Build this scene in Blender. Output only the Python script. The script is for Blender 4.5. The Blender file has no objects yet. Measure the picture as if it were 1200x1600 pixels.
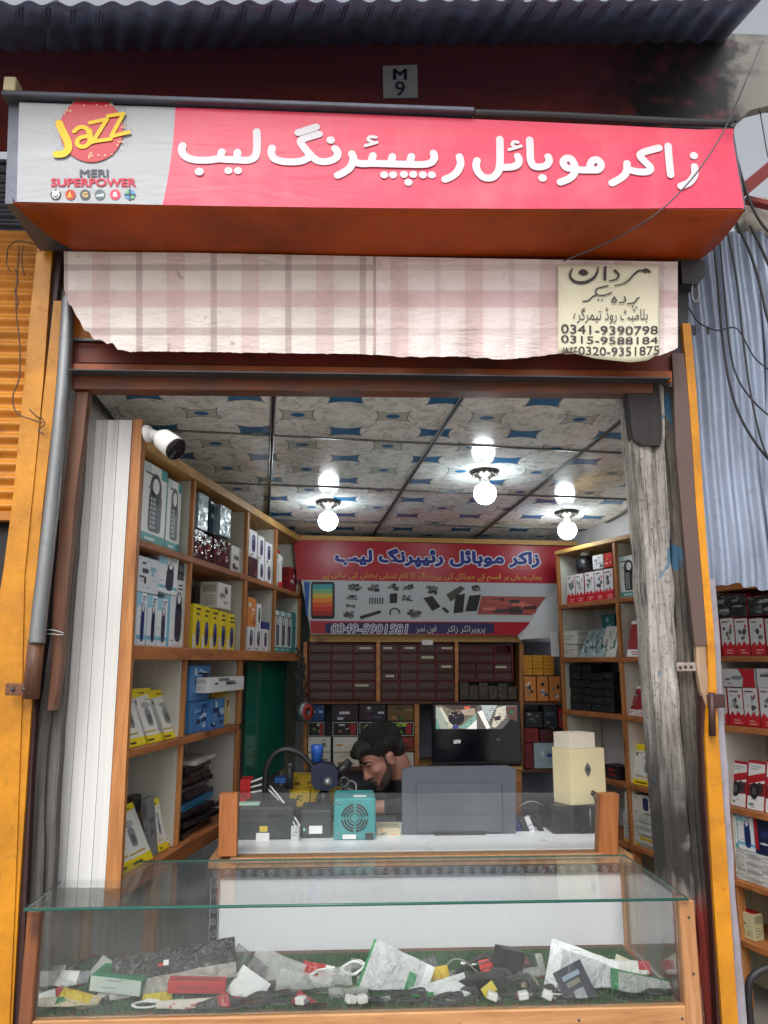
import bpy, bmesh, math, random
from mathutils import Vector, Matrix, noise

# ------------------------------------------------------------------ camera, sky, sun, exposure
SC = bpy.context.scene
COL = SC.collection
FPX, CAM = 1200.0, Vector((0.0, -2.35, 1.6))
YAW, PITCH = math.radians(3.0), math.radians(11.1)
FW = Vector((math.sin(YAW)*math.cos(PITCH), math.cos(YAW)*math.cos(PITCH), math.sin(PITCH)))
RT = Vector((math.cos(YAW), -math.sin(YAW), 0.0))
UP = RT.cross(FW)

cd = bpy.data.cameras.new('camera'); cam = bpy.data.objects.new('camera', cd); COL.objects.link(cam)
cd.sensor_fit = 'VERTICAL'; cd.sensor_height = 36.0; cd.lens = FPX/1600*36.0
cd.clip_start = 0.02; cd.clip_end = 500.0
cam.matrix_world = Matrix((( RT.x, UP.x, -FW.x, CAM.x), (RT.y, UP.y, -FW.y, CAM.y), (RT.z, UP.z, -FW.z, CAM.z), (0, 0, 0, 1)))
SC.camera = cam

SUN_EL, SUN_AZ = math.radians(52), math.radians(200)      # overcast: soft sun behind the viewer
world = bpy.data.worlds.new('World'); SC.world = world; world.use_nodes = True
wn, wl = world.node_tree.nodes, world.node_tree.links
bg = wn['Background']
sky = wn.new('ShaderNodeTexSky'); sky.sky_type = 'NISHITA'; sky.sun_disc = False
sky.sun_elevation = SUN_EL; sky.sun_rotation = SUN_AZ; sky.dust_density = 6.0; sky.air_density = 1.0; sky.ozone_density = 1.0
hs = wn.new('ShaderNodeHueSaturation'); hs.inputs['Saturation'].default_value = 0.22
wl.new(sky.outputs[0], hs.inputs['Color']); wl.new(hs.outputs[0], bg.inputs['Color'])
bg.inputs['Strength'].default_value = 0.15
sl = bpy.data.lights.new('sun', 'SUN'); sl.energy = 0.5; sl.angle = math.radians(25); sl.color = (1.0, 0.97, 0.93)
so = bpy.data.objects.new('sun', sl); COL.objects.link(so); so.location = (0, -4, 8)
sdir = Vector((math.sin(SUN_AZ)*math.cos(SUN_EL), math.cos(SUN_AZ)*math.cos(SUN_EL), math.sin(SUN_EL)))
so.rotation_euler = sdir.to_track_quat('Z', 'Y').to_euler()
SC.view_settings.view_transform = 'Standard'; SC.view_settings.look = 'None'
SC.view_settings.exposure = 0.5; SC.view_settings.gamma = 1.0
SC.view_settings.use_curve_mapping = False
SC.cycles.use_denoising = True
SC.cycles.max_bounces = 6; SC.cycles.transparent_max_bounces = 16
SC.cycles.sample_clamp_indirect = 6.0
SC.cycles.caustics_reflective = False; SC.cycles.caustics_refractive = False
BULB = 23.0

# ------------------------------------------------------------------ helpers
rnd = random.Random(7)
V = Vector
def P(x, y, Y):
    "photo pixel -> point on the vertical plane y = Y"
    d = FW*FPX + RT*(x-600) + UP*(800-y)
    return CAM + d*((Y-CAM.y)/d.y)
def PZ(x, y, Z):
    d = FW*FPX + RT*(x-600) + UP*(800-y)
    return CAM + d*((Z-CAM.z)/d.z)
CZ0, CSL = 2.5, 0.06
def PC(x, y):
    "photo pixel -> point on the sloping ceiling"
    d = FW*FPX + RT*(x-600) + UP*(800-y)
    return CAM + d*((CZ0-CSL*CAM.y-CAM.z)/(d.z+CSL*d.y))
def s2l(v): return v/12.92 if v <= 0.04045 else ((v+0.055)/1.055)**2.4
def c(r, g, b): return (s2l(r/255), s2l(g/255), s2l(b/255))
ORD = ['first', 'second', 'third', 'fourth', 'fifth', 'sixth', 'seventh', 'eighth', 'ninth', 'tenth', 'eleventh', 'twelfth']

class Frame:
    "upright plane: origin (x, y), u = to the viewer's right, w = into the shelf"
    def __init__(s, o, ang, flip=False):
        a = math.radians(ang); e = V((math.sin(a), math.cos(a), 0))
        s.o = V((o[0], o[1], 0)); s.u = -e if flip else e; s.w = V((-s.u.y, s.u.x, 0)); s.rz = math.atan2(s.u.y, s.u.x)
    def uv(s, x, y, back=0.0):
        d = FW*FPX + RT*(x-600) + UP*(800-y)
        q = CAM + d*(s.w.dot(s.o + s.w*back - CAM)/s.w.dot(d))
        return (q-s.o).dot(s.u), q.z
    def pt(s, a, b, z): return s.o + s.u*a + s.w*b + V((0, 0, z))

def chamfer_box(sx, sy, sz, b):
    "verts/faces of a chamfered box centred on 0"
    h = (sx/2, sy/2, sz/2); b = min(b, min(h)*0.45)
    vs, idx = [], {}
    for ax in range(3):
        for i in (-1, 1):
            for j in (-1, 1):
                for k in (-1, 1):
                    sg = (i, j, k); co = [sg[n]*(h[n]-(0 if n == ax else b)) for n in range(3)]
                    idx[(ax, sg)] = len(vs); vs.append(V(co))
    fs = []
    for ax in range(3):
        o1, o2 = (ax+1) % 3, (ax+2) % 3
        for s_ in (-1, 1):
            q = []
            for (p, r) in ((-1, -1), (1, -1), (1, 1), (-1, 1)):
                sg = [0, 0, 0]; sg[ax] = s_; sg[o1] = p; sg[o2] = r; q.append(idx[(ax, tuple(sg))])
            fs.append(q if s_ > 0 else q[::-1])
            for t_ in (-1, 1):                                  # edge between +-ax and +-o1
                q = []
                for (a_, r) in ((ax, -1), (o1, -1), (o1, 1), (ax, 1)):
                    sg = [0, 0, 0]; sg[ax] = s_; sg[o1] = t_; sg[o2] = r; q.append(idx[(a_, tuple(sg))])
                fs.append(q if s_*t_ < 0 else q[::-1])
    for i in (-1, 1):
        for j in (-1, 1):
            for k in (-1, 1):
                q = [idx[(n, (i, j, k))] for n in range(3)]
                fs.append(q if i*j*k > 0 else q[::-1])
    fs = [f[::-1] if len(f) == 4 and False else f for f in fs]
    return vs, fs

def smooth_path(pts, n=6, closed=False):
    pts = [V(p) for p in pts]
    if len(pts) < 3: return pts
    out = []; m = len(pts)
    g = (lambda i: pts[i % m]) if closed else (lambda i: pts[max(0, min(m-1, i))])
    for i in range(m if closed else m-1):
        p0, p1, p2, p3 = g(i-1), g(i), g(i+1), g(i+2)
        for k in range(n):
            t = k/n
            out.append(0.5*((2*p1) + (p2-p0)*t + (2*p0-5*p1+4*p2-p3)*t*t + (3*p1-p0-3*p2+p3)*t**3))
    if not closed: out.append(pts[-1])
    return out

ORIG = {}
class MB:
    def __init__(s): s.v, s.f, s.c, s.m, s.s, s.uv = [], [], [], [], [], None
    def add(s, vs, fs, col=None, mi=0, smooth=False):
        o = len(s.v); s.v += [V(p) for p in vs]
        for f in fs: s.f.append([i+o for i in f]); s.c.append(col); s.m.append(mi); s.s.append(smooth)
        return s
    def box(s, ce, size, b=0.002, M=None, **k):
        vs, fs = chamfer_box(*size, b)
        ce = V(ce); vs = [(M @ p if M else p)+ce for p in vs]
        return s.add(vs, fs, **k)
    def bar(s, a, b, w, h, ch=0.002, upv=(0, 0, 1), **k):
        "box along a->b, w across, h along upv"
        a, b = V(a), V(b); d = b-a; L = d.length; x = d.normalized(); z = V(upv); y = z.cross(x).normalized(); z = x.cross(y)
        M = Matrix((x, y, z)).transposed()
        return s.box((a+b)/2, (L, w, h), ch, M, **k)
    def tube(s, pts, r, seg=8, cap=True, flat=None, round_cap=False, smooth=True, closed=False, **k):
        "r: number or function of 0..1;  flat=(normal, factor) squashes along normal"
        pts = [V(p) for p in pts]; n = len(pts); rf = r if callable(r) else (lambda t: r)
        up = V((0.13, 0.27, 0.95)); rings = []; rad = []
        for i in range(n):
            a = pts[(i-1) % n] if closed else pts[max(0, i-1)]; b = pts[(i+1) % n] if closed else pts[min(n-1, i+1)]
            t = (b-a); t = t.normalized() if t.length > 1e-9 else V((1, 0, 0))
            if flat: u = V(flat[0]).normalized(); w = t.cross(u).normalized()
            else:
                u = (up - t*up.dot(t)); u = u.normalized() if u.length > 1e-4 else t.orthogonal().normalized(); w = t.cross(u); up = u
            rr = rf(i/max(1, n-1))
            rings.append((pts[i], u, w, rr, t))
        full = []
        if round_cap and not closed:
            p, u, w, rr, t = rings[0]
            full += [(p-t*rr*math.cos(a), u, w, rr*max(0.05, math.sin(a))) for a in (0.15, 0.6, 1.05)]
        full += [(p, u, w, rr) for p, u, w, rr, t in rings]
        if round_cap and not closed:
            p, u, w, rr, t = rings[-1]
            full += [(p+t*rr*math.cos(a), u, w, rr*max(0.05, math.sin(a))) for a in (1.05, 0.6, 0.15)]
        vs = []; ff = flat[1] if flat else 1.0; rm = max(q[3] for q in full)
        for p, u, w, rr in full:
            for j in range(seg):
                a = 2*math.pi*j/seg
                vs.append(p + u*(math.sin(a)*rr*ff if not flat else math.sin(a)*ff*min(1.0, rr/rm)) + w*(math.cos(a)*rr))
        m = len(full); fs = []
        for i in range(m if closed else m-1):
            for j in range(seg):
                fs.append([i*seg+j, i*seg+(j+1) % seg, ((i+1) % m)*seg+(j+1) % seg, ((i+1) % m)*seg+j])
        if cap and not closed:
            fs.append(list(range(seg))[::-1]); fs.append([(m-1)*seg+j for j in range(seg)])
        return s.add(vs, fs, smooth=smooth, **k)
    def lathe(s, prof, ce, axis=(0, 0, 1), seg=16, smooth=True, **k):
        ax = V(axis).normalized(); u = ax.orthogonal().normalized(); w = ax.cross(u); ce = V(ce); vs = []
        for (r, h) in prof:
            for j in range(seg):
                a = 2*math.pi*j/seg; vs.append(ce + ax*h + (u*math.cos(a)+w*math.sin(a))*max(r, 1e-5))
        fs = []
        for i in range(len(prof)-1):
            for j in range(seg):
                fs.append([i*seg+j, i*seg+(j+1) % seg, (i+1)*seg+(j+1) % seg, (i+1)*seg+j])
        return s.add(vs, fs, smooth=smooth, **k)
    def poly(s, pts, **k): return s.add(pts, [list(range(len(pts)))], **k)
    def prism(s, pts, d, **k):
        "closed outline extruded by vector d"
        n = len(pts); pts = [V(p) for p in pts]; d = V(d)
        fs = [list(range(n)), list(range(2*n-1, n-1, -1))] + [[i, i+n, (i+1) % n+n, (i+1) % n] for i in range(n)]
        return s.add(pts + [p+d for p in pts], fs, **k)
    def sheet(s, fn, nu, nv, smooth=True, thick=None, **k):
        "fn(i/nu, j/nv) -> point"
        vs = [fn(i/nu, j/nv) for j in range(nv+1) for i in range(nu+1)]
        fs = [[j*(nu+1)+i, j*(nu+1)+i+1, (j+1)*(nu+1)+i+1, (j+1)*(nu+1)+i] for j in range(nv) for i in range(nu)]
        if thick:
            t = V(thick); n = len(vs); vs2 = [V(p)+t for p in vs]
            fs2 = [[i+n for i in f[::-1]] for f in fs]; e = []
            ring = [i for i in range(nu+1)] + [j*(nu+1)+nu for j in range(1, nv+1)] + [nv*(nu+1)+i for i in range(nu-1, -1, -1)] + [j*(nu+1) for j in range(nv-1, 0, -1)]
            for q in range(len(ring)):
                a, b = ring[q], ring[(q+1) % len(ring)]; e.append([b, a, a+n, b+n])
            return s.add(vs+vs2, fs+fs2+e, smooth=smooth, **k)
        return s.add(vs, fs, smooth=smooth, **k)
    def mesh(s, name, off=V((0, 0, 0))):
        me = bpy.data.meshes.new(name); me.from_pydata([tuple(p-off) for p in s.v], [], s.f)
        if any(q is not None for q in s.c):
            at = me.attributes.new('Col', 'FLOAT_COLOR', 'CORNER'); data = []
            for f, q in zip(s.f, s.c):
                q = q or (0.8, 0.8, 0.8); data += [q[0], q[1], q[2], 1.0]*len(f)
            at.data.foreach_set('color', data)
        me.polygons.foreach_set('material_index', s.m); me.polygons.foreach_set('use_smooth', s.s)
        if s.uv:
            ul = me.uv_layers.new(name='UVMap')
            for L in me.loops: ul.data[L.index].uv = s.uv[L.vertex_index]
        me.update(); return me
    def build(s, name, mats, parent=None, origin=None, kind=None, fix=True):
        if parent is not None: off = ORIG[parent.name]
        elif origin is not None: off = V(origin)
        else:
            lo = [min(p[i] for p in s.v) for i in range(3)]; hi = [max(p[i] for p in s.v) for i in range(3)]
            off = V(((lo[0]+hi[0])/2, (lo[1]+hi[1])/2, lo[2]))
        me = s.mesh(name, off)
        if fix:
            bm = bmesh.new(); bm.from_mesh(me); bmesh.ops.recalc_face_normals(bm, faces=bm.faces); bm.to_mesh(me); bm.free()
        for m in (mats if isinstance(mats, (list, tuple)) else [mats]): me.materials.append(m)
        return link(name, me, parent, None if parent is not None else off, off, kind)

def flat_normals(o, n=(0, -1, 0)):
    'printed strokes: shade like a flat print'
    me = o.data; me.polygons.foreach_set('use_smooth', [True]*len(me.polygons)); me.normals_split_custom_set([n]*len(me.loops)); return o
def link(name, me, parent=None, loc=None, off=V((0, 0, 0)), kind=None):
    o = bpy.data.objects.new(name, me); COL.objects.link(o)
    if parent is not None: o.parent = parent
    if loc is not None: o.location = loc
    if kind: o['kind'] = kind
    ORIG[o.name] = V(off); return o
def tag(o, label, cat, group=None):
    o['label'] = label; o['category'] = cat
    if group: o['group'] = group
    return o
def thing(name, label, cat, loc=(0, 0, 0), group=None):
    o = bpy.data.objects.new(name, None); COL.objects.link(o); o.location = loc; o.empty_display_size = 0.05
    ORIG[o.name] = V(loc); return tag(o, label, cat, group)

# ------------------------------------------------------------------ materials
MATS = {}
class NT:
    def __init__(s, name):
        s.mat = bpy.data.materials.new(name); s.mat.use_nodes = True; s.t = s.mat.node_tree; s.t.nodes.clear()
        s.out = s.n('ShaderNodeOutputMaterial'); s.bs = s.n('ShaderNodeBsdfPrincipled'); s.l(s.bs.outputs[0], s.out.inputs[0])
        MATS[name] = s.mat
    def n(s, t, **k):
        q = s.t.nodes.new(t)
        for a, b in k.items(): setattr(q, a, b)
        return q
    def l(s, a, b): s.t.links.new(a, b)
    def set(s, **k):
        for a, b in k.items():
            i = s.bs.inputs[a.replace('_', ' ')]
            if hasattr(b, 'links'): s.l(b, i)
            else: i.default_value = (*b, 1) if isinstance(b, tuple) and len(b) == 3 else b
        return s
    def math(s, op, a, b=None, c_=None, clamp=False):
        q = s.n('ShaderNodeMath', operation=op); q.use_clamp = clamp
        for i, v in enumerate((a, b, c_)):
            if v is None: continue
            if hasattr(v, 'links'): s.l(v, q.inputs[i])
            else: q.inputs[i].default_value = v
        return q.outputs[0]
    def coord(s, kind='Object'):
        return s.n('ShaderNodeTexCoord').outputs[kind]
    def sep(s, v):
        q = s.n('ShaderNodeSeparateXYZ'); s.l(v, q.inputs[0]); return q.outputs
    def comb(s, x, y, z):
        q = s.n('ShaderNodeCombineXYZ')
        for i, v in enumerate((x, y, z)):
            if hasattr(v, 'links'): s.l(v, q.inputs[i])
            else: q.inputs[i].default_value = v
        return q.outputs[0]
    def scale(s, v, sc, loc=(0, 0, 0)):
        q = s.n('ShaderNodeMapping'); s.l(v, q.inputs[0]); q.inputs['Scale'].default_value = sc; q.inputs['Location'].default_value = loc
        return q.outputs[0]
    def noise(s, v, sc, detail=4, rough=0.55, dist=0.0):
        q = s.n('ShaderNodeTexNoise'); s.l(v, q.inputs['Vector']); q.inputs['Scale'].default_value = sc
        q.inputs['Detail'].default_value = detail; q.inputs['Roughness'].default_value = rough; q.inputs['Distortion'].default_value = dist
        return q.outputs['Fac']
    def ramp(s, f, a, b):
        q = s.n('ShaderNodeMapRange'); s.l(f, q.inputs[0]); q.inputs[1].default_value = a; q.inputs[2].default_value = b; q.clamp = True
        return q.outputs[0]
    def mix(s, f, a, b, mode='MIX'):
        q = s.n('ShaderNodeMix', data_type='RGBA', blend_type=mode); q.clamp_factor = True
        for i, v in ((q.inputs['Factor'], f),):
            if hasattr(v, 'links'): s.l(v, i)
            else: i.default_value = v
        for i, v in ((q.inputs[6], a), (q.inputs[7], b)):
            if hasattr(v, 'links'): s.l(v, i)
            else: i.default_value = (*v, 1) if len(v) == 3 else v
        return q.outputs[2]
    def bump(s, h, st=0.3, dist=0.01):
        q = s.n('ShaderNodeBump'); s.l(h, q.inputs['Height']); q.inputs['Strength'].default_value = st; q.inputs['Distance'].default_value = dist
        s.l(q.outputs[0], s.bs.inputs['Normal']); return q

def paint(name, col, rough=0.5, dirt=(0.08, 0.06, 0.05), amt=0.35, sc=3.0, chip=None, chip_col=(0.3, 0.3, 0.32), metal=0.0, bump=0.12, streak=False, spec=0.5):
    "painted / worn surface: tone drift, grime in patches, optional chips"
    m = NT(name); co = m.coord()
    v = m.scale(co, (6, 6, 0.7)) if streak else co
    n1 = m.noise(v, sc, 5, 0.6); n2 = m.noise(co, sc*9, 4, 0.6)
    g = m.ramp(n1, 0.42, 0.78); base = m.mix(m.math('MULTIPLY', g, amt), col, dirt)
    base = m.mix(m.math('MULTIPLY', m.ramp(n2, 0.55, 0.8), amt*0.6), base, dirt)
    base = m.mix(0.25, base, m.mix(n2, (0.5, 0.5, 0.5), (1, 1, 1)), 'MULTIPLY')
    if chip:
        ch = m.ramp(m.noise(co, chip[0], 6, 0.65), chip[1], chip[1]+0.02); base = m.mix(ch, base, chip_col)
    m.set(Base_Color=base, Roughness=m.math('ADD', m.math('MULTIPLY', n2, 0.25), rough-0.12), Metallic=metal)
    m.bs.inputs['Specular IOR Level'].default_value = spec
    m.bump(n2, bump, 0.004); return m.mat

def wood(name, col, dark, axis=2, sc=1.0, rough=0.55, grime=0.0, knots=True):
    m = NT(name); co = m.coord(); s3 = [14*sc]*3; s3[axis] = 0.9*sc
    v = m.scale(co, tuple(s3)); inf = m.n('ShaderNodeObjectInfo').outputs['Random']
    n0 = m.n('ShaderNodeTexNoise', noise_dimensions='4D'); m.l(v, n0.inputs['Vector']); m.l(m.math('MULTIPLY', inf, 20.0), n0.inputs['W'])
    n0.inputs['Scale'].default_value = 2.2; n0.inputs['Detail'].default_value = 6; n0.inputs['Distortion'].default_value = 0.8
    g = m.ramp(n0.outputs['Fac'], 0.3, 0.72); fine = m.noise(m.scale(co, tuple(q*5 for q in s3)), 3.0, 3)
    base = m.mix(g, col, dark); base = m.mix(m.math('MULTIPLY', m.ramp(fine, 0.5, 0.8), 0.45), base, tuple(q*0.5 for q in dark))
    if knots:
        s4 = [7*sc]*3; s4[axis] = 3*sc; kv = m.n('ShaderNodeTexVoronoi'); m.l(m.scale(co, tuple(s4)), kv.inputs['Vector']); kv.inputs['Scale'].default_value = 1.0
        base = m.mix(m.math('MULTIPLY', m.ramp(kv.outputs['Distance'], 0.16, 0.05), 0.8), base, tuple(q*0.35 for q in dark))
    if grime: base = m.mix(m.math('MULTIPLY', m.ramp(m.noise(co, 5.0, 5), 0.4, 0.7), grime), base, (0.05, 0.04, 0.035))
    base = m.mix(0.6, base, m.mix(inf, (0.72, 0.72, 0.72), (1.12, 1.1, 1.05)), 'MULTIPLY')
    m.set(Base_Color=base, Roughness=m.math('ADD', m.math('MULTIPLY', fine, 0.3), rough-0.15)); m.bump(fine, 0.25, 0.002); return m.mat

def plain(name, col, rough=0.5, metal=0.0, var=0.15, spec=0.5, sc=12.0, bump=0.0):
    m = NT(name); co = m.coord(); n = m.noise(co, sc, 4)
    m.set(Base_Color=m.mix(n, tuple(q*(1-var) for q in col), tuple(min(1, q*(1+var)) for q in col)), Roughness=m.math('ADD', m.math('MULTIPLY', n, 0.16), max(0.02, rough-0.08)), Metallic=metal)
    m.bs.inputs['Specular IOR Level'].default_value = spec
    if bump: m.bump(m.noise(co, sc*3, 4), bump, 0.003)
    return m.mat

def printed(name, rough=0.45, crinkle=0.0, spec=0.35, alpha=1.0, wear=0.06, csc=25.0):
    m = NT(name); a = m.n('ShaderNodeAttribute', attribute_name='Col'); co = m.coord()
    n = m.noise(co, 18, 4); w = m.mix(m.math('MULTIPLY', n, wear), a.outputs['Color'], (0.25, 0.22, 0.2))
    m.set(Base_Color=w, Roughness=rough); m.bs.inputs['Specular IOR Level'].default_value = spec
    if crinkle: m.bump(m.noise(co, csc, 3, 0.5, 1.2), crinkle, 0.02)
    if alpha < 1: m.set(Alpha=alpha)
    return m.mat

def glass(name, tint=(0.9, 0.96, 0.94), dust=0.03, fac=1.0, rough=0.0):
    m = NT(name); t = m.t; t.nodes.remove(m.bs)
    tr = m.n('ShaderNodeBsdfTransparent'); tr.inputs[0].default_value = (*tint, 1)
    gl = m.n('ShaderNodeBsdfGlossy'); gl.inputs['Roughness'].default_value = rough; gl.inputs[0].default_value = (1, 1, 1, 1)
    df = m.n('ShaderNodeBsdfDiffuse'); df.inputs[0].default_value = (0.7, 0.74, 0.74, 1)
    fr = m.n('ShaderNodeFresnel'); fr.inputs[0].default_value = 1.5
    geo = m.n('ShaderNodeNewGeometry'); m1 = m.n('ShaderNodeMixShader'); m2 = m.n('ShaderNodeMixShader')
    nz = m.noise(m.coord(), 3.5, 5, 0.6, 0.6)
    m.l(m.math('MULTIPLY', m.ramp(nz, 0.3, 0.75), dust*2), m1.inputs[0]); m.l(tr.outputs[0], m1.inputs[1]); m.l(df.outputs[0], m1.inputs[2])
    m.l(m.math('MULTIPLY', fr.outputs[0], fac), m2.inputs[0]); m.l(m1.outputs[0], m2.inputs[1]); m.l(gl.outputs[0], m2.inputs[2])
    m.l(m2.outputs[0], m.out.inputs[0]); return m.mat

def emit(name, col, st, attr=False):
    m = NT(name)
    if attr:
        a = m.n('ShaderNodeAttribute', attribute_name='Col'); m.set(Base_Color=(0.01, 0.01, 0.012), Emission_Color=a.outputs['Color'], Emission_Strength=st, Roughness=0.25)
    else: m.set(Base_Color=(0.8, 0.8, 0.8), Emission_Color=col, Emission_Strength=st)
    return m.mat

def ribbed(name, col, axis_vec=(1, 0, 0), pitch=0.05, rough=0.35, tone=0.12):
    "white PVC lining board: printed soft vertical streaks"
    m = NT(name); co = m.coord()
    n1 = m.noise(m.scale(co, (26, 26, 0.12)), 1.0, 3, 0.5); n2 = m.noise(m.scale(co, (90, 90, 0.5)), 1.0, 2); n3 = m.noise(co, 2.5, 4)
    b = m.mix(m.math('MULTIPLY', m.ramp(n1, 0.35, 0.68), tone*4), col, tuple(q*0.66 for q in col))
    b = m.mix(m.math('MULTIPLY', n2, 0.16), b, tuple(q*0.6 for q in col)); b = m.mix(m.math('MULTIPLY', m.ramp(n3, 0.5, 0.8), 0.2), b, (0.3, 0.28, 0.25))
    m.set(Base_Color=b, Roughness=rough); return m.mat

M_pine = wood('pine_wood', c(196, 124, 70), c(140, 78, 36), 2)
M_pineX = wood('pine_wood_rail', c(205, 140, 80), c(150, 92, 44), 0)
M_pineY = wood('pine_wood_along', c(200, 138, 78), c(146, 88, 40), 1)
M_pale = wood('pale_pine', c(214, 172, 106), c(172, 124, 62), 0)
M_dpine = wood('old_red_wood', c(140, 78, 46), c(76, 38, 22), 0, grime=0.75)
M_postw = wood('brown_post_wood', c(128, 82, 56), c(78, 46, 30), 2, grime=0.4)
M_steel = paint('galvanised_steel', c(150, 153, 156), 0.4, (0.06, 0.055, 0.05), 0.5, 4.0, metal=0.75, streak=True)
M_dsteel = paint('dark_steel', c(70, 70, 74), 0.5, (0.03, 0.025, 0.02), 0.5, 6.0, metal=0.4)
M_canopy = paint('canopy_underside', c(92, 106, 140), 0.5, c(64, 56, 52), 0.8, 1.6, metal=0.1, streak=True)
M_cream = paint('cream_paint', c(226, 214, 172), 0.5, (0.4, 0.34, 0.24), 0.2, 5)
M_black = plain('black_plastic', (0.016, 0.016, 0.018), 0.38)
M_rubber = plain('black_cable', (0.02, 0.02, 0.023), 0.5)
M_white = plain('white_plastic', (0.78, 0.78, 0.77), 0.35, var=0.05)
M_grey = plain('slate_plastic', c(78, 83, 92), 0.5, var=0.06)
M_lilac = plain('lilac_board', c(150, 152, 172), 0.6, var=0.06)
M_pvc = ribbed('pvc_lining', c(226, 226, 224))
M_pvcy = ribbed('pvc_cream_lining', c(196, 188, 156), tone=0.16)
M_print = printed('printed_card', 0.42)
M_film = printed('printed_gloss', 0.12, crinkle=0.35)
M_bag = printed('plastic_pouch', 0.1, crinkle=0.9, csc=30)
M_clear = printed('clear_pouch', 0.08, crinkle=0.8, alpha=0.38, csc=30)
M_vinyl = printed('vinyl_print', 0.28, crinkle=0.03, csc=4, wear=0.05)
M_ink = printed('ink', 0.5, wear=0.05)
M_glass = glass('clear_glass', (0.972, 0.988, 0.982), 0.03, 0.5); M_glasst = glass('clear_glass_top', (0.965, 0.985, 0.978), 0.03, 0.28)
M_gedge = plain('green_glass_edge', c(40, 92, 84), 0.15)
def sign_vinyl():
    "stretched flex sheet: shallow pulls, dust and rain streaks"
    m = NT('sign_flex'); a = m.n('ShaderNodeAttribute', attribute_name='Col'); co = m.coord()
    st = m.noise(m.scale(co, (9, 1, 1.0)), 3.0, 5, 0.6); ds = m.noise(co, 5, 5, 0.6); fn = m.noise(co, 60, 3)
    col = m.mix(m.math('MULTIPLY', m.ramp(st, 0.5, 0.78), 0.1), a.outputs['Color'], c(150, 140, 134)); col = m.mix(m.math('MULTIPLY', m.ramp(ds, 0.45, 0.75), 0.16), col, c(206, 190, 186))
    m.set(Base_Color=col, Roughness=m.math('ADD', m.math('MULTIPLY', ds, 0.3), 0.2)); m.bs.inputs['Specular IOR Level'].default_value = 0.4
    h = m.math('ADD', m.noise(m.scale(co, (2.2, 1, 7)), 1.6, 3, 0.5, 1.0), m.math('MULTIPLY', fn, 0.03)); m.bump(h, 0.09, 0.03); return m.mat
M_white_wall = paint('white_wall', c(196, 196, 200), 0.6, (0.25, 0.25, 0.25), 0.25, 2)
# ------------------------------------------------------------------ ground, floor, walls
FL = Frame((-0.676, 0.13), 11.5)                 # left wall shelf, front plane
FR = Frame((1.35, 1.5), -18.0, flip=True)        # right wall shelf, front plane
FLZ = 0.28                                       # shop floor height
M_ground = paint('street_ground', c(172, 166, 158), 0.8, (0.1, 0.09, 0.08), 0.5, 1.2)
m = MB(); m.poly([(-60, -80, 0), (60, -80, 0), (60, 60, 0), (-60, 60, 0)]); m.build('ground', M_ground, kind='structure')
M_floor = paint('shop_floor_cement', c(128, 124, 118), 0.6, (0.08, 0.07, 0.06), 0.4, 2)
m = MB(); m.box((0.3, 1.32, FLZ/2), (3.4, 2.9, FLZ), 0.01); m.build('shop_floor', M_floor, kind='structure')
m = MB(); a, b = FL.pt(-0.02, 0.27, 0), FL.pt(2.75, 0.27, 0)
m.prism([a+V((0, 0, FLZ)), b+V((0, 0, FLZ)), b+V((0, 0, 2.62)), a+V((0, 0, 2.62))], FL.w*0.05); m.build('wall_left', M_pvc, kind='structure')
a, b = FR.pt(1.9, 0.26, 0), FR.pt(-0.95, 0.26, 0)
m = MB(); m.prism([a+V((0, 0, FLZ)), b+V((0, 0, FLZ)), b+V((0, 0, 2.7)), a+V((0, 0, 2.7))], FR.w*0.05); m.build('wall_right', M_white_wall, kind='structure')
m = MB(); m.box((0.6, 2.66, 1.45), (2.6, 0.06, 2.34), 0.005); m.build('wall_back', M_white_wall, kind='structure')
m = MB(); m.box((0.45, 1.8, 2.74), (2.9, 3.4, 0.04), 0.005); m.build('roof_light_block', M_dsteel, kind='structure')  # unseen slab added above the ceiling to block light from overhead
m = MB(); m.box((-1.75, 0.75, 1.6), (1.45, 1.1, 2.6), 0.005); m.build('wall_neighbour', M_dsteel, kind='structure')

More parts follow.
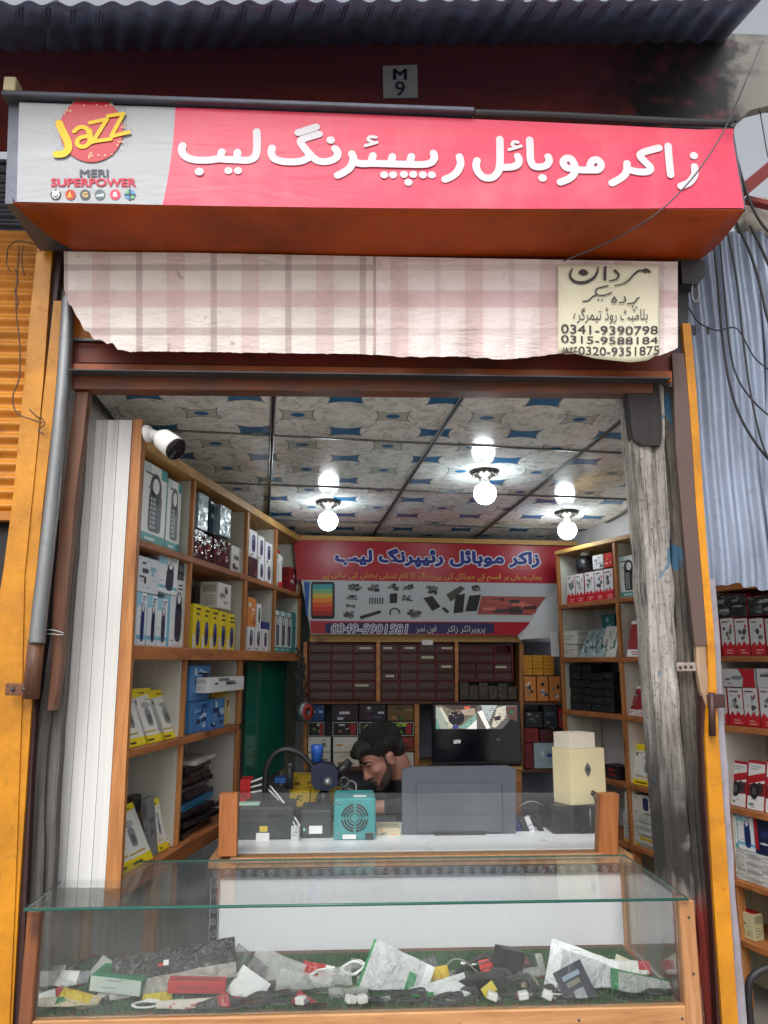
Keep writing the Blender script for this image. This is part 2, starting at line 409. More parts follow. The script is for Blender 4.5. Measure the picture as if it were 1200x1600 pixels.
# ------------------------------------------------------------------ ceiling: printed boards between steel strips
def ceiling_mat():
    m = NT('ceiling_print'); co = m.coord(); x, y, z = m.sep(co)
    T = 0.345
    u = m.math('DIVIDE', x, T); v = m.math('DIVIDE', y, 0.162)
    def cell(du, dv):
        a = m.math('SUBTRACT', m.math('FRACT', m.math('ADD', u, du)), 0.5); b = m.math('SUBTRACT', m.math('FRACT', m.math('ADD', v, dv)), 0.5)
        return a, b
    def ell(ab, ra, rb): return m.math('SQRT', m.math('ADD', m.math('POWER', m.math('DIVIDE', ab[0], ra), 2.0), m.math('POWER', m.math('DIVIDE', ab[1], rb), 2.0)))
    v2 = m.math('DIVIDE', v, 2.0)
    v = v2
    e = m.math('MINIMUM', ell(cell(0, 0), 0.345, 0.405), ell(cell(0.5, 0.5), 0.345, 0.405))
    g1 = m.math('MINIMUM', ell(cell(0.5, 0.0), 0.21, 0.2), ell(cell(0.0, 0.5), 0.075, 0.06))
    g2 = m.math('MINIMUM', ell(cell(0.25, 0.25), 0.03, 0.03), ell(cell(0.75, 0.25), 0.03, 0.03))
    g2 = m.math('MINIMUM', g2, m.math('MINIMUM', ell(cell(0.25, 0.75), 0.06, 0.05), ell(cell(0.75, 0.75), 0.06, 0.05)))
    n = m.noise(co, 22, 6, 0.65, 1.0); n2 = m.noise(co, 5, 4)
    marble = m.mix(m.ramp(n, 0.46, 0.72), c(238, 242, 240), c(164, 172, 172)); marble = m.mix(m.math('MULTIPLY', m.ramp(n2, 0.5, 0.75), 0.3), marble, c(160, 168, 164))
    ground = m.mix(n, c(178, 186, 180), c(204, 210, 204))
    blue = m.mix(n, c(30, 92, 146), c(54, 128, 176))
    blu = m.math('MAXIMUM', m.ramp(g1, 1.02, 0.98), m.ramp(g2, 1.05, 0.95))
    col = m.mix(blu, ground, blue)
    col = m.mix(m.ramp(e, 1.02, 1.0), col, c(104, 112, 112)); col = m.mix(m.ramp(e, 0.985, 0.975), col, marble)
    stain = m.ramp(m.noise(co, 1.6, 5, 0.6, 0.8), 0.56, 0.7); col = m.mix(m.math('MULTIPLY', stain, 0.3), col, c(120, 110, 80))
    m.set(Base_Color=col, Roughness=0.13); m.bs.inputs['Specular IOR Level'].default_value = 0.5
    m.bump(m.noise(co, 3.0, 2), 0.06, 0.02); return m.mat
M_ceil = ceiling_mat()
M_strip = paint('ceiling_strip', c(120, 124, 126), 0.3, (0.03, 0.03, 0.03), 0.3, 5, metal=0.6)
GA = math.radians(6.0); gu = V((math.cos(GA), math.sin(GA), 0)); gv = V((-math.sin(GA), math.cos(GA), 0)); go = V((-0.285, 0.535, 0)); TU, TV = 0.637, 0.68
def cz(p, dz=0.0): return V((p.x, p.y, CZ0-CSL*p.y+dz))
HP = [(V((0, -0.015, 0)), V((0, 1, 0))), (V((0, 2.62, 0)), V((0, -1, 0))), (FL.pt(0, 0.268, 0), -FL.w), (FR.pt(0, 0.258, 0), -FR.w), (V((-0.845, 0, 0)), V((1, 0.0, 0))), (V((1.05, -0.02, 0)), V((-0.65, 0.76, 0)).normalized())]
def clip(poly):
    for o, n in HP:
        out = []
        for a, b in zip(poly, poly[1:]+poly[:1]):
            da, db = (a-o).dot(n), (b-o).dot(n)
            if da >= 0: out.append(a)
            if da*db < 0: out.append(a+(b-a)*(da/(da-db)))
        poly = out
        if len(poly) < 3: return []
    return poly
def clip_line(a, b):
    t0, t1 = 0.0, 1.0
    for o, n in HP:
        da, db = (a-o).dot(n), (b-o).dot(n)
        if da < 0 and db < 0: return None
        if da*db < 0:
            k = da/(da-db)
            if da < 0: t0 = max(t0, k)
            else: t1 = min(t1, k)
    return (a+(b-a)*t0, a+(b-a)*t1) if t1-t0 > 0.02 else None
m = MB(); m.poly([cz(q, 0.03) for q in clip([V((-2, -1, 0)), V((3, -1, 0)), V((3, 4, 0)), V((-2, 4, 0))])])
ceiling = m.build('ceiling', M_dsteel, kind='structure', origin=(0, 0, 0))
for i in range(-3, 5):
    for j in range(-2, 5):
        a = go+gu*(i*TU)+gv*(j*TV); g_ = 0.004
        cs = clip([a+gu*g_+gv*g_, a+gu*(TU-g_)+gv*g_, a+gu*(TU-g_)+gv*(TV-g_), a+gu*g_+gv*(TV-g_)])
        if len(cs) < 3: continue
        mm = MB(); mm.prism([cz(q) for q in cs], (0, 0, 0.012)); mm.build('ceiling_tile', M_ceil, ceiling)
for i in range(-1, 4):
    ab = clip_line(go+gu*(i*TU)-gv*1.2, go+gu*(i*TU)+gv*2.6)
    if ab:
        for q in (-0.006, 0.006):
            mm = MB(); mm.bar(cz(ab[0], -0.003)+gu*q, cz(ab[1], -0.003)+gu*q, 0.007, 0.008, 0.002); mm.build('ceiling_strip', M_strip, ceiling)
for j in range(0, 4):
    ab = clip_line(go+gv*(j*TV)-gu*1.5, go+gv*(j*TV)+gu*3.0)
    if ab: mm = MB(); mm.bar(cz(ab[0], -0.003), cz(ab[1], -0.003), 0.012, 0.006, 0.002); mm.build('ceiling_strip', M_strip, ceiling)

# ------------------------------------------------------------------ canopy, fascia, number plate
t = thing('canopy_roof', 'dark corrugated metal canopy sheltering the shop front, seen from below', 'canopy', (0.0, -0.25, 3.5))
i0, i1, o0, o1 = P(0, 80, -0.005), P(1135, 64, -0.005), P(0, 7, -0.5), P(1195, -3, -0.5)
def canopy_pt(k, v): return (i0+(i1-i0)*k)*(1-v) + (o0+(o1-o0)*k)*v
edges = [-0.55, -0.22, 0.06, 0.36, 0.66, 1.0]
for q in range(5):
    k0, k1 = edges[q], edges[q+1]+(0.012 if q < 4 else 0)
    def fn(u, v, k0=k0, k1=k1, q=q):
        k = k0+(k1-k0)*u; v = v*1.9-0.9; p = canopy_pt(k, v); return p+V((0, 0, 0.008*math.sin(p.x*2*math.pi/0.075)+0.004*(q % 2)))
    m = MB(); m.sheet(fn, 70, 4, thick=(0, 0, 0.0015)); m.build('corrugated_sheet', M_canopy, t)
M_fascia = NT('fascia_paint'); q = M_fascia; co = q.coord(); n1 = q.noise(q.scale(co, (1, 1, 2.5)), 2.2, 6, 0.6); n2 = q.noise(co, 12, 5); x, y, z = q.sep(co)
b_ = q.mix(q.ramp(n1, 0.4, 0.7), c(168, 72, 50), c(96, 48, 46)); b_ = q.mix(q.ramp(q.math('ADD', z, q.math('MULTIPLY', n2, 0.1)), 0.16, 0.34), b_, c(96, 50, 62))
st = q.math('MULTIPLY', q.ramp(q.math('ADD', x, q.math('MULTIPLY', q.noise(co, 4, 5), 0.5)), 1.08, 1.3), q.ramp(n2, 0.3, 0.5)); b_ = q.mix(st, b_, c(34, 32, 34))
st2 = q.math('MULTIPLY', q.ramp(q.math('ADD', x, q.math('MULTIPLY', q.noise(co, 7, 5), 0.5)), 1.6, 1.66), q.ramp(n1, 0.35, 0.5)); b_ = q.mix(st2, b_, c(118, 116, 110))
q.set(Base_Color=b_, Roughness=0.5); q.bump(n2, 0.2, 0.004); M_fascia = q.mat
m = MB(); m.prism([P(x, y, 0.0) for x, y in ((-90, 70), (1135, 52), (1300, 58), (1300, 172), (1205, 164), (1172, 172), (1150, 190), (1142, 225), (-90, 225))], (0, 0.04, 0))
tag(m.build('fascia_board', M_fascia, origin=(0, 0, 3.3)), 'maroon painted fascia board under the canopy, stained black at its right end', 'fascia')
t = thing('number_plate', 'small silver number plate on the maroon fascia above the sign', 'plate', P(625, 150, -0.01))
m = MB(); m.prism([P(x, y, -0.008) for x, y in ((598, 103), (652, 101), (653, 152), (599, 153))], (0, 0.004, 0)); m.build('plate', paint('plate_silver', c(205, 210, 220), 0.35, (0.3, 0.3, 0.32), 0.3, 9, metal=0.3), t)

def text_mesh(body, offset=0.0, shear=0.0):
    cu = bpy.data.curves.new('t', 'FONT'); cu.body = body; cu.size = 1.0; cu.offset = offset; cu.shear = shear; cu.resolution_u = 3
    ob = bpy.data.objects.new('t', cu); COL.objects.link(ob); bpy.context.view_layer.update()
    me = bpy.data.meshes.new_from_object(ob.evaluated_get(bpy.context.evaluated_depsgraph_get()))
    vs = [v.co.copy() for v in me.vertices]; fs = [list(p.vertices) for p in me.polygons]
    bpy.data.objects.remove(ob); bpy.data.curves.remove(cu); bpy.data.meshes.remove(me); return vs, fs
def text(mb, body, rect, Y, col=None, quad=None, offset=0.0, bold=0.0, base=None, wave=None, mi=0, fat=0.0):
    "fit lettering into the photo rectangle rect=(x0,y0,x1,y1) on plane Y (or into quad of 4 world points bl,br,tr,tl)"
    vs, fs = text_mesh(body, offset+bold)
    if not vs: return
    bx = base or [min(v.x for v in vs), min(v.y for v in vs), max(v.x for v in vs), max(v.y for v in vs)]
    x0, y0, x1, y1 = rect if rect else (0, 0, 0, 0)
    bl, br, tr, tl = quad if quad else (P(x0, y1, Y), P(x1, y1, Y), P(x1, y0, Y), P(x0, y0, Y))
    out = []
    for v in vs:
        a = (v.x-bx[0])/(bx[2]-bx[0]); b = (v.y-bx[1])/(bx[3]-bx[1])
        p = (bl*(1-a)+br*a)*(1-b)+(tl*(1-a)+tr*a)*b
        if wave: p = p+wave(a, b)
        out.append(p)
    mb.add(out, fs, col=col, mi=mi)
    if fat:                                                         # heavier strokes: shifted copies a hair in front of each other
        d = (tl-bl).length*fat; ux, uy = (br-bl).normalized(), (tl-bl).normalized()
        for q in range(8): a = q*math.pi/4; mb.add([p+ux*(d*math.cos(a))+uy*(d*math.sin(a))+V((0, 0.00006*(q+1), 0)) for p in out], fs, col=col, mi=mi)
    return bx
m = MB(); text(m, 'M', (615, 108, 635, 124), -0.0095, fat=0.05); text(m, '9', (617, 127, 633, 150), -0.0095, bold=0.01); m.build('lettering', plain('plate_ink', c(38, 36, 58), 0.5), t, fix=False)

# ------------------------------------------------------------------ the shop sign
t = thing('shop_sign', 'long pink and white shop sign with white Urdu lettering over the entrance', 'sign', P(590, 330, -0.3))
YS = -0.3
RED, WHT = c(232, 72, 102), c(172, 177, 182)
def lerp(a, b, k): return a+(b-a)*k
def topy(x): return 160+(x-30)*45/1115 - 3*math.sin((x-30)/1115*math.pi)
def boty(x): return 315+(x-25)*10/1137 + 5*math.sin((x-25)/1137*math.pi)
def curve_x(v): return 274-6*v-14*v*v                        # border between white and red, v=0 top
def face(xa, xb, u, v, amp=0.0008):
    x0 = xa(v) if callable(xa) else xa; x1 = xb(v) if callable(xb) else xb
    x = lerp(x0, x1, u); y = lerp(topy(x), boty(x), v); p = P(x, y, YS)
    d = noise.noise(V((p.x*3, p.z*9, 3)))*amp+noise.noise(V((p.x*11, p.z*5, 8)))*amp*0.5
    if v < 0.12 and x > 1095: d -= (x-1095)/50*0.012*(1-v/0.12)
    return p+V((0, d, 0))
m = MB(); m.sheet(lambda u, v: face(lambda v: 30-4*v, curve_x, u, v), 24, 16, col=WHT); m.sheet(lambda u, v: face(curve_x, lambda v: 1143+20*v, u, v), 90, 16, col=RED)
m.build('face', sign_vinyl(), t)
M_signback = paint('sign_frame_grey', c(92, 96, 108), 0.4, (0.05, 0.05, 0.05), 0.5, 5, metal=0.5)
m = MB(); m.prism([P(x, y, YS+0.012) for x, y in ((14, 156), (1146, 203), (1166, 328), (8, 318))], (0, 0.26, 0)); m.build('box', M_signback, t)
m = MB(); m.bar(P(6, 152, YS+0.0), P(740, 178, YS+0.0), 0.045, 0.016, 0.003); m.build('top_rail', M_signback, t)
m = MB(); m.tube(smooth_path([P(x, y, YS-0.004) for x, y in ((738, 176), (860, 180), (980, 186), (1060, 190), (1145, 193))]), 0.011, 8); m.build('top_rail', M_dsteel, t)
m = MB(); m.lathe([(0.0, -0.012), (0.009, -0.01), (0.009, 0.0), (0.004, 0.001), (0.004, 0.012)], P(1146, 194, YS-0.01), (0, -1, 0), 10); m.build('bolt', M_steel, t)
m = MB(); m.box(P(20, 139, YS), (0.035, 0.05, 0.045), 0.003); m.build('end_block', M_cream, t)
M_hood = paint('orange_red_hood', c(164, 66, 10), 0.42, (0.07, 0.016, 0.006), 0.8, 2.4, spec=0.25, chip=(7, 0.74), chip_col=(0.06, 0.06, 0.065))
def hood(u, v):
    xl, xr = lerp(20, 128, v), lerp(1164, 1092, v); yl, yr = lerp(317, 398, v), lerp(328, 407, v)
    Y = lerp(-0.3, -0.055, v); p = P(lerp(xl, xr, u), lerp(yl, yr, u)+3*math.sin(u*math.pi), Y); p.z -= 0.018*math.sin(v*math.pi); return p
m = MB(); m.sheet(hood, 40, 8, thick=(0, 0.004, 0.006)); m.build('hood', M_hood, t)
m = MB(); m.poly([hood(0, k/8) for k in range(9)]+[P(14, 156, YS+0.2)]); m.build('end_plate', M_signback, t)

TOP = V((0, -1, 0))
def strokes(mb, paths, Y, z2p, w, th=0.0025, col=None, n=5, wf=None):
    for ip, pth in enumerate(paths):
        Y -= 0.00035*((ip % 4)-(((ip-1) % 4) if ip else 0))
        if len(pth) == 1:
            x, y, r = pth[0]; cx, cy = z2p(x, y); R_ = r/z2p.sc
            pp = [P(cx-R_*0.02, cy, Y), P(cx+R_*0.02, cy, Y)]; rr = (P(cx+R_, cy, Y)-P(cx, cy, Y)).length
            mb.tube(pp, rr, 14, True, (TOP, th), True, col=col)
        else:
            pts = smooth_path([P(*z2p(x, y), Y) for x, y in pth], n)
            ww = (P(600+w/2, 300, Y)-P(600, 300, Y)).length
            mb.tube(pts, (lambda tt: ww*wf(tt)) if wf else ww, 10, True, (TOP, th), True, col=col)
def zmap(ox, oy, sc):
    f = lambda x, y: (ox+x/sc, oy+y/sc)
    class Z:
        def __call__(s, x, y): return f(x, y)
    z = Z(); z.sc = sc; return z
ZA, ZB = zmap(260, 180, 2.727), zmap(690, 190, 2.727)
wordA = [
 [(385, 70), (386, 110), (385, 150), (375, 180), (345, 192), (300, 190), (250, 188), (220, 186), (180, 191), (120, 190), (82, 176), (66, 152), (69, 130)],
 [(303, 158), (301, 186)], [(236, 156), (228, 184)], [(140, 240, 19)], [(264, 236, 17)], [(305, 236, 17)],
 [(450, 140), (448, 165), (465, 188), (510, 198), (570, 196), (606, 180), (612, 166)],
 [(638, 50), (562, 74)], [(650, 80), (585, 100), (572, 114), (590, 142), (620, 176), (650, 195), (690, 196), (722, 182), (730, 160), (718, 142)],
 [(700, 106, 18)],
 [(790, 164), (797, 188), (783, 222), (758, 242), (730, 256)],
 [(797, 198), (830, 206), (880, 205), (950, 207), (1030, 209), (1090, 210), (1125, 203), (1141, 184), (1138, 162)],
 [(880, 172), (872, 204)], [(963, 176), (956, 206)], [(1044, 176), (1036, 207)],
 [(928, 254, 17)], [(966, 254, 17)], [(1012, 252, 17)], [(1052, 252, 17)], [(1093, 254, 17)], [(1131, 254, 17)], [(1031, 286, 17)]]
wordB = [
 [(76, 150), (81, 180), (66, 214), (42, 234), (15, 246)],
 [(248, 75), (249, 130), (248, 180), (240, 215), (215, 238), (182, 238), (156, 215), (147, 188), (151, 166)],
 [(255, 195), (298, 193), (322, 184), (330, 166), (324, 148)],
 [(375, 78), (377, 120), (379, 162), (392, 188), (420, 193), (448, 185), (458, 166), (454, 150)], [(430, 240, 18)],
 [(565, 180), (550, 158), (528, 158), (518, 176), (532, 196), (560, 200)], [(566, 182), (570, 210), (548, 240), (506, 258)],
 [(560, 203), (600, 206), (635, 206), (668, 204), (680, 182), (662, 162), (640, 170), (630, 200)],
 [(790, 178), (788, 212), (768, 238), (726, 262)],
 [(926, 112), (862, 130), (846, 146), (868, 172), (890, 196), (880, 212), (840, 214), (794, 204)],
 [(965, 104), (969, 160), (976, 226)],
 [(1078, 192), (1078, 226), (1056, 258), (1020, 275)], [(1075, 145, 17)]]
hamza = [[(893, 94), (868, 92), (860, 104), (876, 113)], [(848, 130), (897, 115)]]
hamzaB = [[(325, 88), (308, 86), (300, 98), (314, 106)], [(288, 119), (338, 104)]]
m = MB(); LW = c(224, 220, 226)
strokes(m, wordA, YS-0.003, ZA, 12.2, 0.0005, col=LW); strokes(m, wordB, YS-0.003, ZB, 12.2, 0.0005, col=LW)
strokes(m, hamza, YS-0.003, ZA, 5.5, 0.0005, col=LW); strokes(m, hamzaB, YS-0.003, ZB, 5.5, 0.0005, col=LW)
flat_normals(m.build('lettering', M_ink, t))
ZC = zmap(70, 140, 7.5)
def disc(mb, x, y, r, Y, col, n=40, ry=None):
    mb.poly([P(x+r*math.cos(2*math.pi*k/n), y+(ry or r)*math.sin(2*math.pi*k/n), Y) for k in range(n)], col=col)
m = MB(); m.prism([P(x, y, YS-0.0027) for x, y in ((100, 175), (116, 158), (127, 146), (162, 147), (175, 160), (186, 178))], (0, 0.001, 0), col=WHT)
vs = [P(142.7+50*math.cos(2*math.pi*k/48), 202.7+50.5*math.sin(2*math.pi*k/48), YS-0.0042) for k in range(48)]; m.prism(vs, (0, 0.0015, 0), col=c(200, 40, 56))
logo = m.build('logo_disc', M_vinyl, t)
m = MB()
for (x, y, s_) in [(580, 110, 2), (570, 140, 1.4), (610, 178, 1.5), (722, 185, 1.6), (770, 180, 1.6), (462, 182, 1.4), (262, 246, 2), (300, 250, 2), (235, 280, 1.6), (905, 440, 1.6), (935, 440, 1.6), (540, 745, 2), (520, 775, 2), (555, 775, 2), (520, 800, 1.6), (630, 768, 1.8), (705, 770, 1.8), (785, 755, 1.5), (870, 610, 1.8), (900, 608, 1.8), (850, 650, 1.6)]:
    px, py = ZC(x, y); disc(m, px, py, s_, YS-0.0052, c(238, 190, 150), 8)
for k in range(46):
    a = rnd.uniform(-0.75, 0.75) if k < 32 else rnd.uniform(2.6, 3.5); rr = 53+rnd.choice((0, 3, 6, 9))
    disc(m, 142.7+rr*math.cos(a), 202.7+rr*math.sin(a), 0.7, YS-0.0024, c(130, 60, 76), 6)
m.build('dots', M_ink, logo, fix=False, kind='stuff')
m = MB(); YEL = c(250, 208, 46); Yz = YS-0.0065
strokes(m, [[(165, 390), (205, 480), (258, 590), (278, 660), (262, 715), (210, 752), (135, 758)]], Yz, ZC, 11.5, 0.0008, col=YEL)
strokes(m, [[(345, 488), (395, 446), (460, 440), (508, 480), (530, 560), (520, 620), (480, 660), (420, 668), (378, 632), (392, 580), (450, 552), (520, 545)]], Yz, ZC, 7, 0.0008, col=YEL)
strokes(m, [[(530, 388), (728, 345)], [(728, 345), (572, 596)], [(572, 606), (772, 578)], [(738, 308), (922, 280)], [(922, 280), (780, 540)], [(784, 546), (985, 498)], [(530, 480), (550, 620)]], Yz, ZC, 6.4, 0.0008, col=YEL, n=1)
flat_normals(m.build('logo_lettering', M_ink, t))
m = MB(); text(m, 'MERI', (125, 265, 169, 276), YS-0.0025, c(86, 90, 100), fat=0.05); text(m, 'SUPERPOWER', (80, 279, 212, 291), YS-0.0025, c(206, 52, 84), fat=0.06); m.build('tagline', M_ink, t, fix=False)
ic = [(87, 304, c(60, 64, 72), c(235, 235, 235)), (110, 304, c(190, 70, 50), c(245, 190, 60)), (133, 304, c(90, 92, 98), c(236, 200, 110)), (156, 304, c(100, 116, 122), c(210, 220, 224)), (180, 304, c(226, 70, 98), c(250, 225, 225)), (203, 304, c(90, 150, 200), c(120, 190, 110))]
for k, (x, y, a, b) in enumerate(ic):
    m = MB(); disc(m, x, y, 8.2, YS-0.002, a, 18)
    if k == 0: disc(m, x, y, 6, YS-0.0025, b, 16); disc(m, x-3.5, y-5, 2.2, YS-0.00285, b, 8); disc(m, x+3.5, y-5, 2.2, YS-0.00285, b, 8); disc(m, x, y+1, 3.5, YS-0.0031, a, 10); disc(m, x, y, 2.4, YS-0.0034, b, 10)
    elif k == 1: m.poly([P(x-5, y+4, YS-0.0025), P(x-1, y-5, YS-0.0025), P(x+2, y+4, YS-0.0025)], col=b)
    elif k == 2: text(m, 'G', (x-4, y-4, x+4, y+4), YS-0.0025, b, bold=0.03)
    elif k == 3: m.poly([P(x-6, y+1, YS-0.0025), P(x+6, y-2, YS-0.0025), P(x+6, y+3, YS-0.0025), P(x-6, y+3, YS-0.0025)], col=b)
    elif k == 4: m.poly([P(x-4, y+3, YS-0.0025), P(x-3, y-3, YS-0.0025), P(x+1, y-5, YS-0.0025), P(x+4, y+3, YS-0.0025)], col=b)
    else:
        m.poly([P(x-1, y-9, YS-0.0025), P(x+1, y-9, YS-0.0025), P(x+1, y+9, YS-0.0025), P(x-1, y+9, YS-0.0025)], col=c(40, 70, 80)); m.poly([P(x-9, y-1, YS-0.0028), P(x+9, y-1, YS-0.0028), P(x+9, y+1, YS-0.0028), P(x-9, y+1, YS-0.0028)], col=c(40, 70, 80))
        disc(m, x-4, y-4, 2.8, YS-0.0031, b, 8); disc(m, x+4, y+4, 2.8, YS-0.0031, b, 8)
    m.build('icon', M_ink, t, fix=False)

# ------------------------------------------------------------------ lintel behind the curtain
def pbar(mb, x0, x1, ya, yb, Y, d, sl=0.0, **k):
    "board seen in the photo between rows ya..yb (at x0; right end sl pixels lower)"
    mb.prism([P(x0, ya, Y), P(x1, ya+sl, Y), P(x1, yb+sl, Y), P(x0, yb, Y)], (0, d, 0), **k)
t = thing('lintel', 'old red and orange painted lintel boards above the shop opening', 'lintel', P(560, 605, 0.0))
M_lred = paint('lintel_red', c(128, 48, 28), 0.5, (0.03, 0.02, 0.018), 0.8, 4, chip=(8, 0.7), chip_col=c(60, 62, 66))
m = MB(); pbar(m, 112, 1056, 372, 534, 0.004, 0.03, 12); m.build('board', M_lred, t)
m = MB(); pbar(m, 110, 1060, 536, 574, -0.01, 0.05, 14); m.build('board', M_lred, t)
m = MB(); pbar(m, 112, 1050, 568, 584, -0.03, 0.03, 12); m.build('board', paint('lintel_orange', c(170, 84, 30), 0.5, (0.05, 0.03, 0.02), 0.8, 5), t)
m = MB(); pbar(m, 112, 1020, 583, 607, -0.015, 0.06, 7); m.build('board', M_dpine, t)
m = MB(); m.bar(P(112, 582, -0.045), P(1044, 595, -0.045), 0.05, 0.005, 0.001); m.build('steel_angle', M_dsteel, t)
m = MB(); pbar(m, 108, 190, 470, 532, -0.004, 0.006, 1); m.build('orange_slat', paint('slat_orange', c(206, 120, 36), 0.5, (0.1, 0.05, 0.02), 0.6, 5), t)
m = MB(); m.tube([P(112, 531, -0.03), P(190, 531, -0.03)], 0.006); m.build('rod', M_steel, t)

# ------------------------------------------------------------------ checked curtain
def plaid():
    m = NT('checked_cloth'); uv = m.coord('UV'); x, y, z = m.sep(uv)
    def band(s_, period, a, b):
        fr = m.math('MODULO', s_, period); return m.math('MULTIPLY', m.ramp(fr, a-0.7, a+0.7), m.ramp(fr, b+0.7, b-0.7))
    right = m.ramp(x, 584, 586)
    def onx(s_, period, a, b): return band(s_, period, a, b)
    xx = m.math('SUBTRACT', x, 60.0)
    vp = onx(xx, 116.5, 84, 112); vg = onx(xx, 116.5, 36, 46); vg2 = onx(xx, 116.5, 0, 4)
    hp = m.math('MULTIPLY', m.ramp(y, 54, 57), m.ramp(y, 84, 81)); hg = m.math('MAXIMUM', m.math('MULTIPLY', m.ramp(y, 14, 16), m.ramp(y, 26, 24)), m.math('MULTIPLY', m.ramp(y, 113, 115), m.ramp(y, 127, 125)))
    base = m.mix(right, c(232, 224, 218), c(240, 226, 224))
    col = m.mix(m.math('MULTIPLY', vp, 0.33), base, c(198, 150, 152)); col = m.mix(m.math('MULTIPLY', m.math('MULTIPLY', vg, m.math('SUBTRACT', 1.0, m.math('MULTIPLY', right, 0.6))), 0.45), col, c(140, 112, 112))
    col = m.mix(m.math('MULTIPLY', hp, 0.5), col, c(204, 160, 164)); col = m.mix(m.math('MULTIPLY', m.math('MULTIPLY', hg, m.math('SUBTRACT', 1.0, m.math('MULTIPLY', right, 0.6))), 0.42), col, c(132, 108, 108))
    weave = m.noise(m.scale(uv, (1.6, 0.5, 1)), 1.0, 2); gr = m.noise(uv, 0.02, 5, 0.6)
    col = m.mix(m.math('MULTIPLY', weave, 0.16), col, c(140, 120, 118)); col = m.mix(m.math('MULTIPLY', m.ramp(gr, 0.5, 0.8), 0.35), col, c(160, 140, 126))
    stain = m.ramp(m.noise(uv, 0.045, 5, 0.6, 0.5), 0.66, 0.74); col = m.mix(m.math('MULTIPLY', stain, 0.45), col, c(96, 80, 76))
    wr = m.noise(m.scale(uv, (0.02, 0.06, 1)), 1.0, 4, 0.6, 1.0)
    m.set(Base_Color=col, Roughness=0.9); m.bs.inputs['Specular IOR Level'].default_value = 0.15; m.bump(m.math('ADD', m.math('MULTIPLY', weave, 0.08), wr), 0.5, 0.02); return m.mat
def interp(tab, x):
    if x <= tab[0][0]: return tab[0][1:] if len(tab[0]) > 2 else tab[0][1]
    for a, b in zip(tab, tab[1:]):
        if x <= b[0]:
            k = (x-a[0])/(b[0]-a[0]); r = tuple(lerp(a[i], b[i], k) for i in range(1, len(a))); return r if len(r) > 1 else r[0]
    r = tab[-1][1:]; return r if len(r) > 1 else r[0]
cb = [(100, 452), (104, 464), (108, 476), (112, 478), (118, 492), (124, 500), (131, 516), (140, 519), (146, 531), (158, 530), (168, 538), (176, 536), (184, 546), (200, 549), (330, 550), (450, 552), (560, 553), (640, 558), (720, 557), (790, 562), (870, 553), (1030, 556), (1046, 549), (1059, 545)]
ct = [(100, 393), (300, 395), (600, 401), (880, 406), (1059, 409)]
def cloth_y(x, v): 
    a = min(1, max(0, (x-560)/80))
    pf = max(0.0, 1-abs(x-950)/110.0)**0.5 if abs(x-950) < 110 else 0.0
    w = (math.sin(x*0.052+0.8*v)+0.7*math.sin(x*0.023+1)+0.5*math.sin(x*0.11+2*v))*0.010*v*(0.45+a)*(1-0.85*pf)
    return -0.09+w+0.004*math.sin(x*0.013)-0.012*v+0.010*noise.noise(V((x*0.012, v*2.2, 4)))*(1-pf)*min(1, v*2)
t = thing('curtain', 'pink and beige checked curtain along the top of the opening, torn at left', 'curtain', P(580, 550, -0.08))
m = MB(); NU, NV = 240, 16; m.uv = []
def cl(u, v):
    x = 100+959*u; y0, y1 = interp(ct, x), interp(cb, x)+(1.2*noise.noise(V((x*0.4, 0, 0)))+1.5*noise.noise(V((x*0.06, 3, 0)))); y = lerp(y0, y1, v); m.uv.append((x, y-398)); return P(x, y, cloth_y(x, v))
m.sheet(cl, NU, NV); m.build('cloth', plaid(), t, fix=False)
m = MB()
for xx in (584, 586.5): m.tube([P(xx, lerp(interp(ct, xx), interp(cb, xx), k/8), cloth_y(xx, k/8)-0.002) for k in range(9)], 0.0012, 5)
m.build('seam', plain('thread', c(196, 170, 170), 0.9), t)
def patch(u, v):
    x = 872+158*u; y = lerp(413, interp([(872, 553), (885, 549), (930, 560), (985, 566), (1012, 563), (1024, 556), (1030, 545)], x), v)
    return P(x, y, -0.111-0.003*v+0.001*math.sin(x*0.06))
m = MB(); m.sheet(patch, 30, 14, thick=(0, 0.0015, 0)); patch_o = m.build('sewn_patch', paint('patch_cloth', c(232, 228, 204), 0.9, c(170, 156, 110), 0.35, 6, spec=0.1), t)
ZD = zmap(860, 400, 5.714); YP = -0.1165; INK = c(58, 54, 58)
m = MB()
strokes(m, [[(197, 112), (176, 158), (190, 206), (245, 236), (325, 230), (392, 190), (420, 140), (427, 98)]], YP, ZD, 4.2, 0.0012, wf=lambda q: 0.45+0.75*math.sin(q*math.pi))
strokes(m, [[(262, 147), (292, 128), (325, 150), (292, 162), (262, 147)], [(490, 100), (487, 150), (487, 206)]], YP, ZD, 4.6, 0.0012)
strokes(m, [[(578, 130), (608, 165), (592, 205), (525, 222)], [(885, 140), (855, 120), (830, 130), (860, 146), (800, 128), (745, 165), (700, 215), (645, 248), (575, 262)]], YP, ZD, 4.0, 0.0012, wf=lambda q: 1.15-0.75*q)
strokes(m, [[(290, 405), (340, 396), (378, 362), (412, 344), (404, 312), (430, 286), (515, 265)], [(412, 345), (470, 352), (518, 338), (546, 324)], [(575, 364), (550, 398), (566, 415), (590, 396), (566, 368)], [(660, 362), (672, 388), (652, 410), (615, 416)], [(792, 370), (772, 382), (764, 398), (740, 418), (690, 426)]], YP, ZD, 2.0, 0.0012)
strokes(m, [[(428, 388, 8)], [(462, 390, 8)], [(735, 450, 8)], [(766, 458, 8)], [(748, 482, 8)]], YP, ZD, 2.0, 0.0012)
flat_normals(m.build('lettering', plain('curtain_ink', c(70, 66, 70), 0.9), patch_o))
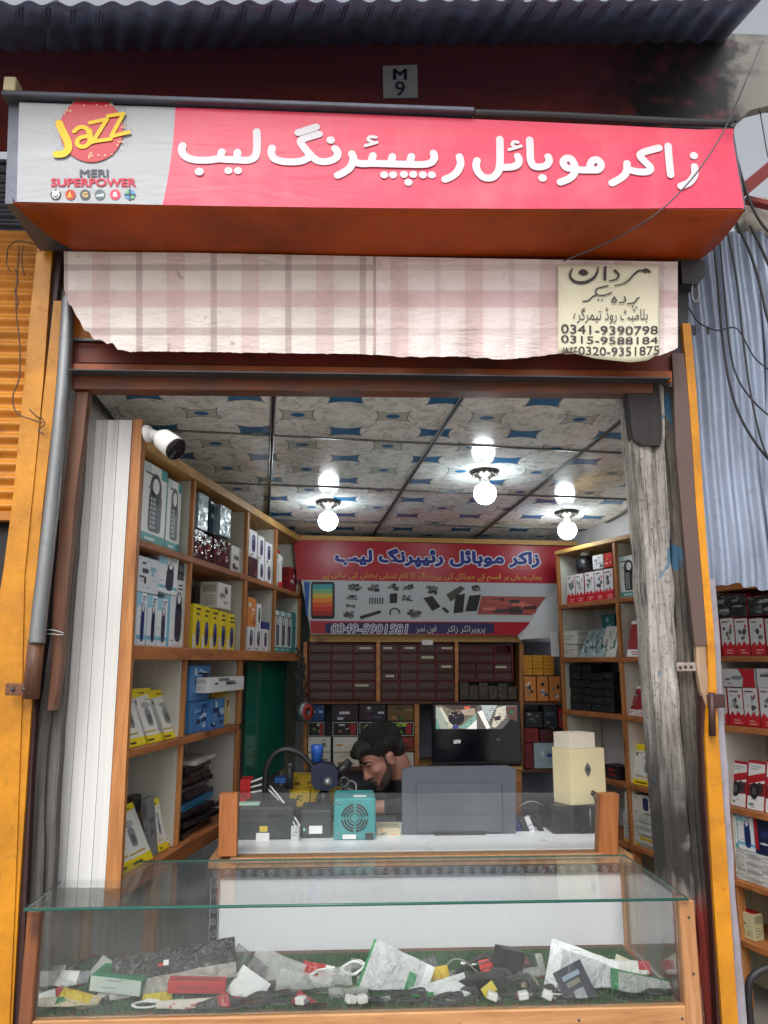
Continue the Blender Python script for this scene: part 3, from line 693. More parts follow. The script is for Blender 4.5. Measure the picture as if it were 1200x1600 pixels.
# ------------------------------------------------------------------ Urdu shaping (presentation forms, drawn left to right)
UF = {'ا': (0xFE8D, 2), 'ب': (0xFE8F, 4), 'پ': (0xFB56, 4), 'ت': (0xFE95, 4), 'ٹ': (0xFB66, 4), 'ج': (0xFE9D, 4), 'خ': (0xFEA5, 4), 'د': (0xFEA9, 2), 'ڈ': (0xFB88, 2), 'ر': (0xFEAD, 2), 'ز': (0xFEAF, 2), 'س': (0xFEB1, 4), 'ش': (0xFEB5, 4), 'ف': (0xFED1, 4), 'ق': (0xFED5, 4), 'ک': (0xFB8E, 4), 'گ': (0xFB92, 4), 'ل': (0xFEDD, 4), 'م': (0xFEE1, 4), 'ن': (0xFEE5, 4), 'ں': (0xFB9E, 2), 'و': (0xFEED, 2), 'ہ': (0xFBA6, 4), 'ی': (0xFBFC, 4), 'ئ': (0xFE89, 4), 'ے': (0xFBAE, 2)}
def urdu(s):
    out = []
    for w in s.split(' '):
        g = []
        for i, ch in enumerate(w):
            if ch not in UF: g.append(ch); continue
            b, n = UF[ch]; prev = i > 0 and w[i-1] in UF and UF[w[i-1]][1] == 4; nxt = n == 4 and i+1 < len(w) and w[i+1] in UF
            g.append(chr(b + (3 if prev and nxt else 1 if prev else 2 if nxt else 0)))
        out.append(''.join(g[::-1]))
    return ' '.join(out[::-1])
m = MB(); text(m, urdu('بلامبٹ روڈ تیمرگرہ'), (896, 480, 1012, 505), YP)
for k, (s_, x0, x1, y0, y1) in enumerate((('0341-9390798', 877, 1028, 506, 520), ('0315-9588184', 877, 1028, 523, 535), ('0320-9351875', 904, 1030, 541, 554), ('JAZZ', 879, 902, 542, 552))):
    q = [P(x0, y1, YP), P(x1, y1+(2 if k < 2 else 0), YP), P(x1, y0+(3 if k < 2 else -1), YP), P(x0, y0, YP)]
    text(m, s_, None, YP, quad=q, fat=0.012, wave=lambda a, b: V((0, 0.0, -0.004*math.sin(a*math.pi))))
m.build('lettering', MATS['curtain_ink'], patch_o, fix=False)

# ------------------------------------------------------------------ posts and panels either side of the opening
def column(name, rows, Y, d, mat, parent=None, label=None, cat='post', rough=0.0, n=30, crack=0.0, seg=6):
    "loft through photo rows (y, x0, x1), front on plane Y, depth d"
    mb = MB(); ya, yb = rows[0][0], rows[-1][0]; rings = []
    for i in range(n+1):
        y = lerp(ya, yb, i/n); x0, x1 = interp(rows, y); pts = []
        for k in range(seg+1):
            x = lerp(x0, x1, k/seg); p = P(x, y, Y)
            if rough:
                e = noise.noise(V((p.x*30, p.z*4, Y*7)))*rough
                if 0 < k < seg: p.y += e + (crack*max(0, noise.noise(V((k*3.1, p.z*1.7, 2)))) if k % 2 else 0)
                else: p.x += noise.noise(V((k*5, p.z*9, Y*9)))*rough*1.2; p.y += rough*0.8
            pts.append(p)
        pts += [V((pts[-1].x, Y+d, pts[-1].z)), V((pts[0].x, Y+d, pts[0].z))]; rings.append(pts)
    w = len(rings[0]); vs = [p for r in rings for p in r]; fs = []
    for i in range(n):
        for k in range(w): fs.append([i*w+k, i*w+(k+1) % w, (i+1)*w+(k+1) % w, (i+1)*w+k])
    fs += [list(range(w)), [n*w+k for k in range(w)][::-1]]
    mb.add(vs, fs)
    o = mb.build(name, mat, parent)
    if label: tag(o, label, cat)
    return o
M_yel = paint('yellow_gloss_paint', c(218, 146, 26), 0.4, c(96, 52, 18), 0.75, 4, chip=(8, 0.70), chip_col=c(96, 92, 92), bump=0.35)
M_yel2 = paint('yellow_shutter_paint', c(210, 138, 36), 0.48, c(96, 50, 18), 0.7, 4, chip=(6, 0.715), chip_col=c(180, 176, 168), bump=0.3)
M_maroon = paint('maroon_steel', c(64, 36, 34), 0.5, (0.03, 0.02, 0.02), 0.5, 5)
M_greyw = wood('grey_old_wood', c(108, 106, 106), c(56, 52, 50), 2, grime=0.5, knots=False, rough=0.8)
# neighbour's shutter
t = thing('roller_shutter', 'yellow corrugated shutter of the neighbouring shop at the left edge', 'shutter', P(20, 800, 0.06))
def shut(u, v):
    x = lerp(-150, 100, u); y = lerp(338, 802, v); p = P(x, y, 0.06); x = lerp(-1.45, -0.93, u)
    z = lerp(3.02, P(20, 802, 0.06).z, v); return V((x, 0.06+0.008*math.sin(z*2*math.pi/0.0445), z))
m = MB(); m.sheet(shut, 3, 260); m.build('curtain_sheet', M_yel2, t)
m = MB(); m.bar(V((-1.45, 0.05, 2.045)), V((-0.98, 0.05, 2.045)), 0.03, 0.03); m.build('bottom_rail', M_yel2, t)
m = MB(); m.sheet(lambda u, v: V((lerp(-1.6, -0.9, u), 0.16+0.01*math.sin(v*60), lerp(3.36, 3.0, v))), 2, 60); tag(m.build('corrugated_sheet', M_signback), 'grey corrugated sheet peeping out behind the left end of the sign', 'metal sheet')
m = MB(); m.box((-1.35, 0.14, 1.1), (0.9, 0.02, 1.9), 0.002); tag(m.build('dark_interior_board', plain('dark_interior', (0.02, 0.018, 0.018), 0.3)), 'near-black board standing in for the dark interior under the yellow shutter at the left edge', 'panel')  # the darkness inside below the shutter is put into this board's near-black colour
column('frame_post', [(388, 58, 82), (500, 46, 74), (590, 38, 68), (780, 20, 50), (900, 4, 38), (1100, -30, 34), (1390, -60, 24), (1660, -90, 12)], -0.01, 0.05, M_yel, label='broad yellow painted steel post beside the yellow shutter')
column('frame_strip', [(470, 84, 100), (590, 71, 90), (780, 50, 68), (960, 29, 50), (1090, 33, 50), (1395, 22, 30), (1660, 8, 16)], -0.005, 0.03, M_yel, label='narrow yellow steel strip between the broad yellow post and the pipe')
column('steel_edging', [(392, 82, 98), (500, 72, 84), (590, 66, 76), (780, 48, 54), (960, 30, 34), (1100, 48, 56), (1200, 39, 50), (1390, 24, 41), (1660, 6, 30)], 0.006, 0.03, M_maroon, label='dark maroon steel edge left of the entrance, behind the yellow strip')
t = thing('steel_pipe', 'weathered grey steel pipe standing at the left of the entrance', 'pipe', P(60, 1090, -0.04))
m = MB(); pp = [P(x, y, -0.04) for x, y in ((108, 456), (99, 600), (82, 780), (62, 960), (58, 1005))]; m.tube(smooth_path(pp), lambda k: 0.0205+0.003*k, 14); m.build('upper_pipe', M_steel, t)
m = MB(); m.tube([P(57, 1000, -0.035), P(48, 1092, -0.035)], 0.0235, 14); m.build('lower_sleeve', M_postw, t)
m = MB(); m.box(P(30, 1077, -0.045), (0.075, 0.012, 0.034), 0.002); m.build('hinge_plate', M_postw, t)
for k in (20, 38): mm = MB(); mm.lathe([(0.0, 0.006), (0.005, 0.005), (0.007, 0.0)], P(k, 1077, -0.051), (0, -1, 0), 10); mm.build('bolt', M_dsteel, t)
column('timber_strip', [(612, 118, 138), (780, 96, 117), (960, 81, 101), (1040, 80, 96), (1110, 73, 84)], 0.0, 0.04, M_postw, rough=0.002, label='reddish brown timber strip wired to the left of the entrance')
m = MB(); m.tube(smooth_path([P(x, y, -0.02) for x, y in ((70, 986), (78, 984), (96, 988), (98, 992), (82, 991), (72, 990))]), 0.0022, 6); tag(m.build('wire_tie', M_steel), 'shiny wire tie wound round the timber strip left of the entrance', 'wire')
column('timber_post', [(395, 104, 128), (620, 106, 128), (780, 97, 117), (960, 84, 100), (1200, 47, 70), (1390, 41, 66), (1660, 22, 60)], 0.035, 0.05, M_greyw, rough=0.004, crack=0.01, label='grey cracked timber post at the lower left of the entrance')
column('timber_post', [(620, 116, 134), (780, 112, 124), (960, 92, 109), (1200, 69, 91), (1390, 60, 81), (1660, 46, 70)], 0.05, 0.04, M_greyw, rough=0.003, crack=0.008, label='grey rough plank behind the white lined shelf end')
m = MB()
w1 = [(10, 400), (14, 385), (30, 376), (52, 382), (60, 380)]; w2 = [(30, 384), (27, 430), (25, 480), (31, 540), (30, 590), (20, 620), (26, 645), (48, 655), (66, 660)]
for w in (w1, w2, [(24, 420), (28, 440), (23, 455), (29, 470), (24, 486)], [(36, 384), (34, 410), (38, 430)], [(62, 650), (70, 662), (60, 672), (68, 678)], [(46, 640), (62, 655)], [(12, 396), (10, 412), (16, 424)]):
    m.tube(smooth_path([P(x, y, -0.03) for x, y in w]), 0.0022, 6)
tag(m.build('loose_wire', plain('rusty_wire', c(92, 70, 56), 0.7)), 'twisted rusty wire dangling in front of the yellow shutter', 'wire')

# right side
def old_wood(name='weathered_pillar_wood', pale=(214, 209, 201), dark=(128, 122, 116)):
    m = NT(name); co = m.coord(); x, y, z = m.sep(co)
    g = m.noise(m.scale(co, (11, 11, 0.8)), 2.0, 8, 0.7, 0.9); f = m.noise(m.scale(co, (60, 60, 2.2)), 1.5, 6, 0.75, 0.4); b = m.noise(co, 6, 6, 0.7); sp = m.noise(co, 60, 5, 0.7); big = m.noise(m.scale(co, (2.2, 2.2, 1.1)), 2.6, 5, 0.65, 0.8)
    col = m.mix(m.ramp(g, 0.34, 0.62), c(*pale), c(*dark)); col = m.mix(m.math('MULTIPLY', m.ramp(b, 0.44, 0.64), 0.4), col, c(104, 100, 96))
    col = m.mix(m.math('MULTIPLY', m.ramp(f, 0.52, 0.62), 0.9), col, c(44, 40, 38)); col = m.mix(m.math('MULTIPLY', m.ramp(sp, 0.56, 0.62), 0.5), col, c(60, 54, 50))
    zz = m.math('ADD', z, m.math('MULTIPLY', big, 0.5))
    soot = m.math('MULTIPLY', m.ramp(big, 0.52, 0.64), 0.3); col = m.mix(soot, col, c(58, 54, 52))
    grime = m.math('MULTIPLY', m.ramp(zz, 1.72, 1.42), m.ramp(zz, 1.12, 1.24)); col = m.mix(m.math('MULTIPLY', grime, m.ramp(b, 0.2, 0.45)), col, c(52, 50, 46))
    bl = m.noise(m.scale(co, (1, 1, 0.5)), 9, 4, 0.6, 0.6); blue = m.math('MULTIPLY', m.ramp(bl, 0.62, 0.65), m.ramp(f, 0.66, 0.5)); col = m.mix(m.math('MULTIPLY', blue, 0.85), col, c(50, 112, 148))
    red = m.math('MULTIPLY', m.ramp(zz, 1.2, 1.1), m.ramp(m.noise(m.scale(co, (6, 6, 1.2)), 2.2, 6, 0.6), 0.3, 0.46)); col = m.mix(red, col, c(124, 38, 28))
    m.set(Base_Color=col, Roughness=0.85); h = m.math('ADD', m.math('MULTIPLY', g, 0.6), f); m.bump(h, 0.9, 0.014); return m.mat
M_oldw = old_wood(); M_oldw2 = old_wood('sooty_pillar_wood', (128, 118, 108), (60, 53, 48))
t = thing('wooden_pillar', 'weathered grey wooden pillar with blue and red paint patches right of the entrance', 'pillar', V((1.0, 0.0, 0.0)))
column('plank', [(602, 984, 1036), (645, 986, 1040), (700, 990, 1040), (800, 1000, 1046), (900, 1008, 1051), (1000, 1015, 1058), (1100, 1022, 1062), (1250, 1034, 1074), (1400, 1047, 1086), (1600, 1064, 1102), (1900, 1090, 1128)], 0.0, 0.10, M_oldw, t, rough=0.006, crack=0.02, n=90, seg=8)
column('plank', [(602, 1036, 1062), (700, 1041, 1062), (800, 1047, 1070), (900, 1052, 1077), (1000, 1059, 1084), (1100, 1063, 1090), (1250, 1075, 1100), (1400, 1087, 1114), (1600, 1103, 1130), (1900, 1129, 1156)], 0.018, 0.09, M_oldw2, t, rough=0.008, crack=0.03, n=90, seg=6)
column('dark_cap', [(598, 980, 1030), (640, 984, 1034), (668, 988, 1036), (688, 992, 1034), (696, 1002, 1030)], -0.012, 0.05, paint('charred_board', c(46, 42, 42), 0.8, (0.01, 0.01, 0.01), 0.5, 8), t, rough=0.004)
t = thing('steel_angle', 'brown steel angle strip fixed upright on the right pillar', 'angle iron', P(1088, 1008, -0.03))
column('flange', [(552, 1050, 1068), (600, 1053, 1075), (700, 1056, 1082), (800, 1065, 1090), (900, 1074, 1099), (1008, 1086, 1105)], -0.03, 0.012, paint('brown_steel', c(98, 78, 72), 0.5, (0.06, 0.04, 0.03), 0.5, 4, chip=(7, 0.72), chip_col=c(150, 120, 80)), t)
m = MB(); m.box(P(1074, 1042, -0.012), (0.066, 0.008, 0.026), 0.002); m.build('strap', paint('strap_rust', c(176, 166, 158), 0.6, c(110, 70, 50), 0.5, 12), t)
for k in (1063, 1071, 1080): mm = MB(); mm.lathe([(0.0, 0.004), (0.004, 0.003), (0.0055, 0.0)], P(k, 1042+(k % 3), -0.016), (0, -1, 0), 10); mm.build('bolt', M_dsteel, t)
column('split_timber', [(1004, 1088, 1104), (1040, 1090, 1106), (1080, 1096, 1111), (1104, 1104, 1112), (1116, 1108, 1111)], -0.026, 0.02, wood('split_wood', c(176, 150, 124), c(112, 84, 66), 2, knots=False), rough=0.003, label='splintered timber end under the brown steel angle', cat='timber')
column('frame_post', [(505, 1066, 1079), (580, 1073, 1086), (680, 1081, 1093), (795, 1088, 1100), (900, 1097, 1108), (1000, 1105, 1117), (1060, 1108, 1119), (1150, 1102, 1123), (1250, 1107, 1130), (1400, 1115, 1140), (1600, 1129, 1154), (1900, 1150, 1176)], -0.032, 0.03, M_yel, label='yellow painted steel post right of the weathered pillar')
column('frame_post', [(1000, 1098, 1106), (1150, 1096, 1101), (1250, 1100, 1107), (1400, 1111, 1116), (1600, 1121, 1130), (1900, 1140, 1151)], -0.02, 0.03, M_maroon, label='thin dark maroon edge between the pillar and the yellow post')
column('frame_post', [(905, 1106, 1118), (1000, 1114, 1126), (1100, 1120, 1130), (1200, 1127, 1138), (1400, 1139, 1150), (1600, 1153, 1169), (1900, 1175, 1192)], -0.005, 0.025, paint('flaked_lilac_paint', c(158, 156, 168), 0.6, c(96, 70, 64), 0.6, 6, chip=(9, 0.62), chip_col=c(196, 186, 176)), rough=0.003, label='flaking pale grey strip along the right of the yellow post')
t = thing('hinge', 'purple brown steel hinge on the yellow post at shelf height', 'hinge', P(1115, 1110, -0.04))
m = MB(); m.box(P(1119, 1095, -0.045), (0.05, 0.014, 0.04), 0.003); m.build('leaf', M_maroon, t)
m = MB(); m.tube([P(1112, 1082, -0.045), P(1113, 1150, -0.045)], 0.010, 10); m.build('barrel', M_maroon, t)
t = thing('lock_block', 'dark steel block with a hanging shackle under the right end of the sign', 'bracket', P(1080, 440, -0.05))
m = MB(); m.prism([P(x, y, -0.06) for x, y in ((1064, 404), (1102, 406), (1102, 432), (1090, 444), (1066, 442))], (0, 0.06, 0)); m.build('block', M_dsteel, t)
m = MB(); m.tube(smooth_path([P(x, y, -0.05) for x, y in ((1082, 444), (1081, 462), (1086, 472), (1092, 462), (1090, 446))]), 0.005, 8); m.build('shackle', M_steel, t)
column('dark_bracket', [(440, 1060, 1076), (500, 1060, 1076), (556, 1050, 1064)], -0.012, 0.02, M_dsteel, label='dark steel bracket below the lock block at the right', cat='bracket')
# corrugated sheet on the right
t = thing('corrugated_sheet', 'blue grey corrugated metal sheet hanging right of the entrance', 'metal sheet', P(1150, 915, 0.1))
M_bsheet = paint('blue_grey_sheet', c(158, 170, 192), 0.45, c(76, 80, 90), 0.6, 3, chip=(9, 0.74), chip_col=c(214, 220, 226), metal=0.25, streak=True)
def csheet(x0, x1, yo, Y0):
    def fn(u, v):
        x = lerp(x0, x1, u); yb = 917+yo+4*math.sin(u*9)+2*math.sin(u*31); y = lerp(362, yb, v)
        a = P(lerp(x-18, x, v), y, Y0); return a+V((0, 0.011*math.sin(a.x*2*math.pi/0.05)+0.02*noise.noise(V((a.x*2, a.z*2, 1))), 0))
    return fn
m = MB(); m.sheet(csheet(1070, 1212, 0, 0.10), 60, 24); m.build('sheet', M_bsheet, t)
m = MB(); m.sheet(csheet(1204, 1420, -3, 0.09), 70, 24); m.build('sheet', M_bsheet, t)
m = MB(); pbar(m, 1110, 1460, 898, 918, 0.16, 0.03); m.build('bottom_batten', M_pineX, t)
# cables and roadside bits
cabs = [('thick black cable swinging in a loop over the blue grey sheet', [(1114, 372), (1121, 440), (1128, 520), (1140, 600), (1162, 662), (1205, 722), (1260, 760)], 0.0042, 0.04),
        ('thin black cable just right of the lock block', [(1124, 365), (1132, 460), (1140, 540), (1152, 590), (1180, 630), (1215, 660)], 0.003, 0.05),
        ('black cable crossing the middle of the blue grey sheet', [(1136, 360), (1150, 430), (1160, 520), (1172, 610), (1190, 690), (1212, 740)], 0.0032, 0.03),
        ('heavy black cable at the upper right of the blue grey sheet', [(1150, 348), (1170, 390), (1186, 440), (1200, 500), (1225, 560)], 0.005, 0.02),
        ('outermost heavy black cable at the right edge of the sheet', [(1172, 352), (1188, 384), (1205, 420), (1240, 470)], 0.0055, 0.01),
        ('slanting thin cable joining the others on the blue grey sheet', [(1076, 480), (1092, 504), (1120, 516), (1152, 514), (1180, 560), (1220, 590)], 0.0025, 0.03),
        ('grey cable running down past the right end of the sign', [(1148, 236), (1160, 280), (1174, 320), (1192, 352), (1220, 380)], 0.0045, -0.12),
        ('thin cable hanging below the fascia at the right edge', [(1186, 166), (1192, 200), (1199, 240), (1206, 260)], 0.002, 0.02)]
for lb, pts, r, Y in cabs: m = MB(); m.tube(smooth_path([P(x, y, Y) for x, y in pts]), r, 8); tag(m.build('cable', M_rubber), lb, 'cable', 'cables at the right of the shop front')
pts = [((1192, 62), -0.02), ((1160, 140), -0.2), ((1138, 190), -0.34), ((1110, 240), -0.36), ((1070, 292), -0.36), ((1020, 338), -0.33), ((955, 376), -0.2), ((880, 408), -0.12)]
m = MB(); m.tube(smooth_path([P(x, y, Y) for (x, y), Y in pts]), 0.0024, 8); tag(m.build('cable', plain('grey_cable', c(76, 74, 80), 0.5)), 'single grey wire sagging across the right half of the sign', 'cable', 'cables at the right of the shop front')
m = MB(); m.bar(P(1158, 300, -0.05), P(1260, 214, 0.05), 0.035, 0.04); tag(m.build('steel_tube', paint('red_tube', c(130, 40, 38), 0.45, (0.05, 0.02, 0.02), 0.4, 6)), 'red painted square steel tube beyond the right end of the sign', 'tube')
m = MB(); m.bar(P(1164, 312, 0.0), P(1260, 335, 0.02), 0.03, 0.02); tag(m.build('steel_strip', MATS['red_tube']), 'short dark red strip below the red square tube', 'strip')
m = MB()
def rub(u, v):
    a, b = u*2*math.pi, v*math.pi; d = V((math.sin(b)*math.cos(a)*0.1, math.sin(b)*math.sin(a)*0.05, math.cos(b)*0.07)); return P(1196, 342, 0.12)+d*(1+0.5*noise.noise(d*22))
m.sheet(rub, 22, 14); tag(m.build('mortar_lump', paint('pale_mortar', c(196, 190, 182), 0.9, c(110, 104, 98), 0.5, 12, bump=0.6)), 'rough pale mortar lump above the corrugated sheet at the right edge', 'mortar')
# ------------------------------------------------------------------ printed cartons
def R4(x0, y0, x1, y1): return [(x0, y0), (x1, y0), (x1, y1), (x0, y1)]
def EL(cx, cy, rx, ry, n=14, a0=0.0): return [(cx+rx*math.cos(a0+2*math.pi*k/n), cy+ry*math.sin(a0+2*math.pi*k/n)) for k in range(n)]
def RR(x0, y0, x1, y1, r=0.25, n=3):
    w, h = x1-x0, y1-y0; rx, ry = w*r, h*r*min(1, w/h*1.2); out = []
    for cx, cy, a in ((x1-rx, y1-ry, 0), (x0+rx, y1-ry, 90), (x0+rx, y0+ry, 180), (x1-rx, y0+ry, 270)):
        out += [(cx+rx*math.cos(math.radians(a+90*k/n)), cy+ry*math.sin(math.radians(a+90*k/n))) for k in range(n+1)]
    return out
BAR = c(90, 92, 98)
def marks(g, x0, y0, x1, y1, n, col, L=2, seed=1):
    r = random.Random(seed); 
    for k in range(n):
        y = lerp(y0, y1, (k+0.5)/n); h = (y1-y0)/n*0.45; a = x0+(x1-x0)*r.uniform(0, 0.12); b = x1-(x1-x0)*r.uniform(0, 0.4); g.append((L, col, R4(a, y-h/2, b, y+h/2)))
def A_lantern(k=0):
    g = [(1, c(66, 158, 158), R4(0.0, 0.0, 1, 0.13)), (1, c(60, 150, 150), R4(0.74, 0.86, 1, 1)), (1, c(190, 214, 214), R4(0, 0.86, 0.3, 1))]
    d = c(44, 48, 54); g += [(2, d, EL(0.52, 0.70, 0.25, 0.2, 18)), (2, d, RR(0.26, 0.16, 0.80, 0.66, 0.16)), (3, c(222, 226, 226), EL(0.53, 0.74, 0.14, 0.1, 14))]
    for i in range(3):
        for j in range(7): g.append((4, c(176, 182, 186), R4(0.33+i*0.08, 0.2+j*0.058, 0.385+i*0.08, 0.24+j*0.058)))
    marks(g, 0.08, 0.84, 0.62, 0.9, 1, BAR, 2, k); marks(g, 0.15, 0.03, 0.8, 0.1, 1, c(220, 236, 236), 2, k); return dict(f=c(228, 232, 232), s=c(150, 190, 192), t=c(214, 220, 220), g=g)
def A_speaker(b=(34, 66, 138), k=0, band=True):
    g = [(1, c(150, 204, 226), R4(0, 0.74, 0.45, 1)), (1, c(120, 186, 214), R4(0, 0.12, 1, 0.2))] if band else [(1, c(120, 186, 214), R4(0, 0, 0.14, 1))]
    g += [(2, c(*b), RR(0.42, 0.08, 0.8, 0.68, 0.35)), (2, c(*b), EL(0.61, 0.68, 0.17, 0.14)), (3, c(214, 220, 226), EL(0.61, 0.72, 0.1, 0.08)), (3, tuple(q*0.5 for q in c(*b)), RR(0.5, 0.16, 0.72, 0.52, 0.3))]
    marks(g, 0.5, 0.84, 0.92, 0.95, 2, c(60, 90, 130), 2, k); return dict(f=c(226, 231, 236), s=c(176, 206, 222), t=c(206, 214, 220), g=g)
def A_yellow(k=0):
    g = [(1, c(214, 214, 206), [(0, 0), (0.4, 0), (0.3, 0.25), (0, 0.35)]), (2, c(40, 52, 128), RR(0.38, 0.06, 0.86, 0.64, 0.42)), (3, c(24, 30, 76), EL(0.62, 0.3, 0.14, 0.13)), (3, c(70, 84, 160), EL(0.62, 0.52, 0.1, 0.07))]
    marks(g, 0.3, 0.72, 0.95, 0.95, 2, c(60, 54, 20), 2, k); return dict(f=c(232, 206, 26), s=c(222, 198, 30), t=c(226, 204, 50), g=g)
def A_bud(b=(74, 66, 112), k=0):
    g = [(2, c(*b), RR(0.34, 0.2, 0.78, 0.86, 0.4)), (3, tuple(q*0.6 for q in c(*b)), EL(0.56, 0.4, 0.12, 0.1)), (3, c(180, 176, 190), EL(0.56, 0.7, 0.08, 0.05))]
    marks(g, 0.08, 0.05, 0.7, 0.14, 1, BAR, 2, k); return dict(f=c(226, 226, 228), s=c(206, 206, 208), t=c(214, 214, 216), g=g)
def A_redzig(k=0, g0=(206, 208, 210)):
    g = [(1, c(196, 30, 44), [(0, 0), (1, 0), (1, 0.34), (0.82, 0.27), (0.62, 0.4), (0.44, 0.26), (0.24, 0.38), (0, 0.24)])]
    r = random.Random(k)
    for q in range(5): g.append((2, c(*[r.randint(80, 150)]*3), EL(r.uniform(0.25, 0.75), r.uniform(0.46, 0.74), r.uniform(0.06, 0.16), r.uniform(0.04, 0.09), 9)))
    g.append((3, c(190, 40, 50), EL(0.78, 0.78, 0.07, 0.05))); marks(g, 0.1, 0.86, 0.75, 0.94, 1, c(110, 60, 66), 2, k); marks(g, 0.3, 0.04, 0.9, 0.18, 2, c(226, 160, 160), 2, k)
    return dict(f=c(*g0), s=c(176, 34, 46), t=c(196, 196, 198), g=g)
def ring(cx, cy, rx, ry, t, n=16):
    "band of a slanted loop as quads"
    o = [(cx+rx*math.cos(2*math.pi*k/n)+0.35*ry*math.sin(2*math.pi*k/n), cy+ry*math.sin(2*math.pi*k/n)) for k in range(n)]
    i = [(cx+(rx-t)*math.cos(2*math.pi*k/n)+0.35*(ry-t)*math.sin(2*math.pi*k/n), cy+(ry-t)*math.sin(2*math.pi*k/n)) for k in range(n)]
    return [[o[k], o[(k+1) % n], i[(k+1) % n], i[k]] for k in range(n)]
def A_redloop(k=0):
    g = [(1, c(220, 216, 214), R4(0, 0, 1, 0.2)), (1, c(226, 222, 220), R4(0, 0.9, 1, 1))]
    g += [(2, c(44, 40, 44), q) for q in ring(0.5, 0.52, 0.26, 0.26, 0.07)] + [(3, c(196, 190, 190), q) for q in ring(0.5, 0.52, 0.2, 0.2, 0.03)]
    marks(g, 0.1, 0.04, 0.9, 0.16, 2, c(170, 60, 66), 2, k); return dict(f=c(150, 22, 34), s=c(168, 24, 36), t=c(170, 28, 40), g=g)
def A_yelwhite(k=0):
    g = [(1, c(234, 212, 20), R4(0, 0, 1, 0.14)), (1, c(234, 212, 20), [(0, 0.82), (1, 0.9), (1, 1), (0, 1)]), (2, c(140, 144, 148), RR(0.36, 0.3, 0.64, 0.62, 0.3)), (2, c(170, 174, 178), EL(0.5, 0.68, 0.2, 0.06)), (3, c(92, 96, 102), R4(0.42, 0.36, 0.58, 0.5)), (2, c(60, 60, 62), R4(0.08, 0.7, 0.13, 0.78))]
    marks(g, 0.12, 0.02, 0.6, 0.1, 1, c(70, 64, 20), 2, k); marks(g, 0.3, 0.88, 0.8, 0.94, 1, c(120, 110, 20), 2, k); marks(g, 0.1, 0.17, 0.9, 0.24, 1, c(190, 170, 70), 2, k)
    return dict(f=c(224, 224, 218), s=c(234, 214, 24), t=c(232, 212, 30), g=g)
def A_headset(k=0):
    g = [(1, c(176, 24, 40), [(0, 0.5), (1, 0.62), (1, 0.78), (0, 0.66)]), (1, c(176, 24, 40), R4(0, 0.94, 1, 1)), (2, c(34, 32, 36), EL(0.4, 0.38, 0.26, 0.17)), (3, c(80, 78, 84), EL(0.4, 0.38, 0.13, 0.08)), (2, c(50, 46, 50), EL(0.7, 0.44, 0.18, 0.13)), (1, c(120, 24, 34), [(0, 0.26), (1, 0.3), (1, 0.56), (0, 0.5)])]
    marks(g, 0.1, 0.06, 0.55, 0.15, 1, c(80, 130, 110), 2, k); marks(g, 0.15, 0.8, 0.85, 0.9, 2, c(150, 176, 168), 2, k); return dict(f=c(222, 220, 220), s=c(170, 28, 42), t=c(186, 34, 50), g=g)
def A_rand(seed, f, accents, n=7, s=None):
    r = random.Random(seed); g = []
    for k in range(n):
        x, y = r.uniform(0.08, 0.7), r.uniform(0.08, 0.75); w, h = r.uniform(0.1, 0.4), r.uniform(0.05, 0.22); a = c(*accents[k % len(accents)])
        p = R4(x, y, min(0.96, x+w), min(0.96, y+h)) if r.random() < 0.6 else EL(min(0.8, x+0.1), min(0.85, y+0.1), min(0.18, w/2), h/2, 10)
        g.append((1+k % 4, a, p))
    fc = c(*f); return dict(f=fc, s=c(*s) if s else tuple(q*0.85 for q in fc), t=tuple(q*0.95 for q in fc), g=g)
def A_frame(seed, acc=((170, 30, 50), (190, 190, 190), (90, 140, 60))):
    a = A_rand(seed, (20, 18, 22), acc, 5, (26, 24, 28)); fr = c(206, 204, 200); a['g'] += [(5, fr, R4(0.01, 0.02, 0.99, 0.06)), (5, fr, R4(0.01, 0.94, 0.99, 0.98)), (5, fr, R4(0.01, 0.06, 0.03, 0.94)), (5, fr, R4(0.97, 0.06, 0.99, 0.94)), (5, c(150, 30, 46), R4(0.7, 0.12, 0.9, 0.88))]; return a
def A_plain(f, k=0): 
    g = []; marks(g, 0.12, 0.3, 0.88, 0.7, 2, tuple(q*0.55 for q in c(*f)), 1, k); return dict(f=c(*f), s=tuple(q*0.86 for q in c(*f)), t=tuple(q*0.95 for q in c(*f)), g=g)
CM = {}; ARTS = []
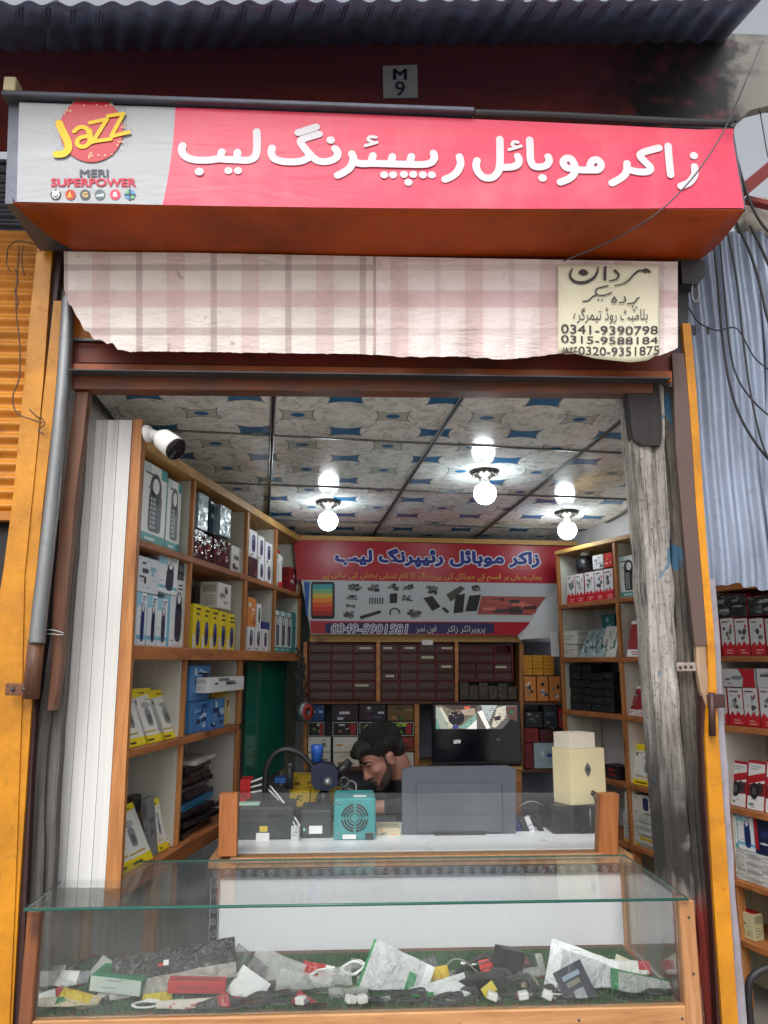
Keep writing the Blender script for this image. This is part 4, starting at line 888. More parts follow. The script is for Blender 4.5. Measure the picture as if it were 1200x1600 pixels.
def carton_mesh(key, w, h, d, art, mat):
    ARTS.append(art); key = (key, round(w, 3), round(h, 3), round(d, 3), mat.name)
    if key in CM: return CM[key]
    mb = MB(); vs, fs = chamfer_box(w, d, h, 0.0014)
    for f in fs:
        n = (vs[f[1]]-vs[f[0]]).cross(vs[f[2]]-vs[f[0]]); ce = sum((vs[i] for i in f), V((0, 0, 0)))/len(f)
        col = art['t'] if abs(ce.z) > h*0.499 else art['f'] if ce.y < -d*0.499 else art['s']
        mb.add([vs[i]+V((0, d/2, h/2)) for i in f], [list(range(len(f)))], col=col)
    r_ = random.Random(hash((round(w, 3), round(h, 3), len(art['g']))) & 0xffff); fp = tuple(q*0.45 for q in art['f'])
    for k in range(6):                                              # fine print, barcodes and side panels
        x, z, ww = r_.uniform(0.06, 0.7), r_.uniform(0.03, 0.95), r_.uniform(0.08, 0.24)
        mb.poly([V((-w/2+w*a, -0.0002, h*b)) for a, b in R4(x, z, min(0.97, x+ww), min(0.985, z+0.018))], col=fp)
    for sd in (-1, 1):
        x = sd*(w/2+0.0003); mb.poly([V((x, d*a, h*b)) for a, b in R4(0.12, 0.62, 0.88, 0.9)], col=tuple(q*0.62 for q in art['s']))
        for k in range(4): z = 0.14+k*0.1; mb.poly([V((x, d*a, h*b)) for a, b in R4(0.15, z, r_.uniform(0.5, 0.85), z+0.035)], col=tuple(q*0.5 for q in art['s']))
    mb.poly([V((-w/2+w*a, d*b, h+0.0003)) for a, b in R4(0.1, 0.25, 0.9, 0.75)], col=tuple(q*0.7 for q in art['t']))
    for L, col, pts in art['g']: mb.poly([V((-w/2+w*min(0.995, max(0.005, x)), -0.0003*L, h*min(0.995, max(0.005, y)))) for x, y in pts], col=col)
    me = mb.mesh('carton'); bm = bmesh.new(); bm.from_mesh(me); bmesh.ops.remove_doubles(bm, verts=bm.verts, dist=1e-6)
    for f in bm.faces:                                              # outward normals for a convex body centred at (0, d/2, h/2)
        if (f.calc_center_median()-V((0, d/2, h/2))).dot(f.normal) < 0: f.normal_flip()
    bm.to_mesh(me); bm.free(); me.materials.append(mat); CM[key] = me; return me
def put(F, s_, z0, w, h, d, art, label, cat='box', group=None, back=0.03, tilt=0.0, yaw=0.0, name='product_box', key=None, mat=None, roll=0.0):
    me = carton_mesh(key or id(art), w, h, d, art, mat or M_print); o = bpy.data.objects.new(name, me); COL.objects.link(o)
    p = F.pt(s_, back, z0); o.matrix_world = Matrix.Translation(p) @ Matrix.Rotation(F.rz+math.radians(yaw), 4, 'Z') @ Matrix.Rotation(-math.radians(tilt), 4, 'X') @ Matrix.Rotation(math.radians(roll), 4, 'Y')
    ORIG[o.name] = p; return tag(o, label, cat, group)
def item(F, x0, x1, yt, z0, art, label, d=0.1, back=0.03, ym=None, **k):
    "carton whose front spans photo columns x0..x1 with its top at row yt, standing on height z0"
    ym = ym or yt+20; s0, s1 = F.uv(x0, ym, back)[0], F.uv(x1, ym, back)[0]; s0, s1 = min(s0, s1), max(s0, s1); zt = F.uv((x0+x1)/2, yt, back)[1]
    w = max(0.02, s1-s0-0.003); h = max(0.015, zt-z0); t_ = k.get('tilt', 0)
    if t_: h = h/math.cos(math.radians(t_))
    return put(F, (s0+s1)/2, z0+0.0008, w, h, d, art, label, back=back, **k)

# ------------------------------------------------------------------ shelves
def fbox(mb, F, s0, s1, b0, b1, z0, z1, ch=0.002, **k):
    mb.box(F.pt((s0+s1)/2, (b0+b1)/2, (z0+z1)/2), (abs(s1-s0), abs(b1-b0), abs(z1-z0)), ch, Matrix.Rotation(F.rz, 3, 'Z'), **k)
def shelf_part(name, F, t, mat, *a): m = MB(); fbox(m, F, *a); return m.build(name, mat, t)
LZ = [0.955, 1.33, 1.655, 2.0, 2.33]; BT = 0.024
sx = lambda F, x, y: F.uv(x, y)[0]
L300, L383, L430, L470, L378 = sx(FL, 300, 900), sx(FL, 385, 950), sx(FL, 431, 960), sx(FL, 470, 960), sx(FL, 375, 1150)
M_pvcs = ribbed('pvc_grey_lining', c(206, 204, 194)); M_shelf = wood('shelf_pine', c(190, 122, 70), c(134, 76, 38), 1); M_shelfp = wood('shelf_pine_upright', c(196, 134, 78), c(140, 86, 44), 2)
t = thing('wall_shelf', 'tall pine shelf unit along the left wall with white lined end', 'shelf', FL.pt(0.5, 0.1, 0.93))
for z, s1 in ((LZ[0], L378), (LZ[1], L378), (LZ[2], L470), (LZ[3], L470)): shelf_part('board', FL, t, M_shelf, 0.04, s1, 0.003, 0.25, z-BT, z)
shelf_part('top_rail', FL, t, wood('top_rail_pine', c(214, 170, 100), c(168, 118, 58), 1), 0.04, L470+0.04, -0.004, 0.25, LZ[4]-0.03, LZ[4]+0.006)
shelf_part('middle_rail', FL, t, M_shelf, 0.04, L470+0.02, -0.008, 0.006, LZ[2]-0.045, LZ[2]-0.002)
shelf_part('bottom_rail', FL, t, M_shelf, 0.04, L378+0.02, -0.008, 0.006, LZ[0]-0.05, LZ[0]-0.002)
for s_, z0, z1, w in ((L300, LZ[0], LZ[4]-0.03, 0.018), (L383, LZ[2], LZ[4]-0.03, 0.03), (L378, LZ[0]-0.05, LZ[2]-0.045, 0.04), (L430, LZ[2], LZ[4]-0.03, 0.018), (L470+0.01, LZ[2]-0.045, LZ[4]-0.03, 0.02)):
    zs = [z for z in LZ if z0 < z < z1-0.1]; lo = z0
    for z in zs+[None]:
        hi = z-BT if z else z1
        if hi-lo > 0.05: o = shelf_part('divider', FL, t, M_pvcs, s_-w/2+0.002, s_+w/2-0.002, 0.02, 0.24, lo+0.0005, hi-0.0005); shelf_part('edging', FL, o, M_shelfp, s_-w/2, s_+w/2, 0.003, 0.0195, lo+0.0005, hi-0.0005)
        lo = z if z else lo
# end panel towards the street: white lining boards and a pine corner post
pt_, pb_ = 656, 1387
xs = [(132, 82), (150, 101), (168, 121), (186, 142), (207, 164)]
for (a0, a1), (b0, b1) in zip(xs, xs[1:]):
    m = MB(); A, B, C_, D_ = P(a0+0.4, pt_, 0.118), P(b0-0.4, pt_, 0.118), P(b1-0.4, pb_, 0.118), P(a1+0.4, pb_, 0.118)
    m.prism([A, A.lerp(B, 0.5)+V((0, 0.003, 0)), B, C_, C_.lerp(D_, 0.5)+V((0, 0.003, 0)), D_], (0, 0.012, 0)); m.build('end_panel', M_pvc, t)
m = MB(); m.prism([P(x, y, 0.112) for x, y in ((208, 655), (222, 655), (188, 1388), (164, 1388))], (0, 0.03, 0)); m.build('corner_post', M_shelfp, t)
m = MB(); m.box(FL.pt(0.02, 0.012, 1.65), (0.036, 0.03, 1.43), 0.002, Matrix.Rotation(FL.rz, 3, 'Z')); m.build('corner_post', M_shelfp, t)
for k, (z, w) in enumerate(((0.3, 0.93), )):
    m = MB(); m.box(FL.pt(0.42, 0.06, 0.61), (0.04, 0.04, 0.64), 0.002, Matrix.Rotation(FL.rz, 3, 'Z')); m.build('leg', M_shelfp, t)
# lining boards of the wall behind the shelf (one strip per board)
lw = bpy.data.objects['wall_left']
for k in range(14):
    s0 = k*0.2-0.02; m = MB(); fbox(m, FL, s0+0.002, s0+0.198, 0.256, 0.268, FLZ, 2.6, 0.003); m.build('lining_board', M_pvc, lw)

RZ = [0.30, 0.755, 1.03, 1.348, 1.627, 1.919, 2.225]
S_ = lambda x, y: FR.uv(x, y)[0]
RD = S_(966, 1000); RE = S_(873, 1000); RF = 1.85
t = thing('wall_shelf', 'pine shelf unit along the right wall, running on behind the pillar', 'shelf', FR.pt(0, 0.1, 0.3))
for z in RZ[1:6]: shelf_part('board', FR, t, M_shelf, RE, RF, 0.003, 0.245, z-BT, z)
shelf_part('top_rail', FR, t, MATS['top_rail_pine'], RE, RF, -0.004, 0.245, RZ[6]-0.022, RZ[6])
z_low = FR.uv(1180, 1478)[1]
shelf_part('board', FR, t, M_shelf, RD+0.4, RF, 0.003, 0.245, z_low-BT, z_low)
for s_ in (RE+0.01, RD, RD+0.62, RD+1.35):
    for z0, z1 in zip(RZ[1:], RZ[2:]): o = shelf_part('divider', FR, t, M_pvcs, s_-0.008, s_+0.008, 0.02, 0.24, z0+0.0005, z1-BT-0.0005); shelf_part('edging', FR, o, M_shelfp, s_-0.011, s_+0.011, 0.003, 0.0195, z0+0.0005, z1-BT-0.0005)
for s_ in (RE+0.03, RD, RD+0.62): shelf_part('leg', FR, t, M_shelfp, s_-0.015, s_+0.015, 0.01, 0.05, FLZ, RZ[1]-BT)
lw = bpy.data.objects['wall_right']
for k in range(9):
    s0 = RE-0.02+k*0.2; m = MB(); fbox(m, FR, s0+0.002, s0+0.198, 0.245, 0.257, FLZ, 0.72, 0.003); m.build('lining_board', M_pvcy, lw)

# ------------------------------------------------------------------ goods on the left shelf
Z0, Z1, Z2, Z3 = LZ[0], LZ[1], LZ[2], LZ[3]
gl = 'lantern boxes on the top left shelf'
item(FL, 224, 262, 728, Z3, A_lantern(1), 'large white and teal lantern box nearest the camera mount on the left shelf', d=0.12, key='lan')
item(FL, 262, 284, 752, Z3, A_lantern(2), 'white and teal lantern box, second on the top left shelf', d=0.12, key='lan2')
item(FL, 286, 297, 800, Z3, A_lantern(3), 'small lantern box tucked in the corner of the first top shelf bay', d=0.08, key='lan3', back=0.05)
a = A_rand(3, (150, 170, 180), ((190, 206, 214), (110, 130, 140)), 6); b = A_rand(4, (24, 60, 78), ((60, 110, 130), (16, 36, 50), (150, 180, 190)), 8)
r_ = [A_rand(10+k, (70, 32, 36), ((150, 60, 60), (40, 24, 30), (190, 180, 180)), 9) for k in range(4)]
z_ = Z3
lows = []
for k, (x0, x1, yt) in enumerate(((303, 318, 828), (318, 332, 836), (334, 347, 838), (347, 359, 846))):
    item(FL, x0, x1, yt, Z3, r_[k], f'{ORD[k]} dark red film-wrapped box in the second top bay of the left shelf', d=0.1, mat=M_film, key=('r', k), group='dark red wrapped boxes')
zt = FL.uv(325, 832, 0.03)[1]
item(FL, 310, 326, 772, zt, a, 'pale grey film-wrapped box on top of the dark red boxes', d=0.1, mat=M_film)
item(FL, 328, 343, 786, zt, b, 'dark teal box on top of the dark red boxes', d=0.1, mat=M_film)
item(FL, 344, 361, 792, zt, A_rand(6, (136, 156, 168), ((200, 214, 220), (70, 100, 116)), 7), 'shiny silver blue box above the dark red boxes', d=0.1, mat=M_film, back=0.0)
item(FL, 361, 380, 855, Z3, A_rand(7, (214, 212, 208), ((60, 58, 62), (90, 92, 96)), 4), 'white box with dark pictures at the end of the second top bay')
wb = [A_bud((74, 66, 112), k) for k in range(3)]
for k, (x0, x1, yt) in enumerate(((389, 402, 880), (403, 413, 884), (414, 425, 888))):
    item(FL, x0, x1, yt-8, Z3, A_rand(40, (60, 30, 40), ((150, 60, 60), (30, 24, 40)), 6) if k == 0 else wb[k], ('dark red box under the white earbud boxes, third top bay' if k == 0 else f'lower white earbud box, {ORD[k-1]} after the dark red one'), key=('wbl', k), group='earbud boxes on the left shelf')
zt = FL.uv(406, 876, 0.03)[1]
for k, (x0, x1, yt) in enumerate(((389, 402, 829), (403, 413, 838), (414, 425, 848))):
    item(FL, x0, x1, yt, zt, wb[k], f'upper white earbud box, {ORD[k]} in the third top bay of the left shelf', key=('wbu', k), group='earbud boxes on the left shelf')
item(FL, 433, 441, 866, Z3, A_lantern(5), 'narrow white box with a dark lantern in the last top bay', key='lan5')
item(FL, 453, 464, 888, Z3, A_rand(9, (150, 34, 40), ((220, 216, 214), (60, 50, 60)), 5), 'small red box at the far end of the top left shelf')
t = thing('torch', 'white and red standing torch in the last top bay of the left shelf', 'torch', FL.pt(sx(FL, 445, 910), 0.04, Z3))
p0 = FL.pt(sx(FL, 445, 910), 0.05, Z3); m = MB(); m.lathe([(0, 0.0), (0.035, 0.0), (0.035, 0.03), (0.03, 0.034)], p0, seg=14); m.build('base', plain('torch_red', c(190, 40, 40), 0.4), t)
m = MB(); m.lathe([(0.029, 0.034), (0.027, 0.13), (0.034, 0.15), (0.036, 0.17), (0, 0.172)], p0, seg=14); m.build('body', M_white, t)
m = MB(); m.tube(smooth_path([p0+V((0, 0.0, 0.17)), p0+FL.u*0.02+V((0, 0, 0.21)), p0+FL.u*0.05+V((0, 0, 0.19)), p0+FL.u*0.055+V((0, 0, 0.1))]), 0.005); m.build('handle', MATS['torch_red'], t)
# second row
for k, (x0, x1, yt) in enumerate(((214, 230, 926), (231, 246, 930), (246, 262, 935))):
    item(FL, x0, x1, yt, Z2, A_speaker(((30, 56, 132), (34, 44, 80), (60, 70, 96))[k], k), f'{ORD[k]} of three white and blue speaker boxes, second row of the left shelf', key=('sp', k), d=0.12, group='speaker boxes on the left shelf')
item(FL, 263, 291, 906, Z2, A_speaker((52, 54, 84), 5, False), 'tall white and light blue speaker box with a red tab', key='sp5', d=0.14)
zt = FL.uv(236, 928, 0.03)[1]
item(FL, 216, 249, 872, zt, A_rand(21, (214, 222, 228), ((44, 48, 58), (120, 180, 206), (60, 66, 80)), 6), 'wide white box with black gadgets stacked on the speaker boxes', d=0.12)
item(FL, 250, 273, 868, zt+0.012, A_speaker((30, 34, 60), 7), 'white speaker box sitting askew above the speaker row', d=0.12, yaw=-10, roll=4)
item(FL, 274, 294, 868, FL.uv(280, 906, 0.03)[1], A_rand(22, (86, 94, 104), ((140, 150, 156), (50, 56, 64), (60, 80, 110)), 9), 'crumpled grey clear wrapped pack above the tall speaker box', mat=M_film, d=0.09)
for k in range(5):
    x0 = (302, 316, 329, 342, 355)[k]; item(FL, x0, (315, 328, 341, 354, 367)[k], 944+k*4, Z2, A_yellow(k), f'{ORD[k]} yellow speaker box from the front in the row of five', key=('yb', k), d=0.11, group='yellow speaker boxes')
item(FL, 340, 361, 912, FL.uv(350, 952, 0.03)[1], A_rand(24, (218, 216, 212), ((84, 80, 84), (130, 128, 126)), 4), 'small white box lying on the yellow speaker boxes', d=0.08, key='wsb')
item(FL, 304, 322, 918, Z2, A_rand(25, (90, 92, 96), ((70, 72, 76), (120, 120, 124)), 3), 'grey box standing behind the yellow speaker boxes', d=0.05, back=0.17)
for k, (x0, x1) in enumerate(((386, 397), (398, 408), (409, 419))):
    item(FL, x0, x1, 979+k*2, Z2, A_bud((84, 80, 104), 3+k), f'{ORD[k]} low white earbud box in the third bay, second row', key=('lw', k), group='earbud boxes on the left shelf')
zt = FL.uv(398, 980, 0.03)[1]
item(FL, 387, 400, 934, zt, A_rand(27, (214, 130, 60), ((226, 222, 214), (180, 80, 40), (230, 190, 140)), 6), 'orange and white box on the low earbud boxes')
item(FL, 401, 408, 944, zt, A_bud((60, 100, 70), 8), 'slim white and green box beside the orange box')
item(FL, 409, 421, 972, FL.uv(415, 984, 0.03)[1], A_plain((34, 60, 130), 2), 'small flat blue box on the low earbud boxes')
for k, (x0, x1) in enumerate(((429, 438), (438, 447), (447, 456))):
    item(FL, x0, x1, 954+k*2, Z2, A_lantern(11+k), f'{ORD[k]} slim lantern box in the last bay, second row', key=('ll', k), group='slim lantern boxes')
item(FL, 457, 467, 958, Z2, A_plain((44, 140, 144), 4), 'teal box closing the row of slim lantern boxes')
# lower bays
for k, (x0, x1, yt) in enumerate(((201, 235, 1074), (230, 262, 1076), (254, 290, 1078))):
    item(FL, x0, x1, yt, Z1, A_yelwhite(k), f'{ORD[k]} leaning white and yellow charger box on the left shelf', key=('yw', k), d=0.045, tilt=22, back=0.03, ym=1130, group='leaning charger boxes')
bl = [A_rand(50+k, (72, 128, 186), ((40, 70, 130), (180, 206, 226), (110, 160, 206), (30, 50, 90)), 10) for k in range(3)]
item(FL, 297, 325, 1096, Z1, bl[0], 'lower blue patterned box beside the divider', mat=M_film); item(FL, 297, 328, 1040, FL.uv(310, 1095, 0.03)[1], bl[1], 'upper blue patterned box beside the divider', mat=M_film)
item(FL, 328, 351, 1092, Z1, bl[2], 'blue patterned box right of the stacked pair', mat=M_film, back=0.015)
item(FL, 351, 364, 1082, Z1, A_rand(55, (206, 190, 120), ((230, 220, 190), (120, 90, 50), (190, 150, 40)), 6), 'yellow and cream box at the end of the blue boxes', back=0.05)
item(FL, 330, 356, 1081, FL.uv(340, 1092, 0.05)[1], A_plain((216, 176, 40), 3), 'flat yellow box above the blue boxes', back=0.06)
item(FL, 325, 381, 1058, FL.uv(350, 1080, 0.0)[1], A_rand(57, (222, 222, 222), ((50, 48, 70), (120, 120, 124)), 5), 'long white box with round dark logo above the blue boxes', back=-0.02, d=0.07)
for k, (x0, x1, yt, tl) in enumerate(((176, 198, 1232, 16), (190, 214, 1262, 24), (208, 242, 1262, 26))):
    item(FL, x0, x1, yt, Z0, A_yelwhite(30+k), f'{ORD[k]} leaning white and yellow blister pack in the lowest left bay', key=('yp', k), d=0.02, tilt=tl, ym=1300, back=0.02, group='blister packs in the lowest bay')
item(FL, 238, 250, 1246, Z0, A_plain((120, 122, 126), 6), 'grey upright pack in the lowest left bay', d=0.02, tilt=8, ym=1290)
item(FL, 251, 263, 1250, Z0, A_yelwhite(40), 'narrow white and yellow pack right of the grey pack', d=0.02, tilt=14, ym=1290); item(FL, 264, 280, 1262, Z0, A_yelwhite(41), 'last small white and yellow pack in the lowest bay', d=0.02, tilt=24, ym=1280)
item(FL, 205, 240, 1240, Z0, A_rand(60, (70, 68, 60), ((150, 130, 40), (40, 40, 44)), 6), 'dark and yellow bundle at the back of the lowest bay', d=0.03, back=0.15, ym=1270)
item(FL, 292, 300, 1040, Z1, A_plain((180, 170, 150), 2), 'thin beige card against the divider above the blue boxes', d=0.02, back=0.2) if False else None
z_ = Z0; r = random.Random(5); s_mid = (L300+L378)/2
cols = [(30, 30, 34), (40, 36, 60), (24, 24, 26), (50, 50, 56), (36, 30, 34), (28, 110, 150), (60, 60, 66), (40, 40, 46), (90, 88, 84), (30, 30, 32), (24, 24, 28), (44, 40, 40), (20, 20, 22), (190, 188, 182)]
for k, q in enumerate(cols):
    h = r.uniform(0.014, 0.026); w = r.uniform(0.3, 0.42) if k < 6 else r.uniform(0.22, 0.32)
    put(FL, s_mid-0.06+r.uniform(-0.04, 0.04), z_+0.0006, w, h, r.uniform(0.1, 0.16), A_plain(q, k), f'{ORD[k] if k < 12 else ("thirteenth", "topmost")[k-12]} flat phone case pack from the bottom of the dark pile', 'pack', 'pile of flat packs on the lowest left shelf', back=r.uniform(0.015, 0.05), yaw=r.uniform(-7, 7), name='flat_pack', mat=M_film); z_ += h+0.0008
# green glass sheet beyond the lower shelf
g0, g1 = FL.uv(386, 1100, 0.1)[0], FL.uv(447, 1100, 0.1)[0]
m = MB(); fbox(m, FL, g0, g1, 0.1, 0.108, FL.uv(416, 1214, 0.1)[1], LZ[2]-0.05)
mt = NT('green_glass'); mt.set(Base_Color=c(24, 132, 108), Roughness=0.08, Alpha=0.72); tag(m.build('glass_sheet', mt.mat), 'dark green glass sheet standing beyond the lower left shelf', 'glass')
m = MB(); fbox(m, FL, g1+0.02, g1+0.3, 0.12, 0.135, 0.9, 1.63); tag(m.build('lining_panel', M_pvcy), 'cream ribbed lining panel right of the green glass', 'panel')
# ------------------------------------------------------------------ goods on the right shelf
Q1, Q2, Q3, Q4, Q5 = RZ[1], RZ[2], RZ[3], RZ[4], RZ[5]
for k, (x0, x1) in enumerate(((885, 899), (899, 913), (914, 929), (929, 944), (944, 959))):
    item(FR, x0, x1, 899-k*2.6, Q5, A_redzig(k), f'{ORD[k]} red and white charger box from the banner, top right shelf', key=('rz', k), ym=920, group='red and white charger boxes, top right shelf')
zt = FR.uv(930, 890, 0.03)[1]
item(FR, 926, 943, 867, zt, A_rand(70, (206, 206, 206), ((70, 70, 74), (130, 130, 132)), 6), 'small white box on top of the red and white charger boxes'); item(FR, 944, 957, 864, zt, A_rand(71, (190, 40, 40), ((230, 180, 60), (230, 220, 220), (120, 20, 30)), 6), 'small red box on top of the red and white charger boxes')
p0 = FR.pt(FR.uv(915, 880, 0.08)[0], 0.08, zt)
t = thing('round_speaker', 'black rounded speaker with pale neck on top of the right shelf boxes', 'speaker', p0)
m = MB(); m.lathe([(0, 0), (0.05, 0.0), (0.06, 0.03), (0.05, 0.075), (0.025, 0.095), (0.0, 0.096)], p0, seg=18); m.build('body', M_black, t)
m = MB(); m.lathe([(0.022, 0.09), (0.026, 0.1), (0.026, 0.115), (0.016, 0.122), (0, 0.123)], p0, seg=16); m.build('neck', M_white, t)
item(FR, 967, 997, 868, Q5, A_lantern(21), 'white and teal lantern box on the right shelf left of the pillar', key='rl1', d=0.12); item(FR, 998, 1028, 862, Q5, A_lantern(22), 'lantern box half hidden behind the pillar', key='rl2', d=0.12)
item(FR, 877, 902, 1008, Q4, A_plain((206, 206, 200), 1), 'lower plain white box on the right shelf beside the yellow-tipped sticks', d=0.1); item(FR, 877, 902, 986, FR.uv(890, 1007, 0.03)[1], A_plain((210, 210, 204), 2), 'upper plain white box stacked on the right shelf', d=0.1)
for k, x0 in enumerate((903, 912, 921, 930)):
    item(FR, x0, x0+12, 985-k*2, Q4, A_rand(80+k, (150, 168, 170), ((60, 110, 116), (206, 214, 214), (90, 100, 104)), 7), f'{ORD[k]} clear pale blister pack leaning on the right shelf', d=0.015, tilt=26, ym=1005, mat=M_film, group='clear blister packs on the right shelf', back=0.02)
for k, x0 in enumerate((936, 948)):
    item(FR, x0, x0+12, 978, Q4, A_rand(90+k, (206, 208, 202), ((80, 120, 90), (150, 150, 146)), 5), f'{ORD[k]} tall white blister pack by the shelf divider', d=0.02, tilt=18, ym=1005, group='white blister packs by the divider', back=0.03)
item(FR, 940, 960, 960, Q4+0.07, A_rand(94, (30, 100, 104), ((20, 60, 66), (120, 170, 170)), 5), 'teal box at the back above the white blister packs', d=0.06, back=0.13)
item(FR, 984, 1030, 968, Q4, A_redloop(9), 'red box leaning in the bay left of the pillar', d=0.04, tilt=20, ym=1000, yaw=18)
for k, (x0, x1) in enumerate(((973, 992), (992, 1010), (1010, 1030))):
    item(FR, x0, x1, 1072, Q3, A_redloop(k), f'{ORD[k]} leaning red cable box left of the pillar', key=('rlp', k), d=0.04, tilt=24, ym=1100, group='leaning red cable boxes')
r = random.Random(11)
for cidx, (x0, x1, yt) in enumerate(((876, 891, 1042), (891, 907, 1038), (907, 922, 1038), (922, 940, 1052), (940, 958, 1050))):
    n = (6, 6, 6, 5, 5)[cidx]; z_ = Q3; zt = FR.uv((x0+x1)/2, yt, 0.04)[1]; hh = (zt-z_)/n
    for k in range(n):
        a = A_rand(100+cidx*7+k, (20, 22, 28), ((40, 90, 60), (30, 40, 90), (60, 60, 70), (24, 60, 70)), 4, (18, 18, 22))
        s0, s1 = FR.uv(x0, 1080, 0.04)[0], FR.uv(x1, 1080, 0.04)[0]
        put(FR, (s0+s1)/2, z_+k*hh+0.0005, abs(s1-s0)-0.004, hh-0.001, 0.12, a, f'{ORD[k]} dark case box from the bottom, {ORD[cidx]} stack from the back of the right shelf', 'box', 'stacks of dark boxes on the right shelf', back=0.04+r.uniform(0, 0.01), key=('dk', cidx, k))
item(FR, 984, 1036, 1166, Q2, A_yelwhite(60), 'large yellow and white charger box leaning left of the pillar', d=0.05, tilt=12, ym=1200)
for k, x0 in enumerate((990, 1014)): item(FR, x0, x0+24, 1136, Q2+0.03, A_plain((226, 72, 26), k), f'{ORD[k]} bright orange box behind the yellow and white charger box', d=0.06, back=0.12, ym=1160, group='orange boxes behind the charger box')
item(FR, 945, 968, 1196, Q2, A_rand(120, (30, 24, 28), ((150, 30, 40), (60, 60, 64)), 5), 'black and red pack beside the cream box on the right shelf', d=0.08, ym=1215)
zf = FR.uv(1010, 1275, 0.03)[1]
for k, (x0, x1) in enumerate(((976, 999), (999, 1021), (1021, 1044))):
    item(FR, x0, x1, 1240+k*4, zf, A_rand(130, (216, 212, 200), (), 0) | dict(g=[(1, c(36, 50, 88) if k else c(36, 58, 72), RR(0.24, 0.24, 0.66, 0.88, 0.3)), (1, BAR, R4(0.3, 0.06, 0.8, 0.13)), (2, c(40, 40, 44), R4(0.62, 0.8, 0.86, 0.84))]), f'{ORD[k]} white box with a dark blue pouch picture on the thin white stacks', key=('bp', k), d=0.08, ym=1260, group='white boxes with blue pouches')
for cidx, (x0, x1) in enumerate(((973, 996), (996, 1020), (1020, 1046))):
    s0, s1 = FR.uv(x0, 1300, 0.02)[0], FR.uv(x1, 1300, 0.02)[0]; n = 10; hh = (zf-0.001-Q1)/n
    for k in range(n):
        q = (214, 186, 60) if (cidx*5+k*3) % 11 == 0 else (206, 206, 202)
        put(FR, (s0+s1)/2, Q1+k*hh+0.0004, abs(s1-s0)-0.003, hh-0.0008, 0.12, A_plain(q, k+cidx), f'{ORD[k]} thin white box from the bottom, {ORD[cidx]} stack left of the pillar', 'box', 'stacks of thin white boxes', back=0.02+r.uniform(0, 0.008), yaw=r.uniform(-2, 2))
# beyond the yellow post
ga = 'goods on the shelf beyond the yellow post'
for k, (x0, x1) in enumerate(((1104, 1126), (1127, 1149), (1149, 1171), (1172, 1196), (1197, 1221), (1222, 1246))):
    item(FR, x0, x1, 966, Q4, A_redzig(20+k), f'{ORD[k]} red and white adapter box from the yellow post, upper shelf', key=('rq', k), ym=1000, group='red and white adapter boxes, upper shelf', d=0.1)
zt = FR.uv(1160, 964, 0.03)[1]
for k, (x0, x1) in enumerate(((1112, 1167), (1168, 1222))):
    item(FR, x0, x1, 930, zt, A_rand(150+k, (36, 38, 42), ((120, 124, 126), (80, 84, 88), (150, 152, 154)), 6) | dict(s=c(150, 26, 36)), f'{ORD[k]} dark and red cable box lying on the adapter boxes', d=0.1, ym=945, mat=M_film, group='dark and red cable boxes')
for k, (x0, x1) in enumerate(((1112, 1137), (1138, 1162), (1162, 1186), (1187, 1211), (1212, 1238))):
    item(FR, x0, x1, 1075, Q3, A_redzig(30+k), f'{ORD[k]} red and white cable box from the yellow post, middle shelf', key=('rm', k), ym=1105, group='red and white cable boxes, middle shelf', d=0.1)
zt = FR.uv(1160, 1074, 0.03)[1]
for k, (x0, x1) in enumerate(((1122, 1180), (1182, 1238))):
    a = A_rand(160+k, (196, 200, 202), ((90, 96, 96), (130, 134, 134)), 5); a['g'].append((5, c(180, 26, 44), [(0.66, 0), (1, 0), (1, 1), (0.56, 1), (0.7, 0.5)]))
    item(FR, x0, x1, 1045, zt, a, f'{ORD[k]} white and red cable box lying on the middle shelf boxes', d=0.1, ym=1060, group='lying white and red cable boxes')
for k, (x0, x1) in enumerate(((1134, 1162), (1163, 1190), (1191, 1218))):
    item(FR, x0, x1, 1190, Q2, A_headset(k), f'{ORD[k]} red and white headphone box from the yellow post', key=('hs', k), ym=1225, tilt=10, d=0.05, group='headphone boxes')
zf = FR.uv(1170, 1330, 0.03)[1]
item(FR, 1136, 1152, 1266, zf, A_lantern(31), 'white and green box beside the yellow post, low shelf', ym=1300); item(FR, 1152, 1178, 1270, zf, A_speaker((34, 60, 120), 9), 'white speaker box with blue speaker on the low right shelf', ym=1300)
a = A_rand(170, (22, 30, 66), ((40, 50, 100), (200, 204, 210)), 4); a['g'].append((5, c(170, 30, 50), R4(0, 0.1, 0.14, 0.95))); item(FR, 1178, 1222, 1272, zf, a, 'large dark blue box with red stripe on the low right shelf', ym=1300)
for cidx, (x0, x1) in enumerate(((1142, 1166), (1166, 1190), (1190, 1214))):
    s0, s1 = FR.uv(x0, 1360, 0.02)[0], FR.uv(x1, 1360, 0.02)[0]; n = 8; hh = (zf-0.001-Q1)/n
    for k in range(n): put(FR, (s0+s1)/2, Q1+k*hh+0.0004, abs(s1-s0)-0.003, hh-0.0008, 0.12, A_plain((204, 204, 200), k+cidx), f'{ORD[k]} thin white box from the bottom, {ORD[cidx]} stack beyond the yellow post', 'box', 'stacks of thin white boxes beyond the post', back=0.02+r.uniform(0, 0.008), yaw=r.uniform(-2, 2))
item(FR, 1156, 1178, 1426, z_low, A_rand(180, (196, 190, 150), ((60, 120, 70), (170, 160, 110)), 4) | dict(t=c(180, 30, 36)), 'small red-topped tea-coloured box on the lowest right shelf', ym=1450, d=0.05)
p0 = P(1195, 1560, 0.35); m = MB(); m.tube(smooth_path([p0+V((-0.05, 0, -0.2)), p0+V((-0.055, 0, 0.0)), p0+V((-0.03, 0, 0.07)), p0+V((0.06, 0, 0.09)), p0+V((0.1, 0, 0.0)), p0+V((0.1, 0, -0.2))]), 0.012, 10)
